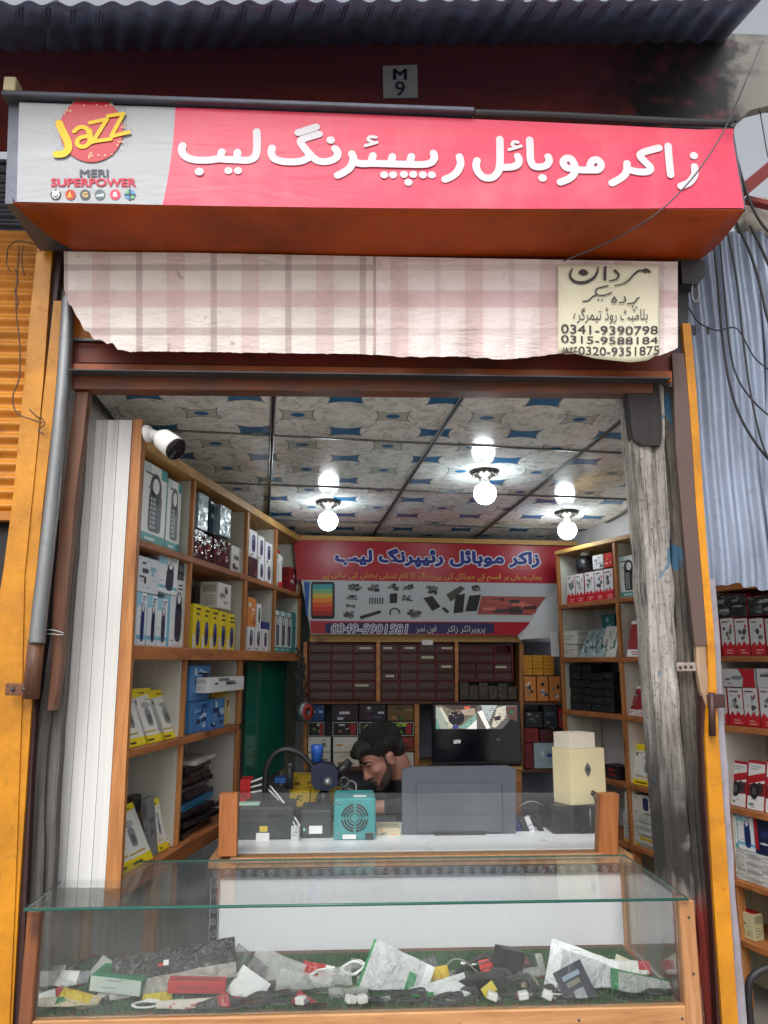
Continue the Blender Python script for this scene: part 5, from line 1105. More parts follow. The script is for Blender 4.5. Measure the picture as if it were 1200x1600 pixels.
tag(m.build('bag_handle', M_rubber), 'black curved handle at the lower right corner', 'handle')

# ------------------------------------------------------------------ back of the shop
FB = Frame((0.0, 2.2), 90.0)
YB = 2.2
t = thing('back_shelf', 'pine back shelf framing the drawers, boxes and television', 'shelf', P(650, 1204, YB))
def bpart(name, x0, y0, x1, y1, Y, d, mat, sl=0): m = MB(); pbar(m, x0, x1, y0, y1, Y, d, sl); return m.build(name, mat, t)
bpart('rail', 484, 990, 814, 1003, YB, 0.03, M_pale); bpart('top_strip', 455, 836, 925, 843, YB-0.03, 0.03, M_pale, 10)
bpart('post', 588, 1003, 594, 1096, YB, 0.2, M_pineX); bpart('post', 711, 1003, 716, 1096, YB, 0.2, M_pineX); bpart('post', 648, 1098, 655, 1206, YB, 0.2, M_pineX)
bpart('post', 812, 1004, 818, 1206, YB, 0.2, M_shelfp); bpart('post', 474, 1003, 480, 1206, YB, 0.2, M_pineX)
bpart('board', 478, 1096, 814, 1100, YB, 0.3, M_dpine); bpart('board', 478, 1199, 650, 1204, YB, 0.3, M_dpine); bpart('board', 655, 1198, 816, 1203, YB-0.12, 0.42, M_pale); bpart('board', 818, 1097, 885, 1101, YB, 0.25, M_dpine); bpart('board', 818, 1202, 900, 1207, YB, 0.25, M_dpine)
bpart('front_panel', 655, 1204, 806, 1330, YB-0.1, 0.02, M_lilac); bpart('corner_post', 806, 1204, 815, 1330, YB-0.11, 0.03, M_pineX); bpart('back_board', 474, 1003, 890, 1330, YB+0.34, 0.02, M_lilac)
# drawer cabinets
M_dcase = plain('cabinet_maroon', c(116, 40, 36), 0.4); M_draw = plain('smoky_drawer', c(74, 44, 44), 0.22, var=0.35, sc=25); M_dfill = plain('drawer_paper', c(196, 188, 166), 0.8)
def cabinet(x0, x1, y0, y1, nc, nr, label, skip=()):
    t = thing('drawer_cabinet', label, 'cabinet', P((x0+x1)/2, y1, YB+0.02), 'small parts cabinets on the back wall')
    a, b = P(x0, y1, YB+0.02), P(x1, y0, YB+0.02); W, H = b.x-a.x, b.z-a.z; m = MB()
    m.box((a.x+W/2, YB+0.15, a.z+H/2), (W, 0.01, H), 0.002)
    for k in range(nc+1): m.box((a.x+W*k/nc, YB+0.085, a.z+H/2), (0.006, 0.13, H), 0.001)
    for k in range(nr+1): m.box((a.x+W/2, YB+0.087, a.z+H*k/nr), (W, 0.126, 0.005), 0.001)
    m.build('case', M_dcase, t)
    for i in range(nc):
        for j in range(nr):
            if (i, j) in skip: continue
            r_ = random.Random(i*13+j*7+nc); ce = V((a.x+W*(i+0.5)/nc, YB+0.03+r_.choice((0, 0, 0, -0.012)), a.z+H*(j+0.5)/nr)); w, h = W/nc-0.01, H/nr-0.009
            m = MB(); m.box(ce+V((0, 0.03, 0)), (w, 0.06, h), 0.002); m.box(ce+V((0, -0.004, -h*0.22)), (w*0.8, 0.012, 0.005), 0.001); m.box(ce+V((0, -0.001, h*0.3)), (w*0.92, 0.004, 0.004), 0.001)
            d = m.build('drawer', M_draw, t)
            if r_.random() < 0.28: m = MB(); m.box(ce+V((w*r_.uniform(-0.15, 0.15), -0.0025, h*0.05)), (w*r_.uniform(0.45, 0.75), 0.002, h*0.3), 0.0005); m.build('paper_label', M_dfill, d)
cabinet(482, 587, 1006, 1094, 3, 6, 'leftmost dark maroon cabinet of small drawers under the banner')
cabinet(595, 710, 1006, 1094, 4, 6, 'middle dark maroon cabinet of small drawers under the banner')
cabinet(717, 800, 1008, 1064, 3, 4, 'right maroon cabinet of small drawers above the television', skip=((2, 3),))
for k in range(6):
    x0 = 718+k*15; item(FB, x0, x0+15, 1066+(k*5) % 9, P(700, 1094, YB)[2], A_rand(200+k, (66, 60, 50), ((110, 100, 80), (40, 36, 34), (90, 84, 70)), 5), f'{ORD[k]} dusty dark packet from the left, heaped above the television', d=0.08, ym=1080, back=0.03, group='dusty packets above the television', cat='packet', name='packet')
item(FB, 524, 552, 994, P(540, 1003, YB-0.01).z-0.012, A_plain((226, 224, 216), 1), 'small white card on the rail above the left drawers', d=0.004, back=-0.012, name='card', cat='card') if False else None
put(FB, P(668, 1003, YB-0.01).x, P(668, 1008, YB).z, 0.065, 0.03, 0.003, A_plain((226, 224, 218), 1), 'white paper tag on the rail above the middle drawers', 'tag', back=-0.006, name='paper_tag')
# cartons lower left of the television
zb1 = P(500, 1199, YB)[2]; zr = lambda y: P(560, y, YB)[2]
rows = [(1176, 1198, [(481, 517, A_rand(211, (206, 202, 190), ((120, 110, 96), (60, 60, 64)), 4), 'white carton with dark print, bottom row beside the microscope'), (520, 562, A_rand(212, (212, 206, 188), ((190, 130, 50), (160, 110, 60)), 4), 'white and tan carton, bottom row behind the man'), (563, 606, A_rand(213, (150, 120, 70), ((190, 150, 90), (90, 70, 44)), 4), 'brown carton hidden behind the head, bottom row'), (608, 647, A_rand(214, (200, 196, 186), ((120, 60, 50), (90, 90, 92)), 4), 'pale carton at the right end of the bottom row')]),
        (1152, 1175, [(481, 517, A_rand(221, (214, 210, 200), ((50, 50, 54), (130, 128, 120)), 4), 'white carton with a dark logo, second row from the bottom'), (520, 562, A_rand(222, (220, 216, 204), ((206, 150, 40), (206, 150, 40)), 3), 'white and orange striped carton above the tan one'), (563, 606, A_rand(223, (150, 70, 40), ((200, 110, 40), (80, 30, 26)), 4), 'rust coloured carton directly behind the head'), (608, 647, A_rand(224, (130, 50, 34), ((220, 110, 40), (190, 60, 40), (60, 30, 30)), 6), 'red and orange carton at the right end, second row')]),
        (1128, 1151, [(481, 507, A_frame(231), 'black framed carton at the left end, third row'), (519, 560, A_frame(232), 'second black framed carton with red block, third row'), (561, 604, A_frame(233), 'third black framed carton above the head'), (606, 647, A_frame(234, ((90, 160, 60), (180, 200, 60), (60, 60, 60))), 'black framed carton with green print, third row')]),
        (1101, 1127, [(481, 507, A_rand(241, (24, 60, 118), ((40, 90, 150), (150, 190, 220)), 5), 'dark blue carton at the left end of the top row'), (518, 560, A_rand(242, (36, 22, 40), ((206, 206, 206), (90, 30, 60), (60, 40, 70)), 6), 'dark carton with white print in the top row'), (561, 604, A_rand(243, (34, 20, 38), ((190, 196, 200), (110, 40, 70), (70, 90, 110)), 6), 'dark purple carton with pale print in the top row'), (605, 647, A_rand(244, (104, 80, 36), ((150, 120, 60), (70, 56, 30), (60, 90, 50)), 6), 'olive brown carton at the right end of the top row')])]
for yt, yb, its in rows:
    for x0, x1, a, lb in its: item(FB, x0, x1, yt, P(560, yb, YB+0.02)[2]+(0.001 if yb < 1198 else 0.0), a, lb, d=0.2, back=0.02, ym=(yt+yb)/2, group='cartons on the back shelf')
# column right of the television
for j in range(3):
    for i in range(3):
        x0 = 815+i*17; item(FB, x0, x0+17, 1024+j*10.5, P(840, 1034.5+j*10.5, YB)[2]+0.001, A_plain((206, 142, 40), i+j), f'{ORD[i]} golden box from the left, {("top", "middle", "bottom")[j]} row right of the drawers', d=0.15, ym=1030+j*10, back=0.0, group='golden boxes right of the drawers')
for i, (x0, x1) in enumerate(((819, 838), (839, 857), (858, 876))): item(FB, x0, x1, 1057, P(840, 1096, YB)[2], A_rand(250+i, (206, 128, 60), ((220, 220, 214), (70, 120, 150), (40, 36, 36)), 6), f'{ORD[i]} orange and white box below the golden boxes', d=0.15, ym=1075, back=0.0, group='orange and white boxes')
for i, (x0, x1, yt, q, lb) in enumerate(((820, 848, 1112, (30, 26, 30), 'black gadget box right of the television'), (849, 872, 1104, (40, 44, 50), 'dark grey gadget box right of the television'), (873, 880, 1108, (170, 24, 40), 'slim red box at the shelf corner right of the television'))): item(FB, x0, x1, yt, P(840, 1137, YB)[2], A_rand(260+i, q, ((90, 90, 94), (60, 100, 110), (150, 150, 150)), 5), lb, d=0.12, ym=1125, back=0.0)
item(FB, 819, 842, 1138, P(840, 1160, YB)[2], A_plain((132, 20, 30), 3), 'dark red box right of the television', d=0.14, ym=1150, back=0.0); item(FB, 843, 868, 1140, P(840, 1160, YB)[2], A_rand(265, (80, 26, 34), ((120, 40, 50), (40, 30, 34)), 4), 'maroon patterned box next to the dark red box', d=0.14, ym=1150, back=0.0)
item(FB, 819, 833, 1161, P(840, 1201, YB)[2], A_plain((120, 22, 36), 4), 'upright red box at the foot of the column right of the television', d=0.14, ym=1180, back=0.0); item(FB, 834, 870, 1161, P(840, 1201, YB)[2], A_rand(266, (160, 176, 186), ((30, 80, 140), (200, 210, 214)), 3), 'pale blue and white box beside the upright red box', d=0.14, ym=1180, back=0.0)
for k in range(4):
    a = P(863+k*3.2, 1026, YB-0.08); m = MB(); m.bar(a, a+V((0.0, 0.01, 0.14)), 0.01, 0.01, 0.001); o = m.build('stick_pack', M_white); tag(o, f'{ORD[k]} slim white stick pack with yellow tip beside the white boxes', 'stick', 'stick packs at the right shelf end')
    # yellow tip is the lower end of the pack
    m = MB(); m.bar(a+V((0, 0, -0.07)), a+V((0, 0, -0.002)), 0.0105, 0.0105, 0.001); m.build('tip', plain('tip_yellow_%d' % k, c(206, 200, 40), 0.5), o)
# tape roll on the left
t = thing('tape_roll', 'silver and red tape roll hanging by the back shelf', 'tape', P(470, 1112, 2.0)); p0 = P(470, 1112, 2.0)
m = MB(); m.lathe([(0.03, 0.0), (0.055, 0.0), (0.055, 0.05), (0.03, 0.05), (0.03, 0.0)], p0, (0.8, -0.6, 0), 20); m.build('roll', M_steel, t)
m = MB(); m.lathe([(0.022, 0.051), (0.042, 0.052), (0.045, 0.045), (0.022, 0.045)], p0, (0.8, -0.6, 0), 20); m.build('label_ring', plain('tape_red', c(180, 60, 50), 0.5), t)
for k in range(7):
    p0 = P(462+6*(k % 2)+k, 1012+k*13, 2.1); m = MB(); m.tube(smooth_path([p0, p0+V((0.02, 0, -0.03)), p0+V((-0.015, -0.01, -0.06)), p0+V((0.02, 0.0, -0.09)), p0+V((0.03, 0, -0.04))]), 0.007, 6)
    tag(m.build('cable_coil', M_rubber), f'{ORD[k]} black cable coil from the top, hung left of the drawers', 'cable', 'black coils left of the drawers')

# ------------------------------------------------------------------ banner
YN = 2.165
t = thing('banner', 'red and white printed banner with blue Urdu heading on the back wall', 'banner', P(680, 995, YN))
def bp(x, y, L=0): return P(x, y, YN-0.0009*L)
def bpoly(mb, pts, col, L=1): mb.poly([bp(x, y, L) for x, y in pts], col=col)
BR, BW, BN = c(166, 18, 38), c(178, 182, 186), c(34, 30, 84)
m = MB(); m.prism([bp(x, y) for x, y in ((459, 843), (917, 855), (872, 912), (874, 995), (812, 999), (808, 993), (486, 991))], (0, 0.003, 0), col=BW)
bpoly(m, ((459, 843), (917, 855), (872, 912), (464, 906)), BR); bpoly(m, ((484, 970), (830, 972), (809, 993), (486, 990)), BR)
banner_cloth = m.build('cloth', printed('banner_vinyl', 0.32, crinkle=0.06, csc=6), t)
m = MB(); bpoly(m, [(873, 914), (874.5, 995), (811, 999.5), (850, 938)], c(206, 208, 212), 3); bpoly(m, [(873, 914), (850, 938), (856, 940)], c(186, 188, 194), 4); m.build('folded_corner', MATS['banner_vinyl'], t, fix=False)
m = MB(); bpoly(m, RR(508, 973, 772, 990, 0.1), BN, 2); m.build('number_band', M_ink, t, fix=False)
hd = urdu('زاکر موبائل رئیپرنگ لیب'); q = [bp(525, 884, 3), bp(842, 888, 3), bp(842, 861, 3), bp(525, 857, 3)]
m = MB(); bx = text(m, hd, None, 0, c(220, 222, 232), quad=q, fat=0.12); text(m, hd, None, 0, c(36, 44, 130), quad=[v+V((0, -0.0012, 0)) for v in q], fat=0.055)
m.build('heading', M_ink, t, fix=False)
m = MB(); text(m, urdu('ہمارے ہاں ہر قسم کے موبائل کی ریپئرنگ کا کام تسلی بخش کی جاتی ہے'), None, 0, c(206, 160, 60), quad=[bp(504, 906, 3), bp(846, 910, 3), bp(846, 896, 3), bp(504, 892, 3)], offset=0.004)
text(m, '0349-5901581', None, 0, c(214, 216, 224), quad=[bp(517, 989, 4), bp(635, 990, 4), bp(637, 976, 4), bp(519, 975, 4)], fat=0.09); text(m, '0349-5901581', None, 0, BN, quad=[bp(517, 989, 5), bp(635, 990, 5), bp(637, 976, 5), bp(519, 975, 5)], offset=-0.006)
text(m, urdu('فون نمبر'), None, 0, c(206, 200, 196), quad=[bp(650, 990, 4), bp(682, 990, 4), bp(682, 976, 4), bp(650, 976, 4)]); text(m, urdu('پروپرائٹر زاکر'), None, 0, c(206, 200, 196), quad=[bp(698, 991, 4), bp(758, 991, 4), bp(758, 977, 4), bp(698, 977, 4)])
m.build('small_lettering', M_ink, t, fix=False, kind='stuff')
ph = t
def pic(fn): m = MB(); fn(m); m.build('picture', M_ink, ph, fix=False)
def p1(m):
    bpoly(m, RR(486, 909, 523, 967, 0.1), c(20, 20, 24), 2); cols_ = [(60, 150, 160), (110, 170, 130), (200, 170, 70), (220, 130, 50), (214, 84, 44), (196, 52, 40), (160, 36, 36)]
    for k, q in enumerate(cols_): bpoly(m, [(489, 913+k*7), (520, 913+k*7), (519, 920+k*7), (488, 920+k*7)], c(*q), 3)
pic(p1); pic(lambda m: (bpoly(m, [(475, 909), (484, 909), (481, 962), (478, 962)], c(40, 90, 160), 2)))
ZE = lambda x, y: (470+x/2.727, 830+y/2.727)
r = random.Random(3)
def blob(cx, cy, w, h, q, n):
    def f(m):
        for k in range(n):
            x, y = cx+r.uniform(-w, w)*0.6, cy+r.uniform(-h, h)*0.6; ww, hh = w*r.uniform(0.2, 0.5), h*r.uniform(0.15, 0.4); a = r.uniform(-0.5, 0.5)
            bpoly(m, [ZE(x+(dx*ww*math.cos(a)-dy*hh*math.sin(a)), y+(dx*ww*math.sin(a)+dy*hh*math.cos(a))) for dx, dy in ((-1, -1), (1, -1), (1, 1), (-1, 1))], c(*q[k % len(q)]), 2+k*0.3)
    pic(f)
G = ((60, 60, 66), (40, 40, 46), (110, 110, 112)); 
for (x, y, w, h) in ((230, 240, 30, 17), (312, 240, 28, 18), (390, 240, 30, 18), (458, 240, 30, 15), (215, 280, 26, 13), (452, 288, 26, 18), (212, 318, 25, 8), (205, 355, 26, 18), (485, 348, 36, 26), (560, 250, 30, 22), (750, 242, 26, 18)): blob(x, y, w, h, G, 9)
def slab(pts, q): pic(lambda m: bpoly(m, [ZE(*p) for p in pts], c(*q), 3))
slab([(380, 266), (412, 264), (410, 306), (378, 306)], (24, 24, 28)); slab([(250, 362), (338, 336), (344, 348), (256, 376)], (36, 36, 42)); slab([(522, 285), (560, 275), (596, 322), (560, 340)], (26, 26, 34)); slab([(660, 275), (700, 265), (692, 345), (650, 350)], (20, 20, 26)); slab([(718, 275), (768, 270), (750, 340), (700, 342)], (16, 16, 20)); slab([(620, 270), (680, 232), (700, 244), (640, 300)], (70, 66, 58)); slab([(600, 330), (612, 322), (634, 344), (622, 350)], (40, 40, 46))
for k in range(6): slab([(292+k*11, 284), (298+k*11, 282), (296+k*11, 310), (291+k*11, 310)], (50, 50, 56))
pic(lambda m: [bpoly(m, [ZE(*p) for p in qd], c(40, 40, 46), 2) for qd in [[(400+24*math.cos(a), 348+22*math.sin(a)), (400+24*math.cos(a+.3), 348+22*math.sin(a+.3)), (400+17*math.cos(a+.3), 348+16*math.sin(a+.3)), (400+17*math.cos(a), 348+16*math.sin(a))] for a in [2.6+.3*k for k in range(13)]]])
def hands(m):
    bpoly(m, [ZE(*p) for p in ((770, 276), (1045, 280), (985, 358), (752, 354))], c(150, 70, 64), 2)
    for k in range(14):
        x, y = r.uniform(780, 1000), r.uniform(288, 345); bpoly(m, [ZE(x-30, y-5), ZE(x+28, y-9), ZE(x+26, y+6), ZE(x-26, y+8)], c(*r.choice(((70, 40, 40), (196, 110, 96), (50, 50, 56), (170, 80, 74)))), 2.3+k*0.2)
pic(hands)

# ------------------------------------------------------------------ television
YT = 2.08
t = thing('television', 'black flat television showing two camera views on the back shelf', 'television', P(742, 1198, YT))
a, b = P(676, 1196, YT), P(813, 1098, YT); W, H = b.x-a.x, b.z-a.z; ce = V((a.x+W/2, YT, a.z+H/2))
m = MB(); m.box(ce+V((0, 0.025, 0)), (W, 0.045, H), 0.006); m.build('body', M_black, t)
m = MB(); m.box(ce+V((0, 0.0, 0.004)), (W-0.012, 0.004, H-0.03), 0.001); scr = m.build('screen', plain('screen_black', (0.006, 0.008, 0.014), 0.12), t)
m = MB(); m.box(ce+V((0, 0.03, -H/2-0.008)), (0.26, 0.14, 0.012), 0.004); m.box(ce+V((0, 0.03, -H/2)), (0.06, 0.03, 0.03), 0.004); m.build('stand', M_black, t)
r = random.Random(8); M_scr = emit('screen_picture', None, 0.85, attr=True)
for v_, (x0, x1) in enumerate(((681, 745), (745, 808))):
    m = MB(); y0, y1 = 1102, 1139; lay = [0]
    def sp(pts, q): lay[0] += 1; m.poly([P(lerp(x0, x1, a), lerp(y0, y1, b), YT-0.004-lay[0]*0.00003) for a, b in pts], col=c(*q))
    if v_ == 0:
        sp(R4(0, 0, 1, 1), (112, 104, 92)); sp([(0, 0.05), (0.08, 0.1), (0.36, 1), (0.12, 1), (0, 0.55)], (150, 160, 146)); sp([(0.08, 0.1), (0.14, 0.08), (0.42, 0.9), (0.34, 0.98)], (196, 192, 172)); sp([(0.02, 0.5), (0.1, 1), (0, 1)], (96, 140, 130))
        sp(EL(0.5, 0.55, 0.2, 0.3, 16), (34, 34, 40)); sp([(0.15, 0), (1, 0), (1, 0.22), (0.4, 0.2)], (70, 60, 54)); sp([(0.55, 0.95), (0.98, 0.35), (1, 0.6), (0.75, 1)], (120, 158, 146)); sp([(0.75, 1), (1, 0.6), (1, 1)], (222, 222, 214)); sp([(0.6, 0.2), (0.95, 0.12), (0.95, 0.4), (0.7, 0.42)], (168, 150, 130)); sp([(0.68, 0.06), (0.84, 0.04), (0.82, 0.16), (0.7, 0.16)], (200, 92, 70)); sp(EL(0.48, 0.92, 0.07, 0.09, 10), (48, 62, 120))
    else:
        sp(R4(0, 0, 1, 1), (96, 92, 88)); sp([(0.1, 0), (0.5, 0), (0.3, 0.7), (0.2, 0.4)], (170, 180, 178)); sp([(0.02, 0.28), (0.14, 0.2), (0.34, 0.96), (0.24, 1.0)], (232, 230, 220)); sp([(0.5, 0.1), (0.72, 0.02), (0.72, 0.5), (0.46, 0.95), (0.36, 0.9)], (196, 190, 172)); sp([(0.72, 0.1), (1, 0.02), (1, 0.7), (0.8, 0.6)], (84, 60, 56)); sp([(0.62, 1), (0.86, 0.56), (1, 0.7), (1, 1)], (14, 16, 22)); sp([(0.42, 0.5), (0.6, 0.42), (0.58, 0.62), (0.44, 0.66)], (44, 42, 46)); sp(EL(0.86, 0.3, 0.05, 0.1, 10), (50, 96, 70))
    for k in range(46):
        a, b = r.uniform(0.18, 0.9), r.uniform(0.1, 0.9); w_, h_ = r.uniform(0.012, 0.05), r.uniform(0.02, 0.07)
        if v_ and a+b > 1.45: continue
        sp([(a, b), (min(1, a+w_), b+h_*0.4), (min(1, a+w_*0.8), min(1, b+h_)), (a-0.01, min(1, b+h_*0.7))], r.choice(((40, 40, 44), (60, 58, 56), (190, 186, 172), (120, 104, 90), (150, 110, 96), (52, 50, 60), (30, 30, 34))))
    m.build('camera_view', M_scr, scr, fix=False)
m = MB(); text(m, 'unv', (709, 1156, 720, 1162), YT-0.004, c(210, 210, 214), bold=0.01); text(m, 'unv', (776, 1154, 782, 1157), YT-0.004, c(90, 96, 120)); m.build('screen_lettering', M_scr, scr, fix=False)
put(FB, P(690, 1196, 2.0).x, P(690, 1199, YT).z, 0.12, 0.02, 0.06, A_rand(280, (60, 24, 36), ((150, 40, 50), (40, 50, 90)), 5), 'small dark red pack in front of the television', 'pack', back=-0.2, name='flat_pack', yaw=10)

# ------------------------------------------------------------------ lamps and security camera
M_bulb = emit('bulb_glow', (0.86, 0.96, 1.0), BULB); M_brz = paint('bronze_rosette', c(96, 90, 84), 0.35, (0.04, 0.035, 0.03), 0.5, 30, metal=0.7)
for k, (x, y) in enumerate(((757, 737), (513, 784), (885, 800))):
    p = PC(x, y); t = thing('ceiling_lamp', ('bare lit bulb in a bronze rosette nearest the entrance', 'lit bulb in a bronze rosette at the left of the ceiling', 'lit bulb in a bronze rosette at the right, near the back')[k], 'lamp', p, 'lit bulbs on the ceiling')
    m = MB(); m.lathe([(0.0, 0.002), (0.062, 0.0), (0.066, -0.006), (0.056, -0.014), (0.046, -0.016), (0.036, -0.026), (0.026, -0.03), (0.024, -0.04), (0.0, -0.041)], p, seg=28); m.build('rosette', M_brz, t)
    m = MB()
    for q in range(14): a = 2*math.pi*q/14; m.lathe([(0.0, -0.007), (0.006, -0.004), (0.008, 0.0)], p+V((0.054*math.cos(a), 0.054*math.sin(a), -0.013)), seg=8)
    m.build('ornament', M_brz, t)
    m = MB(); m.lathe([(0.021, -0.04), (0.023, -0.056), (0.029, -0.064)], p, seg=20); m.build('bulb_neck', M_white, t)
    m = MB(); m.lathe([(0.029, -0.064)]+[(0.05*math.cos(an), -0.1-0.05*math.sin(an)) for an in [i*math.pi/20 for i in range(-9, 11)] if -0.1-0.05*math.sin(an) < -0.064], p, seg=24); m.build('bulb', M_bulb, t)
t = thing('security_camera', 'white security camera on a swivel bracket at the top of the left shelf', 'camera', P(240, 690, 0.06))
pm, pb, pe = P(229, 678, 0.115), P(252, 684, 0.05), P(283, 708, 0.0)
m = MB(); m.lathe([(0, 0.02), (0.024, 0.016), (0.03, 0.004), (0.03, 0.0)], pm, (0.95, -0.25, 0.1), 20); m.build('mount_plate', M_white, t)
m = MB(); m.tube(smooth_path([pm+V((0.015, -0.004, 0.0)), pm.lerp(pb, 0.45)+V((0, 0, 0.008)), pb]), 0.0125, 12, round_cap=True); m.lathe([(0.0, 0.014), (0.012, 0.008), (0.014, 0), (0.012, -0.008), (0, -0.014)], pm.lerp(pb, 0.5), (0, 0, 1), 12); m.build('swivel_arm', M_white, t)
ax = (pe-pb).normalized(); m = MB(); m.lathe([(0, -0.012), (0.024, -0.008), (0.034, 0.01), (0.037, 0.055), (0.0365, 0.082), (0.0, 0.083)], pb, ax, 24); body = m.build('body', M_white, t)
m = MB(); m.lathe([(0.0365, 0.0815), (0.037, 0.085), (0.034, 0.087), (0.0, 0.087)], pb, ax, 24); m.build('lens_cover', plain('lens_black', (0.01, 0.01, 0.012), 0.08), body)
# ------------------------------------------------------------------ service counter
YC = 0.45; ZT = P(660, 1338, YC).z
t = thing('service_counter', 'white service counter with dark scroll border, wooden ends and a glass screen', 'counter', P(660, 1600, YC))
xl, xr = P(330, 1350, YC).x, P(985, 1350, YC).x; zb = FLZ
M_panel = plain('counter_white', c(232, 233, 238), 0.3, var=0.03, sc=3); M_bord = plain('border_navy', c(36, 38, 50), 0.25, var=0.2); M_scroll = plain('border_silver', c(150, 154, 164), 0.3, metal=0.3)
m = MB(); m.box(((xl+xr)/2, YC+0.012, (ZT-0.03+zb)/2), (xr-xl, 0.018, ZT-0.03-zb), 0.002); m.build('front_panel', M_panel, t)
bw = 0.032
for a, b in (((xl, ZT-0.03-bw), (xr, ZT-0.03)), ((xl, zb), (xl+bw, ZT-0.03-bw)), ((xr-bw, zb), (xr, ZT-0.03-bw))):
    m = MB(); m.box(((a[0]+b[0])/2, YC, (a[1]+b[1])/2), (b[0]-a[0]-0.001, 0.008, b[1]-a[1]-0.001), 0.002); strip = m.build('border_strip', M_bord, t); m = MB()
    hz = b[0]-a[0] > b[1]-a[1]; n = int(max(b[0]-a[0], b[1]-a[1])/0.036)
    for k in range(n):
        ce = V((a[0]+(b[0]-a[0])*((k+0.5)/n if hz else 0.5), YC-0.0045, a[1]+(b[1]-a[1])*(0.5 if hz else (k+0.5)/n)))
        pts = []
        for q in range(16):
            an = q/15*3.3*math.pi*(1 if k % 2 else -1); rr = 0.012*(1-q/18); d = V((rr*math.cos(an), 0, rr*math.sin(an))); pts.append(ce+(d if hz else V((d.z, 0, d.x))))
        m.tube(pts, 0.0013, 5)
    L = [V((a[0]+0.002, YC-0.0045, a[1]+0.003)), V((b[0]-0.002, YC-0.0045, a[1]+0.003))] if hz else [V((a[0]+0.003, YC-0.0045, a[1])), V((a[0]+0.003, YC-0.0045, b[1]))]
    off = V((0, 0, b[1]-a[1]-0.006)) if hz else V((b[0]-a[0]-0.006, 0, 0))
    m.tube(L, 0.0012, 5); m.tube([q+off for q in L], 0.0012, 5); m.build('scrollwork', M_scroll, strip, kind='stuff')
M_chip = paint('chipboard_edge', c(176, 128, 84), 0.7, c(90, 60, 40), 0.6, 40)
m = MB(); m.box(((xl+xr)/2, YC+0.29, ZT-0.016), (xr-xl+0.02, 0.60, 0.026), 0.002); m.build('top_board', M_chip, t)
m = MB(); m.box(((xl+xr)/2, YC+0.33, ZT-0.001), (xr-xl-0.03, 0.5, 0.004), 0.001); m.build('top_sheet', M_panel, t)
for x0, x1 in ((343, 371), (938, 967)): m = MB(); m.prism([P(x, y, YC+0.0) for x, y in ((x0, 1241), (x1, 1241), (x1-2, 1338), (x0-2, 1338))], (0, 0.05, 0)); m.build('end_post', M_pine, t)
m = MB(); m.prism([P(x, y, YC+0.02) for x, y in ((371, 1239), (938, 1239), (938, 1337), (371, 1337))], (0, 0.006, 0)); m.build('glass_screen', M_glass, t)
m = MB(); m.box(P(655, 1341, YC-0.008), (P(950, 1341, YC).x-P(368, 1341, YC).x, 0.014, 0.018), 0.002); m.build('glass_bead', M_chip, t)
for sx_ in (xl+0.01, xr-0.01): m = MB(); m.box((sx_, YC+0.32, (ZT-0.03+zb)/2), (0.018, 0.56, ZT-0.03-zb), 0.002); m.build('side_panel', M_pvcy, t)

# ------------------------------------------------------------------ bench instruments
ZQ = ZT+0.0015
def dev(name, label, cat, x0, x1, yt, Y, d, mat, grp=None):
    a, b = P(x0, yt, Y), P(x1, yt, Y); t = thing(name, label, cat, V(((a.x+b.x)/2, Y+d/2, ZQ)), grp); W, H = b.x-a.x, a.z-ZQ
    m = MB(); m.box(V(((a.x+b.x)/2, Y+d/2, ZQ+H/2)), (W, d, H), 0.006); m.build('case', mat, t); return t, V(((a.x+b.x)/2, Y, ZQ+H/2)), W, H
M_teal = paint('teal_enamel', c(58, 150, 154), 0.4, c(30, 80, 84), 0.25, 6)
t, ce, W, H = dev('power_supply', 'teal bench power supply with round fan grille on the counter', 'power supply', 522, 587, 1248, 0.70, 0.2, M_teal)
m = MB()
for rr in (0.016, 0.027, 0.038, 0.048):
    for k in range(4):
        a0 = k*math.pi/2+0.12; m.tube([ce+V((rr*math.cos(a0+q*0.19), -0.001, rr*math.sin(a0+q*0.19)+0.005)) for q in range(8)], 0.0032 if rr > 0.02 else 0.002, 6)
m.build('fan_grille', M_black, t)
for dx, dz in ((-0.07, 0.06), (-0.055, 0.055), (0.06, -0.05), (-0.06, -0.05)): m = MB(); m.lathe([(0, 0.003), (0.004, 0.002), (0.005, 0)], ce+V((dx, 0, dz)), (0, -1, 0), 10); m.build('screw', M_steel, t)
m = MB(); m.box(ce+V((-0.02, -0.001, -H/2+0.012)), (0.05, 0.004, 0.016), 0.001); m.build('sticker', M_white, t)
m = MB(); m.box(ce+V((0.055, -0.001, -H/2+0.014)), (0.03, 0.006, 0.022), 0.001); m.build('socket', M_black, t)
m = MB(); m.box(ce+V((0.02, 0.05, H/2+0.001)), (0.05, 0.03, 0.002), 0.0005); m.build('top_sticker', M_white, t)
M_char = plain('charcoal_case', c(46, 50, 56), 0.45)
t, ce, W, H = dev('rework_station', 'charcoal rework station with vents and a power socket, left on the counter', 'station', 373, 459, 1262, 0.72, 0.2, M_char)
for g in (-0.05, 0.035):
    for k in range(6): m = MB(); m.box(ce+V((g, -0.0008, 0.045-k*0.009)), (0.06, 0.003, 0.0035), 0.0005); m.build('vent_slot', M_black, t)
m = MB(); m.box(ce+V((-0.01, -0.004, -0.05)), (0.05, 0.012, 0.036), 0.003); m.build('socket', M_white, t); m = MB(); m.box(ce+V((-0.008, -0.003, -0.018)), (0.03, 0.003, 0.02), 0.001); m.build('sticker', plain('yellow_sticker', c(214, 190, 60), 0.5), t)
m = MB(); m.box(ce+V((-0.075, 0.06, H/2+0.004)), (0.09, 0.05, 0.008), 0.002); tag(m.build('phone_board', plain('pale_green', c(170, 206, 188), 0.4)), 'pale green phone part lying on the charcoal rework station', 'phone part')
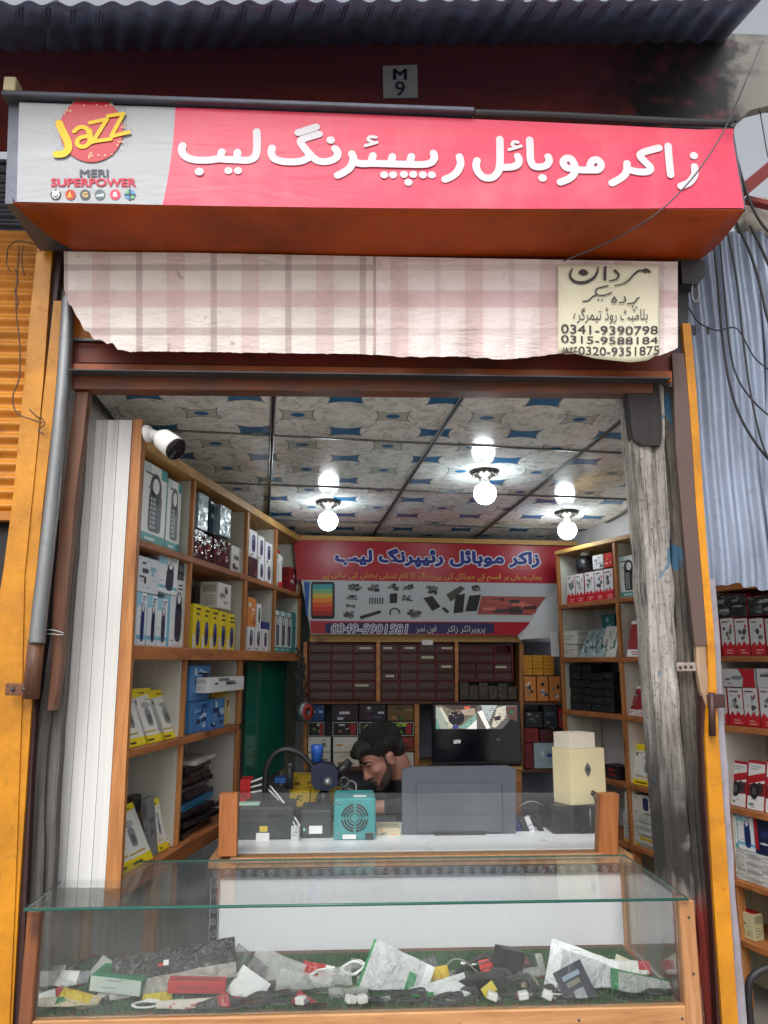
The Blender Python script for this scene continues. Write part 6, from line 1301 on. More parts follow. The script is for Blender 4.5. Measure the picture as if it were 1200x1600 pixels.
t, ce, W, H = dev('rework_station', 'smaller charcoal rework station beside the teal power supply', 'station', 470, 519, 1266, 0.74, 0.18, M_char)
m = MB(); m.box(ce+V((-0.002, -0.001, -0.02)), (0.05, 0.003, 0.028), 0.0005); m.build('sticker', M_white, t); m = MB(); m.lathe([(0, 0.003), (0.005, 0.002), (0.006, 0)], ce+V((-0.045, 0, -0.02)), (0, -1, 0), 10); m.build('knob', plain('mint', c(130, 200, 180), 0.4), t)
for k, (x, y, q) in enumerate(((395, 1300, (190, 198, 200)), (461, 1302, (200, 204, 206)))):
    if k: put(FB, P(x, y, 0.7).x, ZQ, 0.03, 0.05, 0.03, A_plain(q, k), 'small white plug between the two charcoal stations', 'plug', back=0.7-2.2, name='plug')
# monitor seen from behind
t = thing('monitor', 'grey back of a flat monitor standing on the counter before the man', 'monitor', V((P(716, 1310, 0.8).x, 0.8, ZQ)))
cs = [P(x, y, 0.78) for x, y in ((628, 1203), (640, 1199), (795, 1197), (806, 1202), (806, 1308), (629, 1309))]
m = MB(); m.prism(cs, (0, 0.03, 0)); m.build('shell', M_grey, t)
m = MB(); a, b = P(650, 1225, 0.774), P(786, 1300, 0.774); m.box(((a.x+b.x)/2, 0.776, (a.z+b.z)/2), (b.x-a.x, 0.012, a.z-b.z), 0.004); m.build('back_cover', M_grey, t)
m = MB(); m.box((P(717, 1310, 0.8).x, 0.83, ZQ+0.006), (0.2, 0.14, 0.012), 0.004); m.build('foot', M_black, t)
# microscope
t = thing('microscope', 'dark blue repair microscope with blue camera cap on a black bent arm', 'microscope', P(500, 1260, 0.98))
MY = 0.98; M_navy = plain('navy_enamel', c(24, 34, 62), 0.3)
m = MB(); m.tube(smooth_path([P(x, y, MY) for x, y in ((418, 1300), (416, 1260), (414, 1222), (420, 1190), (440, 1172), (466, 1176), (484, 1192), (496, 1206))]), 0.012, 12); m.build('arm', M_black, t)
m = MB(); m.prism([P(x, y, MY-0.03) for x, y in ((486, 1198), (500, 1192), (520, 1196), (528, 1206), (526, 1228), (514, 1236), (492, 1234), (486, 1222))], (0, 0.1, 0)); m.build('head', M_navy, t)
for dx in (0, 1): m = MB(); m.tube([P(524+dx*3, 1212-dx*4, MY+0.0+0.06*dx), P(545+dx*2, 1192-dx*3, MY-0.0+0.06*dx)], lambda q: 0.02-0.003*q, 14); m.build('eyepiece', M_black, t)
m = MB(); m.lathe([(0.0, 0.0), (0.022, 0.0), (0.022, 0.03), (0.026, 0.034), (0.026, 0.062), (0.02, 0.068), (0.0, 0.068)], P(495, 1190, MY), (0, 0, 1), 18); m.build('camera_cap', plain('blue_cap', c(44, 92, 178), 0.3), t)
m = MB(); m.lathe([(0.0, 0.01), (0.012, 0.009), (0.016, 0.003), (0.02, 0.0)], P(512, 1223, MY-0.031), (0, -1, 0), 18); m.build('focus_knob', M_steel, t)
m = MB(); m.lathe([(0.018, 0.0), (0.03, -0.02), (0.03, -0.04), (0.02, -0.06), (0, -0.06)], P(506, 1236, MY+0.01), (0, 0, 1), 18); m.build('objective', M_black, t)
# bottle and organisers behind the screen
t = thing('bottle', 'slim grey bottle standing left of the microscope', 'bottle', P(452, 1232, 1.05)); p0 = P(452, 1232, 1.05); m = MB(); m.lathe([(0, 0), (0.016, 0.0), (0.016, 0.06), (0.012, 0.075), (0.011, 0.09), (0, 0.092)], p0, seg=14); m.build('body', M_char, t); m = MB(); m.lathe([(0.0105, 0.09), (0.0115, 0.09), (0.0115, 0.1), (0, 0.101)], p0, seg=14); m.build('cap', M_steel, t)
ZK = P(470, 1262, 1.06).z
def blk(name, label, cat, x0, x1, y0, y1, Y, d, art, mat=None, **k): a, b = P(x0, y1, Y), P(x1, y0, Y); put(FB, (a.x+b.x)/2, a.z, b.x-a.x, b.z-a.z, d, art, label, cat, back=Y-2.2, name=name, mat=mat, **k)
blk('organiser_box', 'yellow parts organiser under the microscope', 'organiser', 452, 484, 1236, 1262, 1.06, 0.12, A_rand(300, (196, 164, 30), ((120, 90, 20), (60, 50, 20)), 4)); blk('organiser_box', 'second yellow parts organiser right of the first', 'organiser', 485, 534, 1236, 1262, 1.06, 0.12, A_rand(301, (190, 156, 26), ((120, 90, 20), (80, 70, 20)), 4))
blk('organiser_box', 'upper yellow organiser tray behind the microscope', 'organiser', 456, 492, 1212, 1234, 1.12, 0.1, A_rand(302, (176, 146, 30), ((90, 70, 20),), 3)); blk('tool_box', 'bright red box at the left end of the bench', 'box', 374, 392, 1218, 1262, 1.0, 0.1, A_plain((200, 30, 32), 1)); blk('tray', 'small blue tray left of the slim bottle', 'tray', 428, 450, 1216, 1224, 1.05, 0.08, A_plain((40, 90, 160), 2)); blk('paper_bundle', 'cream papers on the bench in front of the man', 'paper', 588, 626, 1294, 1310, 0.78, 0.12, A_rand(303, (196, 184, 156), ((220, 150, 80), (130, 120, 104)), 5))
for k in range(5):
    a = P(392, 1222+k*4, 1.0); b = P(411, 1215+k*5, 1.0); m = MB(); m.bar(a, b, 0.012, 0.007, 0.001); tag(m.build('tweezers', M_white if k % 2 == 0 else M_black), f'{ORD[k]} striped tool from the top beside the red box', 'tool', 'tools beside the red box')
for k, pts in enumerate((((422, 1228), (440, 1250), (462, 1280), (468, 1290)), ((420, 1234), (446, 1262), (458, 1284), (462, 1292)))): m = MB(); m.tube(smooth_path([P(x, y, 0.93-0.1*q) for q, (x, y) in enumerate(pts)]), 0.0035, 8); tag(m.build('cable', M_white), f'{("upper", "lower")[k]} white cable running down from the microscope arm', 'cable', 'white cables behind the glass screen')
blk('tool_case', 'long dark bench case under the microscope and organisers', 'case', 374, 560, 1262, 1300, 1.02, 0.25, A_plain((30, 32, 36), 2))
t = thing('ring_stand', 'grey ring clamp and tubing right of the microscope', 'clamp', P(545, 1215, 1.1))
for k, (x, y, rr) in enumerate(((538, 1222, 0.018), (548, 1230, 0.024), (542, 1240, 0.02))): m = MB(); m.tube([P(x, y, 1.1)+V((rr*math.cos(a), 0.4*rr*math.sin(a), rr*math.sin(a))) for a in [i*2*math.pi/18 for i in range(18)]], 0.005, 8, closed=True); m.build('ring', M_steel, t)
# black device with the cream box on top
t, ce, W, H = dev('printer', 'black box device with silver edge under the cream box', 'device', 862, 938, 1260, 0.76, 0.22, M_black)
m = MB(); m.tube([ce+V((W*0.28, -0.002, H/2-0.01)), ce+V((W*0.28, -0.002, -H/2+0.02))], 0.003, 6); m.build('silver_edge', M_steel, t)
zc = ZQ+H; A, B, C_ = P(893, 1258, 0.77), P(948, 1258, 0.815), P(866, 1252, 0.86); A, B, C_ = [V((q.x, q.y, zc+0.001)) for q in (A, B, C_)]; D_ = B+(C_-A); hh = P(905, 1170, 0.79).z-zc
t = thing('cream_cabinet', 'cream painted wooden box with keyhole plate standing on the black device', 'box', (A+D_)/2)
m = MB(); m.prism([A, B, D_, C_], (0, 0, hh)); m.build('case', M_cream, t)
fr = (B-A).normalized(); fn_ = V((fr.y, -fr.x, 0)); kp = A.lerp(B, 0.5)+V((0, 0, hh*0.62))
m = MB(); m.prism([kp+fn_*0.003+fr*dx+V((0, 0, dz)) for dx, dz in ((0, 0.026), (0.01, 0.012), (0.014, 0), (0.01, -0.012), (0, -0.026), (-0.01, -0.012), (-0.014, 0), (-0.01, 0.012))], -fn_*0.004); m.build('keyhole_plate', M_steel, t)
m = MB(); m.tube([kp+fn_*0.004+V((0, 0, -0.004)), kp+fn_*0.004+V((0, 0, 0.006))], 0.004, 8); m.build('keyhole', M_black, t)
m = MB(); w0 = A.lerp(B, 0.62)+V((0, 0, 0.04)); m.lathe([(0, 0.006), (0.01, 0.005), (0.011, 0)], w0, fn_, 12); m.build('grommet', M_black, t)
m = MB(); m.tube(smooth_path([w0+fn_*0.004, w0+fn_*0.02+V((-0.004, 0, -0.04)), w0+fn_*0.03+V((-0.03, 0, -0.1)), V((w0.x-0.07, w0.y-0.05, ZQ+0.006))]), 0.0035, 8); m.build('lead', M_rubber, t)
e0 = A.lerp(B, -0.0)+V((0, 0, hh+0.001)); h2 = P(890, 1146, 0.79).z-zc-hh
t2 = [A+(B-A)*0.02+(C_-A)*0.02, A+(B-A)*0.76+(C_-A)*0.02, A+(B-A)*0.76+(C_-A)*0.92, A+(B-A)*0.02+(C_-A)*0.92]
m = MB(); m.prism([V((q.x, q.y, zc+hh+0.002)) for q in t2], (0, 0, h2)); tag(m.build('white_box', plain('ivory', c(214, 206, 190), 0.5, var=0.05)), 'small ivory box on top of the cream cabinet', 'box')
for k, pts in enumerate((((808, 1262), (830, 1252), (852, 1262), (866, 1290)), ((812, 1300), (832, 1276), (850, 1284), (860, 1306)), ((806, 1246), (826, 1238), (850, 1250), (868, 1270)))): m = MB(); m.tube(smooth_path([P(x, y, 0.9) for x, y in pts]), 0.003, 6); tag(m.build('cable', M_rubber if k else M_steel), ('grey wire', 'low black wire', 'upper black wire')[k]+' looping between the monitor and the cream box', 'cable', 'wires behind the monitor')
for k, (x, q) in enumerate(((812, (30, 40, 110)), (822, (40, 44, 50)), (832, (200, 200, 206)), (846, (34, 34, 40)))): blk('tool', f'{("dark blue", "charcoal", "silver", "black")[k]} tool leaning behind the glass screen right of the monitor', 'tool', x, x+7, 1268+k*3, 1308, 0.82, 0.02, A_plain(q, k), roll=-22)
blk('pack', 'dark clutter pack right of the tools behind the glass screen', 'pack', 836, 862, 1284, 1310, 0.9, 0.1, A_rand(310, (36, 36, 40), ((90, 80, 90), (60, 60, 64)), 5))

# ------------------------------------------------------------------ the man behind the counter
def person():
    H = P(595, 1182, 1.18)
    f = V((-0.80, -0.30, -0.60)).normalized(); r_ = f.cross(V((0, 0, 1))).normalized(); u = r_.cross(f).normalized()
    def hp(a, b, e): return H+r_*a+f*b+u*e                        # right, forward, up
    t = thing('person', 'bearded dark-haired man in a black shirt bending over the bench', 'person', V((H.x+0.22, H.y+0.2, FLZ)))
    parts = []
    def ell(ce, ax, rad, M=None):
        bm = bmesh.new(); bmesh.ops.create_uvsphere(bm, u_segments=20, v_segments=14, radius=1.0)
        for v in bm.verts:
            q = v.co; v.co = ce+ax[0]*(q.x*rad[0])+ax[1]*(q.y*rad[1])+ax[2]*(q.z*rad[2])
        me = bpy.data.meshes.new('tmp'); bm.to_mesh(me); bm.free(); parts.append(([v.co.copy() for v in me.vertices], [list(p.vertices) for p in me.polygons])); bpy.data.meshes.remove(me)
    def cap(pts, r0, r1):
        mb = MB(); mb.tube(smooth_path(pts, 4), lambda k: lerp(r0, r1, k), 14, True, None, True); parts.append((mb.v, mb.f))
    def flush(name, mats, vox, sm, parent, pick=None):
        mb = MB()
        for vs, fs in parts: mb.add(vs, fs)
        parts.clear(); me = mb.mesh('tmp'); bm = bmesh.new(); bm.from_mesh(me); bmesh.ops.recalc_face_normals(bm, faces=bm.faces); bm.to_mesh(me); bm.free()
        o = bpy.data.objects.new('tmp', me); COL.objects.link(o); md = o.modifiers.new('r', 'REMESH'); md.mode = 'VOXEL'; md.voxel_size = vox; md.use_smooth_shade = True
        ms = o.modifiers.new('s', 'SMOOTH'); ms.factor = 0.5; ms.iterations = sm; bpy.context.view_layer.update()
        m2 = bpy.data.meshes.new_from_object(o.evaluated_get(bpy.context.evaluated_depsgraph_get())); bpy.data.objects.remove(o); m2.name = name
        off = ORIG[t.name]; m2.materials.clear()
        for q in mats: m2.materials.append(q)
        for p in m2.polygons:
            p.use_smooth = True
            if pick: p.material_index = pick(p.center)
        m2.transform(Matrix.Translation(-off)); return link(name, m2, parent, None, off)
    ax = (r_, f, u)
    ell(hp(0, -0.012, 0.035), ax, (0.074, 0.096, 0.083)); ell(hp(0, 0.03, -0.025), ax, (0.062, 0.062, 0.075)); ell(hp(0, 0.045, -0.078), ax, (0.046, 0.046, 0.036))     # skull, face, jaw
    cap([hp(0, 0.078, 0.02), hp(0, 0.098, -0.018), hp(0, 0.106, -0.032)], 0.010, 0.014); ell(hp(0.012, 0.092, -0.036), ax, (0.010, 0.010, 0.008)); ell(hp(-0.012, 0.092, -0.036), ax, (0.010, 0.010, 0.008))   # nose
    ell(hp(0.03, 0.072, 0.024), ax, (0.026, 0.016, 0.010)); ell(hp(-0.03, 0.072, 0.024), ax, (0.026, 0.016, 0.010))    # brows
    ell(hp(0.04, 0.058, -0.02), ax, (0.022, 0.02, 0.018)); ell(hp(-0.04, 0.058, -0.02), ax, (0.022, 0.02, 0.018))      # cheeks
    for s_ in (-1, 1): ell(hp(0.031*s_, 0.0675, 0.0085), ax, (0.014, 0.0115, 0.0085))     # lowered lids
    ell(hp(0, 0.083, -0.062), ax, (0.024, 0.012, 0.006)); ell(hp(0, 0.08, -0.073), ax, (0.022, 0.012, 0.007)); ell(hp(0, 0.07, -0.1), ax, (0.02, 0.018, 0.014))   # lips, chin
    for s_ in (-1, 1): ell(hp(0.074*s_, -0.01, -0.012), ax, (0.010, 0.020, 0.031)); ell(hp(0.078*s_, -0.014, 0.006), ax, (0.011, 0.020, 0.016))       # ears
    nb = hp(0, -0.05, -0.05); N = H+V((0.115, 0.075, -0.135))
    cap([nb, nb.lerp(N, 0.5), N], 0.055, 0.062)
    sa = V((0.42, -0.9, 0)).normalized(); body_f = V((-0.9, -0.42, 0))
    chest = N+V((0.10, 0.06, -0.17)); belly = N+V((0.20, 0.12, -0.40)); pel = V((N.x+0.26, N.y+0.14, FLZ+0.52))
    bx = (sa, body_f, V((0, 0, 1)))
    ell(chest, bx, (0.185, 0.125, 0.19)); ell(belly, bx, (0.165, 0.12, 0.19)); ell(pel, bx, (0.175, 0.13, 0.13)); cap([N+V((0.02, 0.01, -0.04))+sa*0.10, N+V((0.02, 0.01, -0.04))-sa*0.10], 0.07, 0.07)
    hands = []
    for s_ in (-1, 1):
        sh = N+V((0.04, 0.03, -0.085))+sa*(0.19*s_); el_ = sh+V((-0.10, -0.02, -0.25))+sa*(0.05*s_); wr = el_+body_f*0.17+V((0, 0, 0.06))-sa*(0.10*s_); el_.z = ZT+0.065; wr.z = ZT+0.05
        cap([sh, sh.lerp(el_, 0.5), el_], 0.056, 0.044); cap([el_, el_.lerp(wr, 0.5), wr], 0.043, 0.027)
        d = (wr-el_).normalized(); side = sa*(-s_); palm = wr+d*0.05; hands.append(palm)
        ell(palm, (d, side, V((0, 0, 1))), (0.052, 0.042, 0.016))
        for k in range(4):
            b0 = palm+d*0.04+side*(0.03-0.02*k); L = (0.066, 0.074, 0.070, 0.054)[k]; cap([b0, b0+d*L*0.5+V((0, 0, -0.004)), b0+d*L*0.85+V((0, 0, -0.024))], 0.0095, 0.0075)
        b0 = palm-d*0.02+side*0.034; cap([b0, b0+side*0.026+d*0.02, b0+side*0.034+d*0.05+V((0, 0, -0.012))], 0.012, 0.009)
        hip = pel+sa*(0.09*s_); kn = hip+body_f*0.40+V((0, 0, 0.02)); an = kn+V((0.03, 0.02, -0.42)); an.z = FLZ+0.09
        cap([hip, hip.lerp(kn, 0.5), kn], 0.085, 0.06); cap([kn, kn.lerp(an, 0.4), an], 0.058, 0.038); ell(an+body_f*0.07+V((0, 0, -0.045)), (body_f, sa, V((0, 0, 1))), (0.13, 0.048, 0.045))
    skin = NT('skin'); co = skin.coord(); n = skin.noise(co, 40, 4); skin.set(Base_Color=skin.mix(n, c(176, 130, 112), c(150, 102, 88)), Roughness=0.5); skin.bs.inputs['Subsurface Weight'].default_value = 0.08; skin.bump(n, 0.08, 0.002)
    shirt = plain('black_shirt', (0.018, 0.019, 0.023), 0.85, bump=0.4); trous = plain('dark_trousers', (0.03, 0.032, 0.04), 0.85)
    def pick(p):
        ax_ = N-nb; k_ = (p-nb).dot(ax_)/ax_.length_squared
        if (p-H).length < 0.12 or (k_ < 0.5 and (p-H).length < 0.17): return 0
        if min((p-h).length for h in hands) < 0.12 and min((p-h).length for h in hands) < 0.105: return 0
        return 2 if p.z < pel.z+0.02 else 1
    body = flush('body', [skin.mat, shirt, trous], 0.0055, 5, t, pick)
    # hair, beard, eyes
    hr = NT('dark_hair'); co = hr.coord(); hn = hr.noise(hr.scale(co, (160, 160, 22)), 1.0, 4, 0.6, 1.5); hr.set(Base_Color=hr.mix(hn, (0.004, 0.0035, 0.003), (0.03, 0.024, 0.02)), Roughness=0.5); hr.bump(hn, 1.0, 0.01); hair = hr.mat
    stub = plain('beard_stubble', (0.045, 0.028, 0.022), 0.8, bump=0.8, sc=120, var=0.5)
    ell(hp(0, -0.026, 0.052), ax, (0.084, 0.1, 0.084)); ell(hp(0, -0.07, 0.01), ax, (0.072, 0.055, 0.07)); ell(hp(0, 0.045, 0.085), ax, (0.066, 0.05, 0.034))
    rr = random.Random(2)
    for k in range(9): ce = hp(-0.05+0.0125*k, 0.085, 0.088+rr.uniform(-0.006, 0.006)); cap([ce, ce+f*0.012-u*0.016, ce+f*0.01-u*rr.uniform(0.026, 0.036)+r_*rr.uniform(-0.008, 0.008)], 0.008, 0.0035)
    hobj = flush('hair', [hair], 0.004, 6, t)
    mb = MB(); hc = hp(0, -0.028, 0.052); R3 = (0.086, 0.103, 0.087)
    for k in range(900):
        th, zz_ = rr.uniform(0, 2*math.pi), rr.uniform(-0.25, 1.0); s0 = math.sqrt(max(0, 1-zz_*zz_)); d = V((s0*math.cos(th), s0*math.sin(th), zz_))
        if d.y > 0.45 and d.z < 0.5: continue
        pts = []; lift = rr.uniform(0.985, 1.05); tw = rr.uniform(-0.35, 0.35)
        for q in range(6):
            pts.append(hc+r_*(d.x*R3[0]*lift)+f*(d.y*R3[1]*lift)+u*(d.z*R3[2]*lift))
            flow = V((tw, 1.0, -0.1)) if d.z > 0.35 else V((d.x*0.2, 0.35, -1.0)); d = (d+(flow-d*flow.dot(d))*0.13).normalized()
            if d.y > 0.75 and d.z < 0.42: break
        if len(pts) > 2: mb.tube(pts, lambda q: 0.0013*(1-0.6*q), 4)
    mb.build('hair_strands', hair, hobj, kind='stuff')
    for s_ in (-1, 1): cap([hp(0.068*s_, 0.002, 0.015), hp(0.064*s_, 0.014, -0.04), hp(0.05*s_, 0.038, -0.08), hp(0.02*s_, 0.068, -0.1)], 0.008, 0.0165); cap([hp(0.053*s_, 0.03, -0.05), hp(0.044*s_, 0.052, -0.07), hp(0.026*s_, 0.072, -0.088)], 0.0125, 0.0125)
    cap([hp(-0.02, 0.076, -0.104), hp(0, 0.084, -0.108), hp(0.02, 0.076, -0.104)], 0.015, 0.015); cap([hp(-0.026, 0.084, -0.066), hp(-0.012, 0.098, -0.051), hp(0.012, 0.098, -0.051), hp(0.026, 0.084, -0.066)], 0.006, 0.006)
    flush('beard', [stub], 0.004, 4, t)
    for s_ in (-1, 1):
        mb = MB(); mb.lathe([(0.0095*math.cos(a), 0.0095*math.sin(a)) for a in [i*math.pi/8-math.pi/2 for i in range(9)]], hp(0.031*s_, 0.067, 0.004), f, 12); eo = mb.build('eye', M_white, t)
        mb = MB(); mb.lathe([(0.0, 0.0108), (0.004, 0.01), (0.005, 0.0082)], hp(0.031*s_, 0.067, 0.004), (f-u*0.7).normalized(), 12); mb.build('iris', plain('iris_%d' % s_, (0.03, 0.015, 0.008), 0.1), eo)
        cap([hp(0.014*s_, 0.086, 0.028), hp(0.032*s_, 0.084, 0.034), hp(0.052*s_, 0.066, 0.028)], 0.005, 0.004); flush('eyebrow', [hair], 0.003, 1, t)
person()
m = MB(); pz = P(690, 1400, 1.5)
t = thing('stool', 'low stool under the man behind the counter', 'stool', V((pz.x, 1.42, FLZ)))
m.lathe([(0, 0.40), (0.17, 0.40), (0.175, 0.385), (0.17, 0.36), (0, 0.36)], V((P(595, 1182, 1.18).x+0.375, 1.395, FLZ)), seg=24); m.build('seat', M_pine, t)
for k in range(4):
    a = math.pi/4+k*math.pi/2; q = V((P(595, 1182, 1.18).x+0.375, 1.395, FLZ)); m = MB(); m.bar(q+V((0.11*math.cos(a), 0.11*math.sin(a), 0.36)), q+V((0.15*math.cos(a), 0.15*math.sin(a), 0)), 0.03, 0.03, 0.002, (1, 0, 0)); m.build('leg', M_pine, t)
# ------------------------------------------------------------------ glass display case in front
YF = -0.12; ZC = P(555, 1409, YF).z; ZF = P(560, 1583, YF).z; YK = 0.34
xa, xb = P(50, 1418, YF).x, P(1064, 1406, YF).x
t = thing('display_case', 'glass topped display case with pine frame across the front of the shop', 'display case', V(((xa+xb)/2, 0.1, 0)))
M_pf = wood('case_pine', c(206, 158, 110), c(164, 112, 66), 0); M_pfz = wood('case_pine_post', c(204, 152, 104), c(160, 106, 62), 2); M_pdark = wood('case_dark_post', c(150, 88, 50), c(96, 50, 28), 2, grime=0.3)
m = MB(); m.box(((xa+xb)/2, YF+0.012, ZF-0.03), (xb-xa, 0.03, 0.058), 0.003); m.build('bottom_rail', M_pf, t)
m = MB(); m.box(((xa+xb)/2, YF+0.012, ZF/2-0.03), (xb-xa-0.004, 0.022, ZF-0.065), 0.003); m.build('front_board', M_pf, t)
m = MB(); m.box(((xa+xb)/2, (YF+YK)/2+0.02, ZF-0.012), (xb-xa-0.02, YK-YF-0.03, 0.02), 0.002); m.build('floor_board', M_dpine, t)
m = MB(); m.box((xb+0.012, YF+0.01, (ZC-0.008)/2), (0.042, 0.04, ZC-0.008), 0.003); m.build('post', M_pfz, t)
m = MB(); m.box((xa+0.008, YF+0.012, (ZC-0.008)/2), (0.034, 0.04, ZC-0.008), 0.003); m.build('post', M_pdark, t)
for x in (xa+0.012, xb+0.005): m = MB(); m.box((x, YK-0.02, (ZC-0.008)/2), (0.03, 0.03, ZC-0.008), 0.003); m.build('rear_post', M_pfz, t)
for k, (x, z) in enumerate(((xb+0.014, ZC-0.05), (xb+0.016, ZC-0.19), (xb-0.02, ZF-0.03), (xb-0.3, ZF-0.028), (xb-0.62, ZF-0.032))): m = MB(); m.lathe([(0, 0.002), (0.003, 0.0016), (0.0038, 0)], V((x, YF-0.0105 if k < 2 else YF-0.0035, z)), (0, -1, 0), 8); m.build('nail', M_dsteel, t)
def pane(name, cs, d): m = MB(); m.prism(cs, d); return m.build(name, [M_glass], t)
m = MB(); z = ZC; ya, yb = YF-0.02, YK; x0, x1 = xa-0.012, xb+0.012
m.box(((x0+x1)/2, (ya+yb)/2, z), (x1-x0, yb-ya, 0.008), 0.0012)
o = m.build('glass_top', [M_glasst, M_gedge], t)
for p in o.data.polygons:
    if abs(p.normal.z) < 0.5: p.material_index = 1
m = MB(); m.box(((xa+xb)/2, YF+0.006, (ZC+ZF)/2-0.002), (xb-xa-0.03, 0.005, ZC-ZF-0.008), 0.0008); m.build('glass_front', M_glass, t)
for x in (xa+0.004, xb-0.004): m = MB(); m.box((x, (YF+YK)/2+0.01, (ZC+ZF)/2-0.002), (0.005, YK-YF-0.09, ZC-ZF-0.008), 0.0008); m.build('glass_side', M_glass, t)
m = MB(); m.tube([V((x0, ya-0.001, z-0.001)), V((x1, ya-0.001, z-0.001))], 0.0042, 6); m.build('glass_edge', M_gedge, t)
# artificial grass on the case floor
r = random.Random(4); vs, fs = [], []
for k in range(15000):
    x, y = r.uniform(xa+0.02, xb-0.03), r.uniform(YF+0.02, YK-0.05); a = r.uniform(0, math.pi); w, h = 0.0016, r.uniform(0.006, 0.017); dx, dy = r.uniform(-0.006, 0.006), r.uniform(-0.006, 0.006); n = len(vs)
    vs += [(x-w*math.cos(a), y-w*math.sin(a), ZF-0.002), (x+w*math.cos(a), y+w*math.sin(a), ZF-0.002), (x+dx, y+dy, ZF+h)]; fs.append([n, n+1, n+2])
m = MB(); m.add(vs, fs); g = m.build('artificial_grass', plain('grass_green', c(56, 108, 58), 0.7, var=0.5, sc=40), origin=(0, 0, ZF), kind='stuff', fix=False); tag(g, 'green artificial grass mat on the floor of the display case', 'grass')
m = MB(); m.box(((xa+xb)/2, (YF+YK)/2+0.005, ZF+0.0005), (xb-xa-0.05, YK-YF-0.08, 0.003), 0.0005); tag(m.build('grass_backing', plain('grass_backing_green', c(36, 66, 38), 0.8)), 'dark green backing sheet under the grass mat', 'mat')

# loose goods in the case
def pouch(label, cx, cy, Y, w, h, rot, lean, col, mat=None, bulge=0.012, crk=0.006, cat='packet', name='packet', seed=0, group=None, nu=24, nv=18):
    "soft packet centred at photo pixel (cx, cy) on depth Y, w x h photo pixels, rot degrees in its plane, leaning back"
    ce = P(cx, cy, Y); k = (ce-CAM).dot(FW)/FPX; W, H = w*k, h*k; a = math.radians(rot); le = math.radians(lean)
    bx_, up_ = V((1, 0, 0)), V((0, math.sin(le), math.cos(le))); A = bx_*math.cos(a)+up_*math.sin(a); B = up_*math.cos(a)-bx_*math.sin(a); N = A.cross(B)
    if N.y > 0: N = -N
    mb = MB(); pos = {}
    for sd in (1, -1):
        for j in range(nv+1):
            for i in range(nu+1):
                u, v = i/nu, j/nv; e = math.sin(u*math.pi)**0.5*math.sin(v*math.pi)**0.5 if 0 < u < 1 and 0 < v < 1 else 0
                q = V((u*W*30+seed*7, v*H*30, seed*3.7)); cr = noise.noise(q*0.7)*crk*0.8+noise.noise(q*1.9)*crk*0.3
                p = ce+A*((u-0.5)*W)+B*((v-0.5)*H)+N*(sd*bulge*e*(0.6+0.6*noise.noise(q*0.7+V((0, 0, sd)))) + cr + sd*0.0006); p.z = max(p.z, ZF+0.006); pos[(sd, i, j)] = p
    for sd in (1, -1):
        for j in range(nv):
            for i in range(nu): mb.add([pos[(sd, i, j)], pos[(sd, i+1, j)], pos[(sd, i+1, j+1)], pos[(sd, i, j+1)]], [[0, 1, 2, 3] if sd > 0 else [3, 2, 1, 0]], col=col((i+0.5)/nu, (j+0.5)/nv), smooth=True)
    o = mb.build(name, mat or M_bag, fix=False); bm = bmesh.new(); bm.from_mesh(o.data); bmesh.ops.remove_doubles(bm, verts=bm.verts, dist=1e-5); bmesh.ops.recalc_face_normals(bm, faces=bm.faces); bm.to_mesh(o.data); bm.free(); return tag(o, label, cat, group)
def two(a, b, f): return lambda u, v: c(*b) if f(u, v) else c(*a)
K = lambda *a: (lambda u, v: c(*a))
r = random.Random(9)
def coil(label, cx, cy, Y, R_, n, mat, rr=0.0022, group=None, flat=0.35, name='cable_coil'):
    ce = P(cx, cy, Y); pts = []; k = (ce-CAM).dot(FW)/FPX; q = random.Random(cx)
    for i in range(n*9): a = i/9*2*math.pi; s_ = R_*k*(0.75+0.3*q.random()); p = ce+V((s_*math.cos(a), 0.5*s_*math.sin(a), flat*s_*math.sin(a+0.6)+0.004*q.uniform(-1, 1))); p.z = max(p.z, ZF+0.008); pts.append(p)
    m = MB(); m.tube(smooth_path(pts, 3), rr, 6); return tag(m.build(name, mat), label, 'cable', group)
def plug(label, cx, cy, Y, mat=None):
    ce = P(cx, cy, Y); ce.z = max(ce.z, ZF+0.018); t = thing('charger_plug', label, 'charger', ce-V((0, 0, 0.012)), 'white charger plugs in the case'); q = random.Random(cx); M = Matrix.Rotation(q.uniform(-0.6, 0.6), 3, 'Z') @ Matrix.Rotation(q.uniform(-0.4, 0.4), 3, 'Y')
    m = MB(); m.box(ce, (0.028, 0.022, 0.019), 0.003, M); m.build('body', mat or M_white, t)
    for s_ in (-1, 1): m = MB(); m.tube([ce+M @ V((0.013, s_*0.005, 0)), ce+M @ V((0.026, s_*0.005, 0))], 0.0022, 8); m.build('pin', M_steel, t)
CREAM, GREY, DK = (206, 192, 166), (176, 176, 172), (24, 24, 26)
pouch('beige hole-punched card packet in the left front corner of the case', 106, 1578, -0.06, 66, 24, -18, 62, two(CREAM, (120, 104, 84), lambda u, v: u < 0.12 and 0.3 < v < 0.7), M_print, 0.006, 0.003, seed=1)
pouch('crumpled yellow packet behind the beige card in the case', 124, 1561, -0.03, 66, 24, -14, 55, two((206, 178, 40), (190, 176, 140), lambda u, v: v < 0.3 or u > 0.8), seed=2)
t_ = put(FB, P(178, 1560, -0.02).x, ZF+0.02, 0.145, 0.04, 0.09, A_rand(400, (196, 206, 200), ((160, 176, 168),), 2, (40, 130, 92)) | dict(t=c(44, 124, 88)), 'green and white earphone box in the left of the case', 'box', back=-0.02-2.2, yaw=-8, roll=4, name='product_box')
pouch('green cloth scrap standing behind the earphone box', 200, 1530, 0.05, 110, 40, 18, 30, two((46, 92, 62), (70, 120, 84), lambda u, v: v > 0.8), M_print, 0.006, 0.006, seed=21, name='cloth_scrap', cat='cloth')
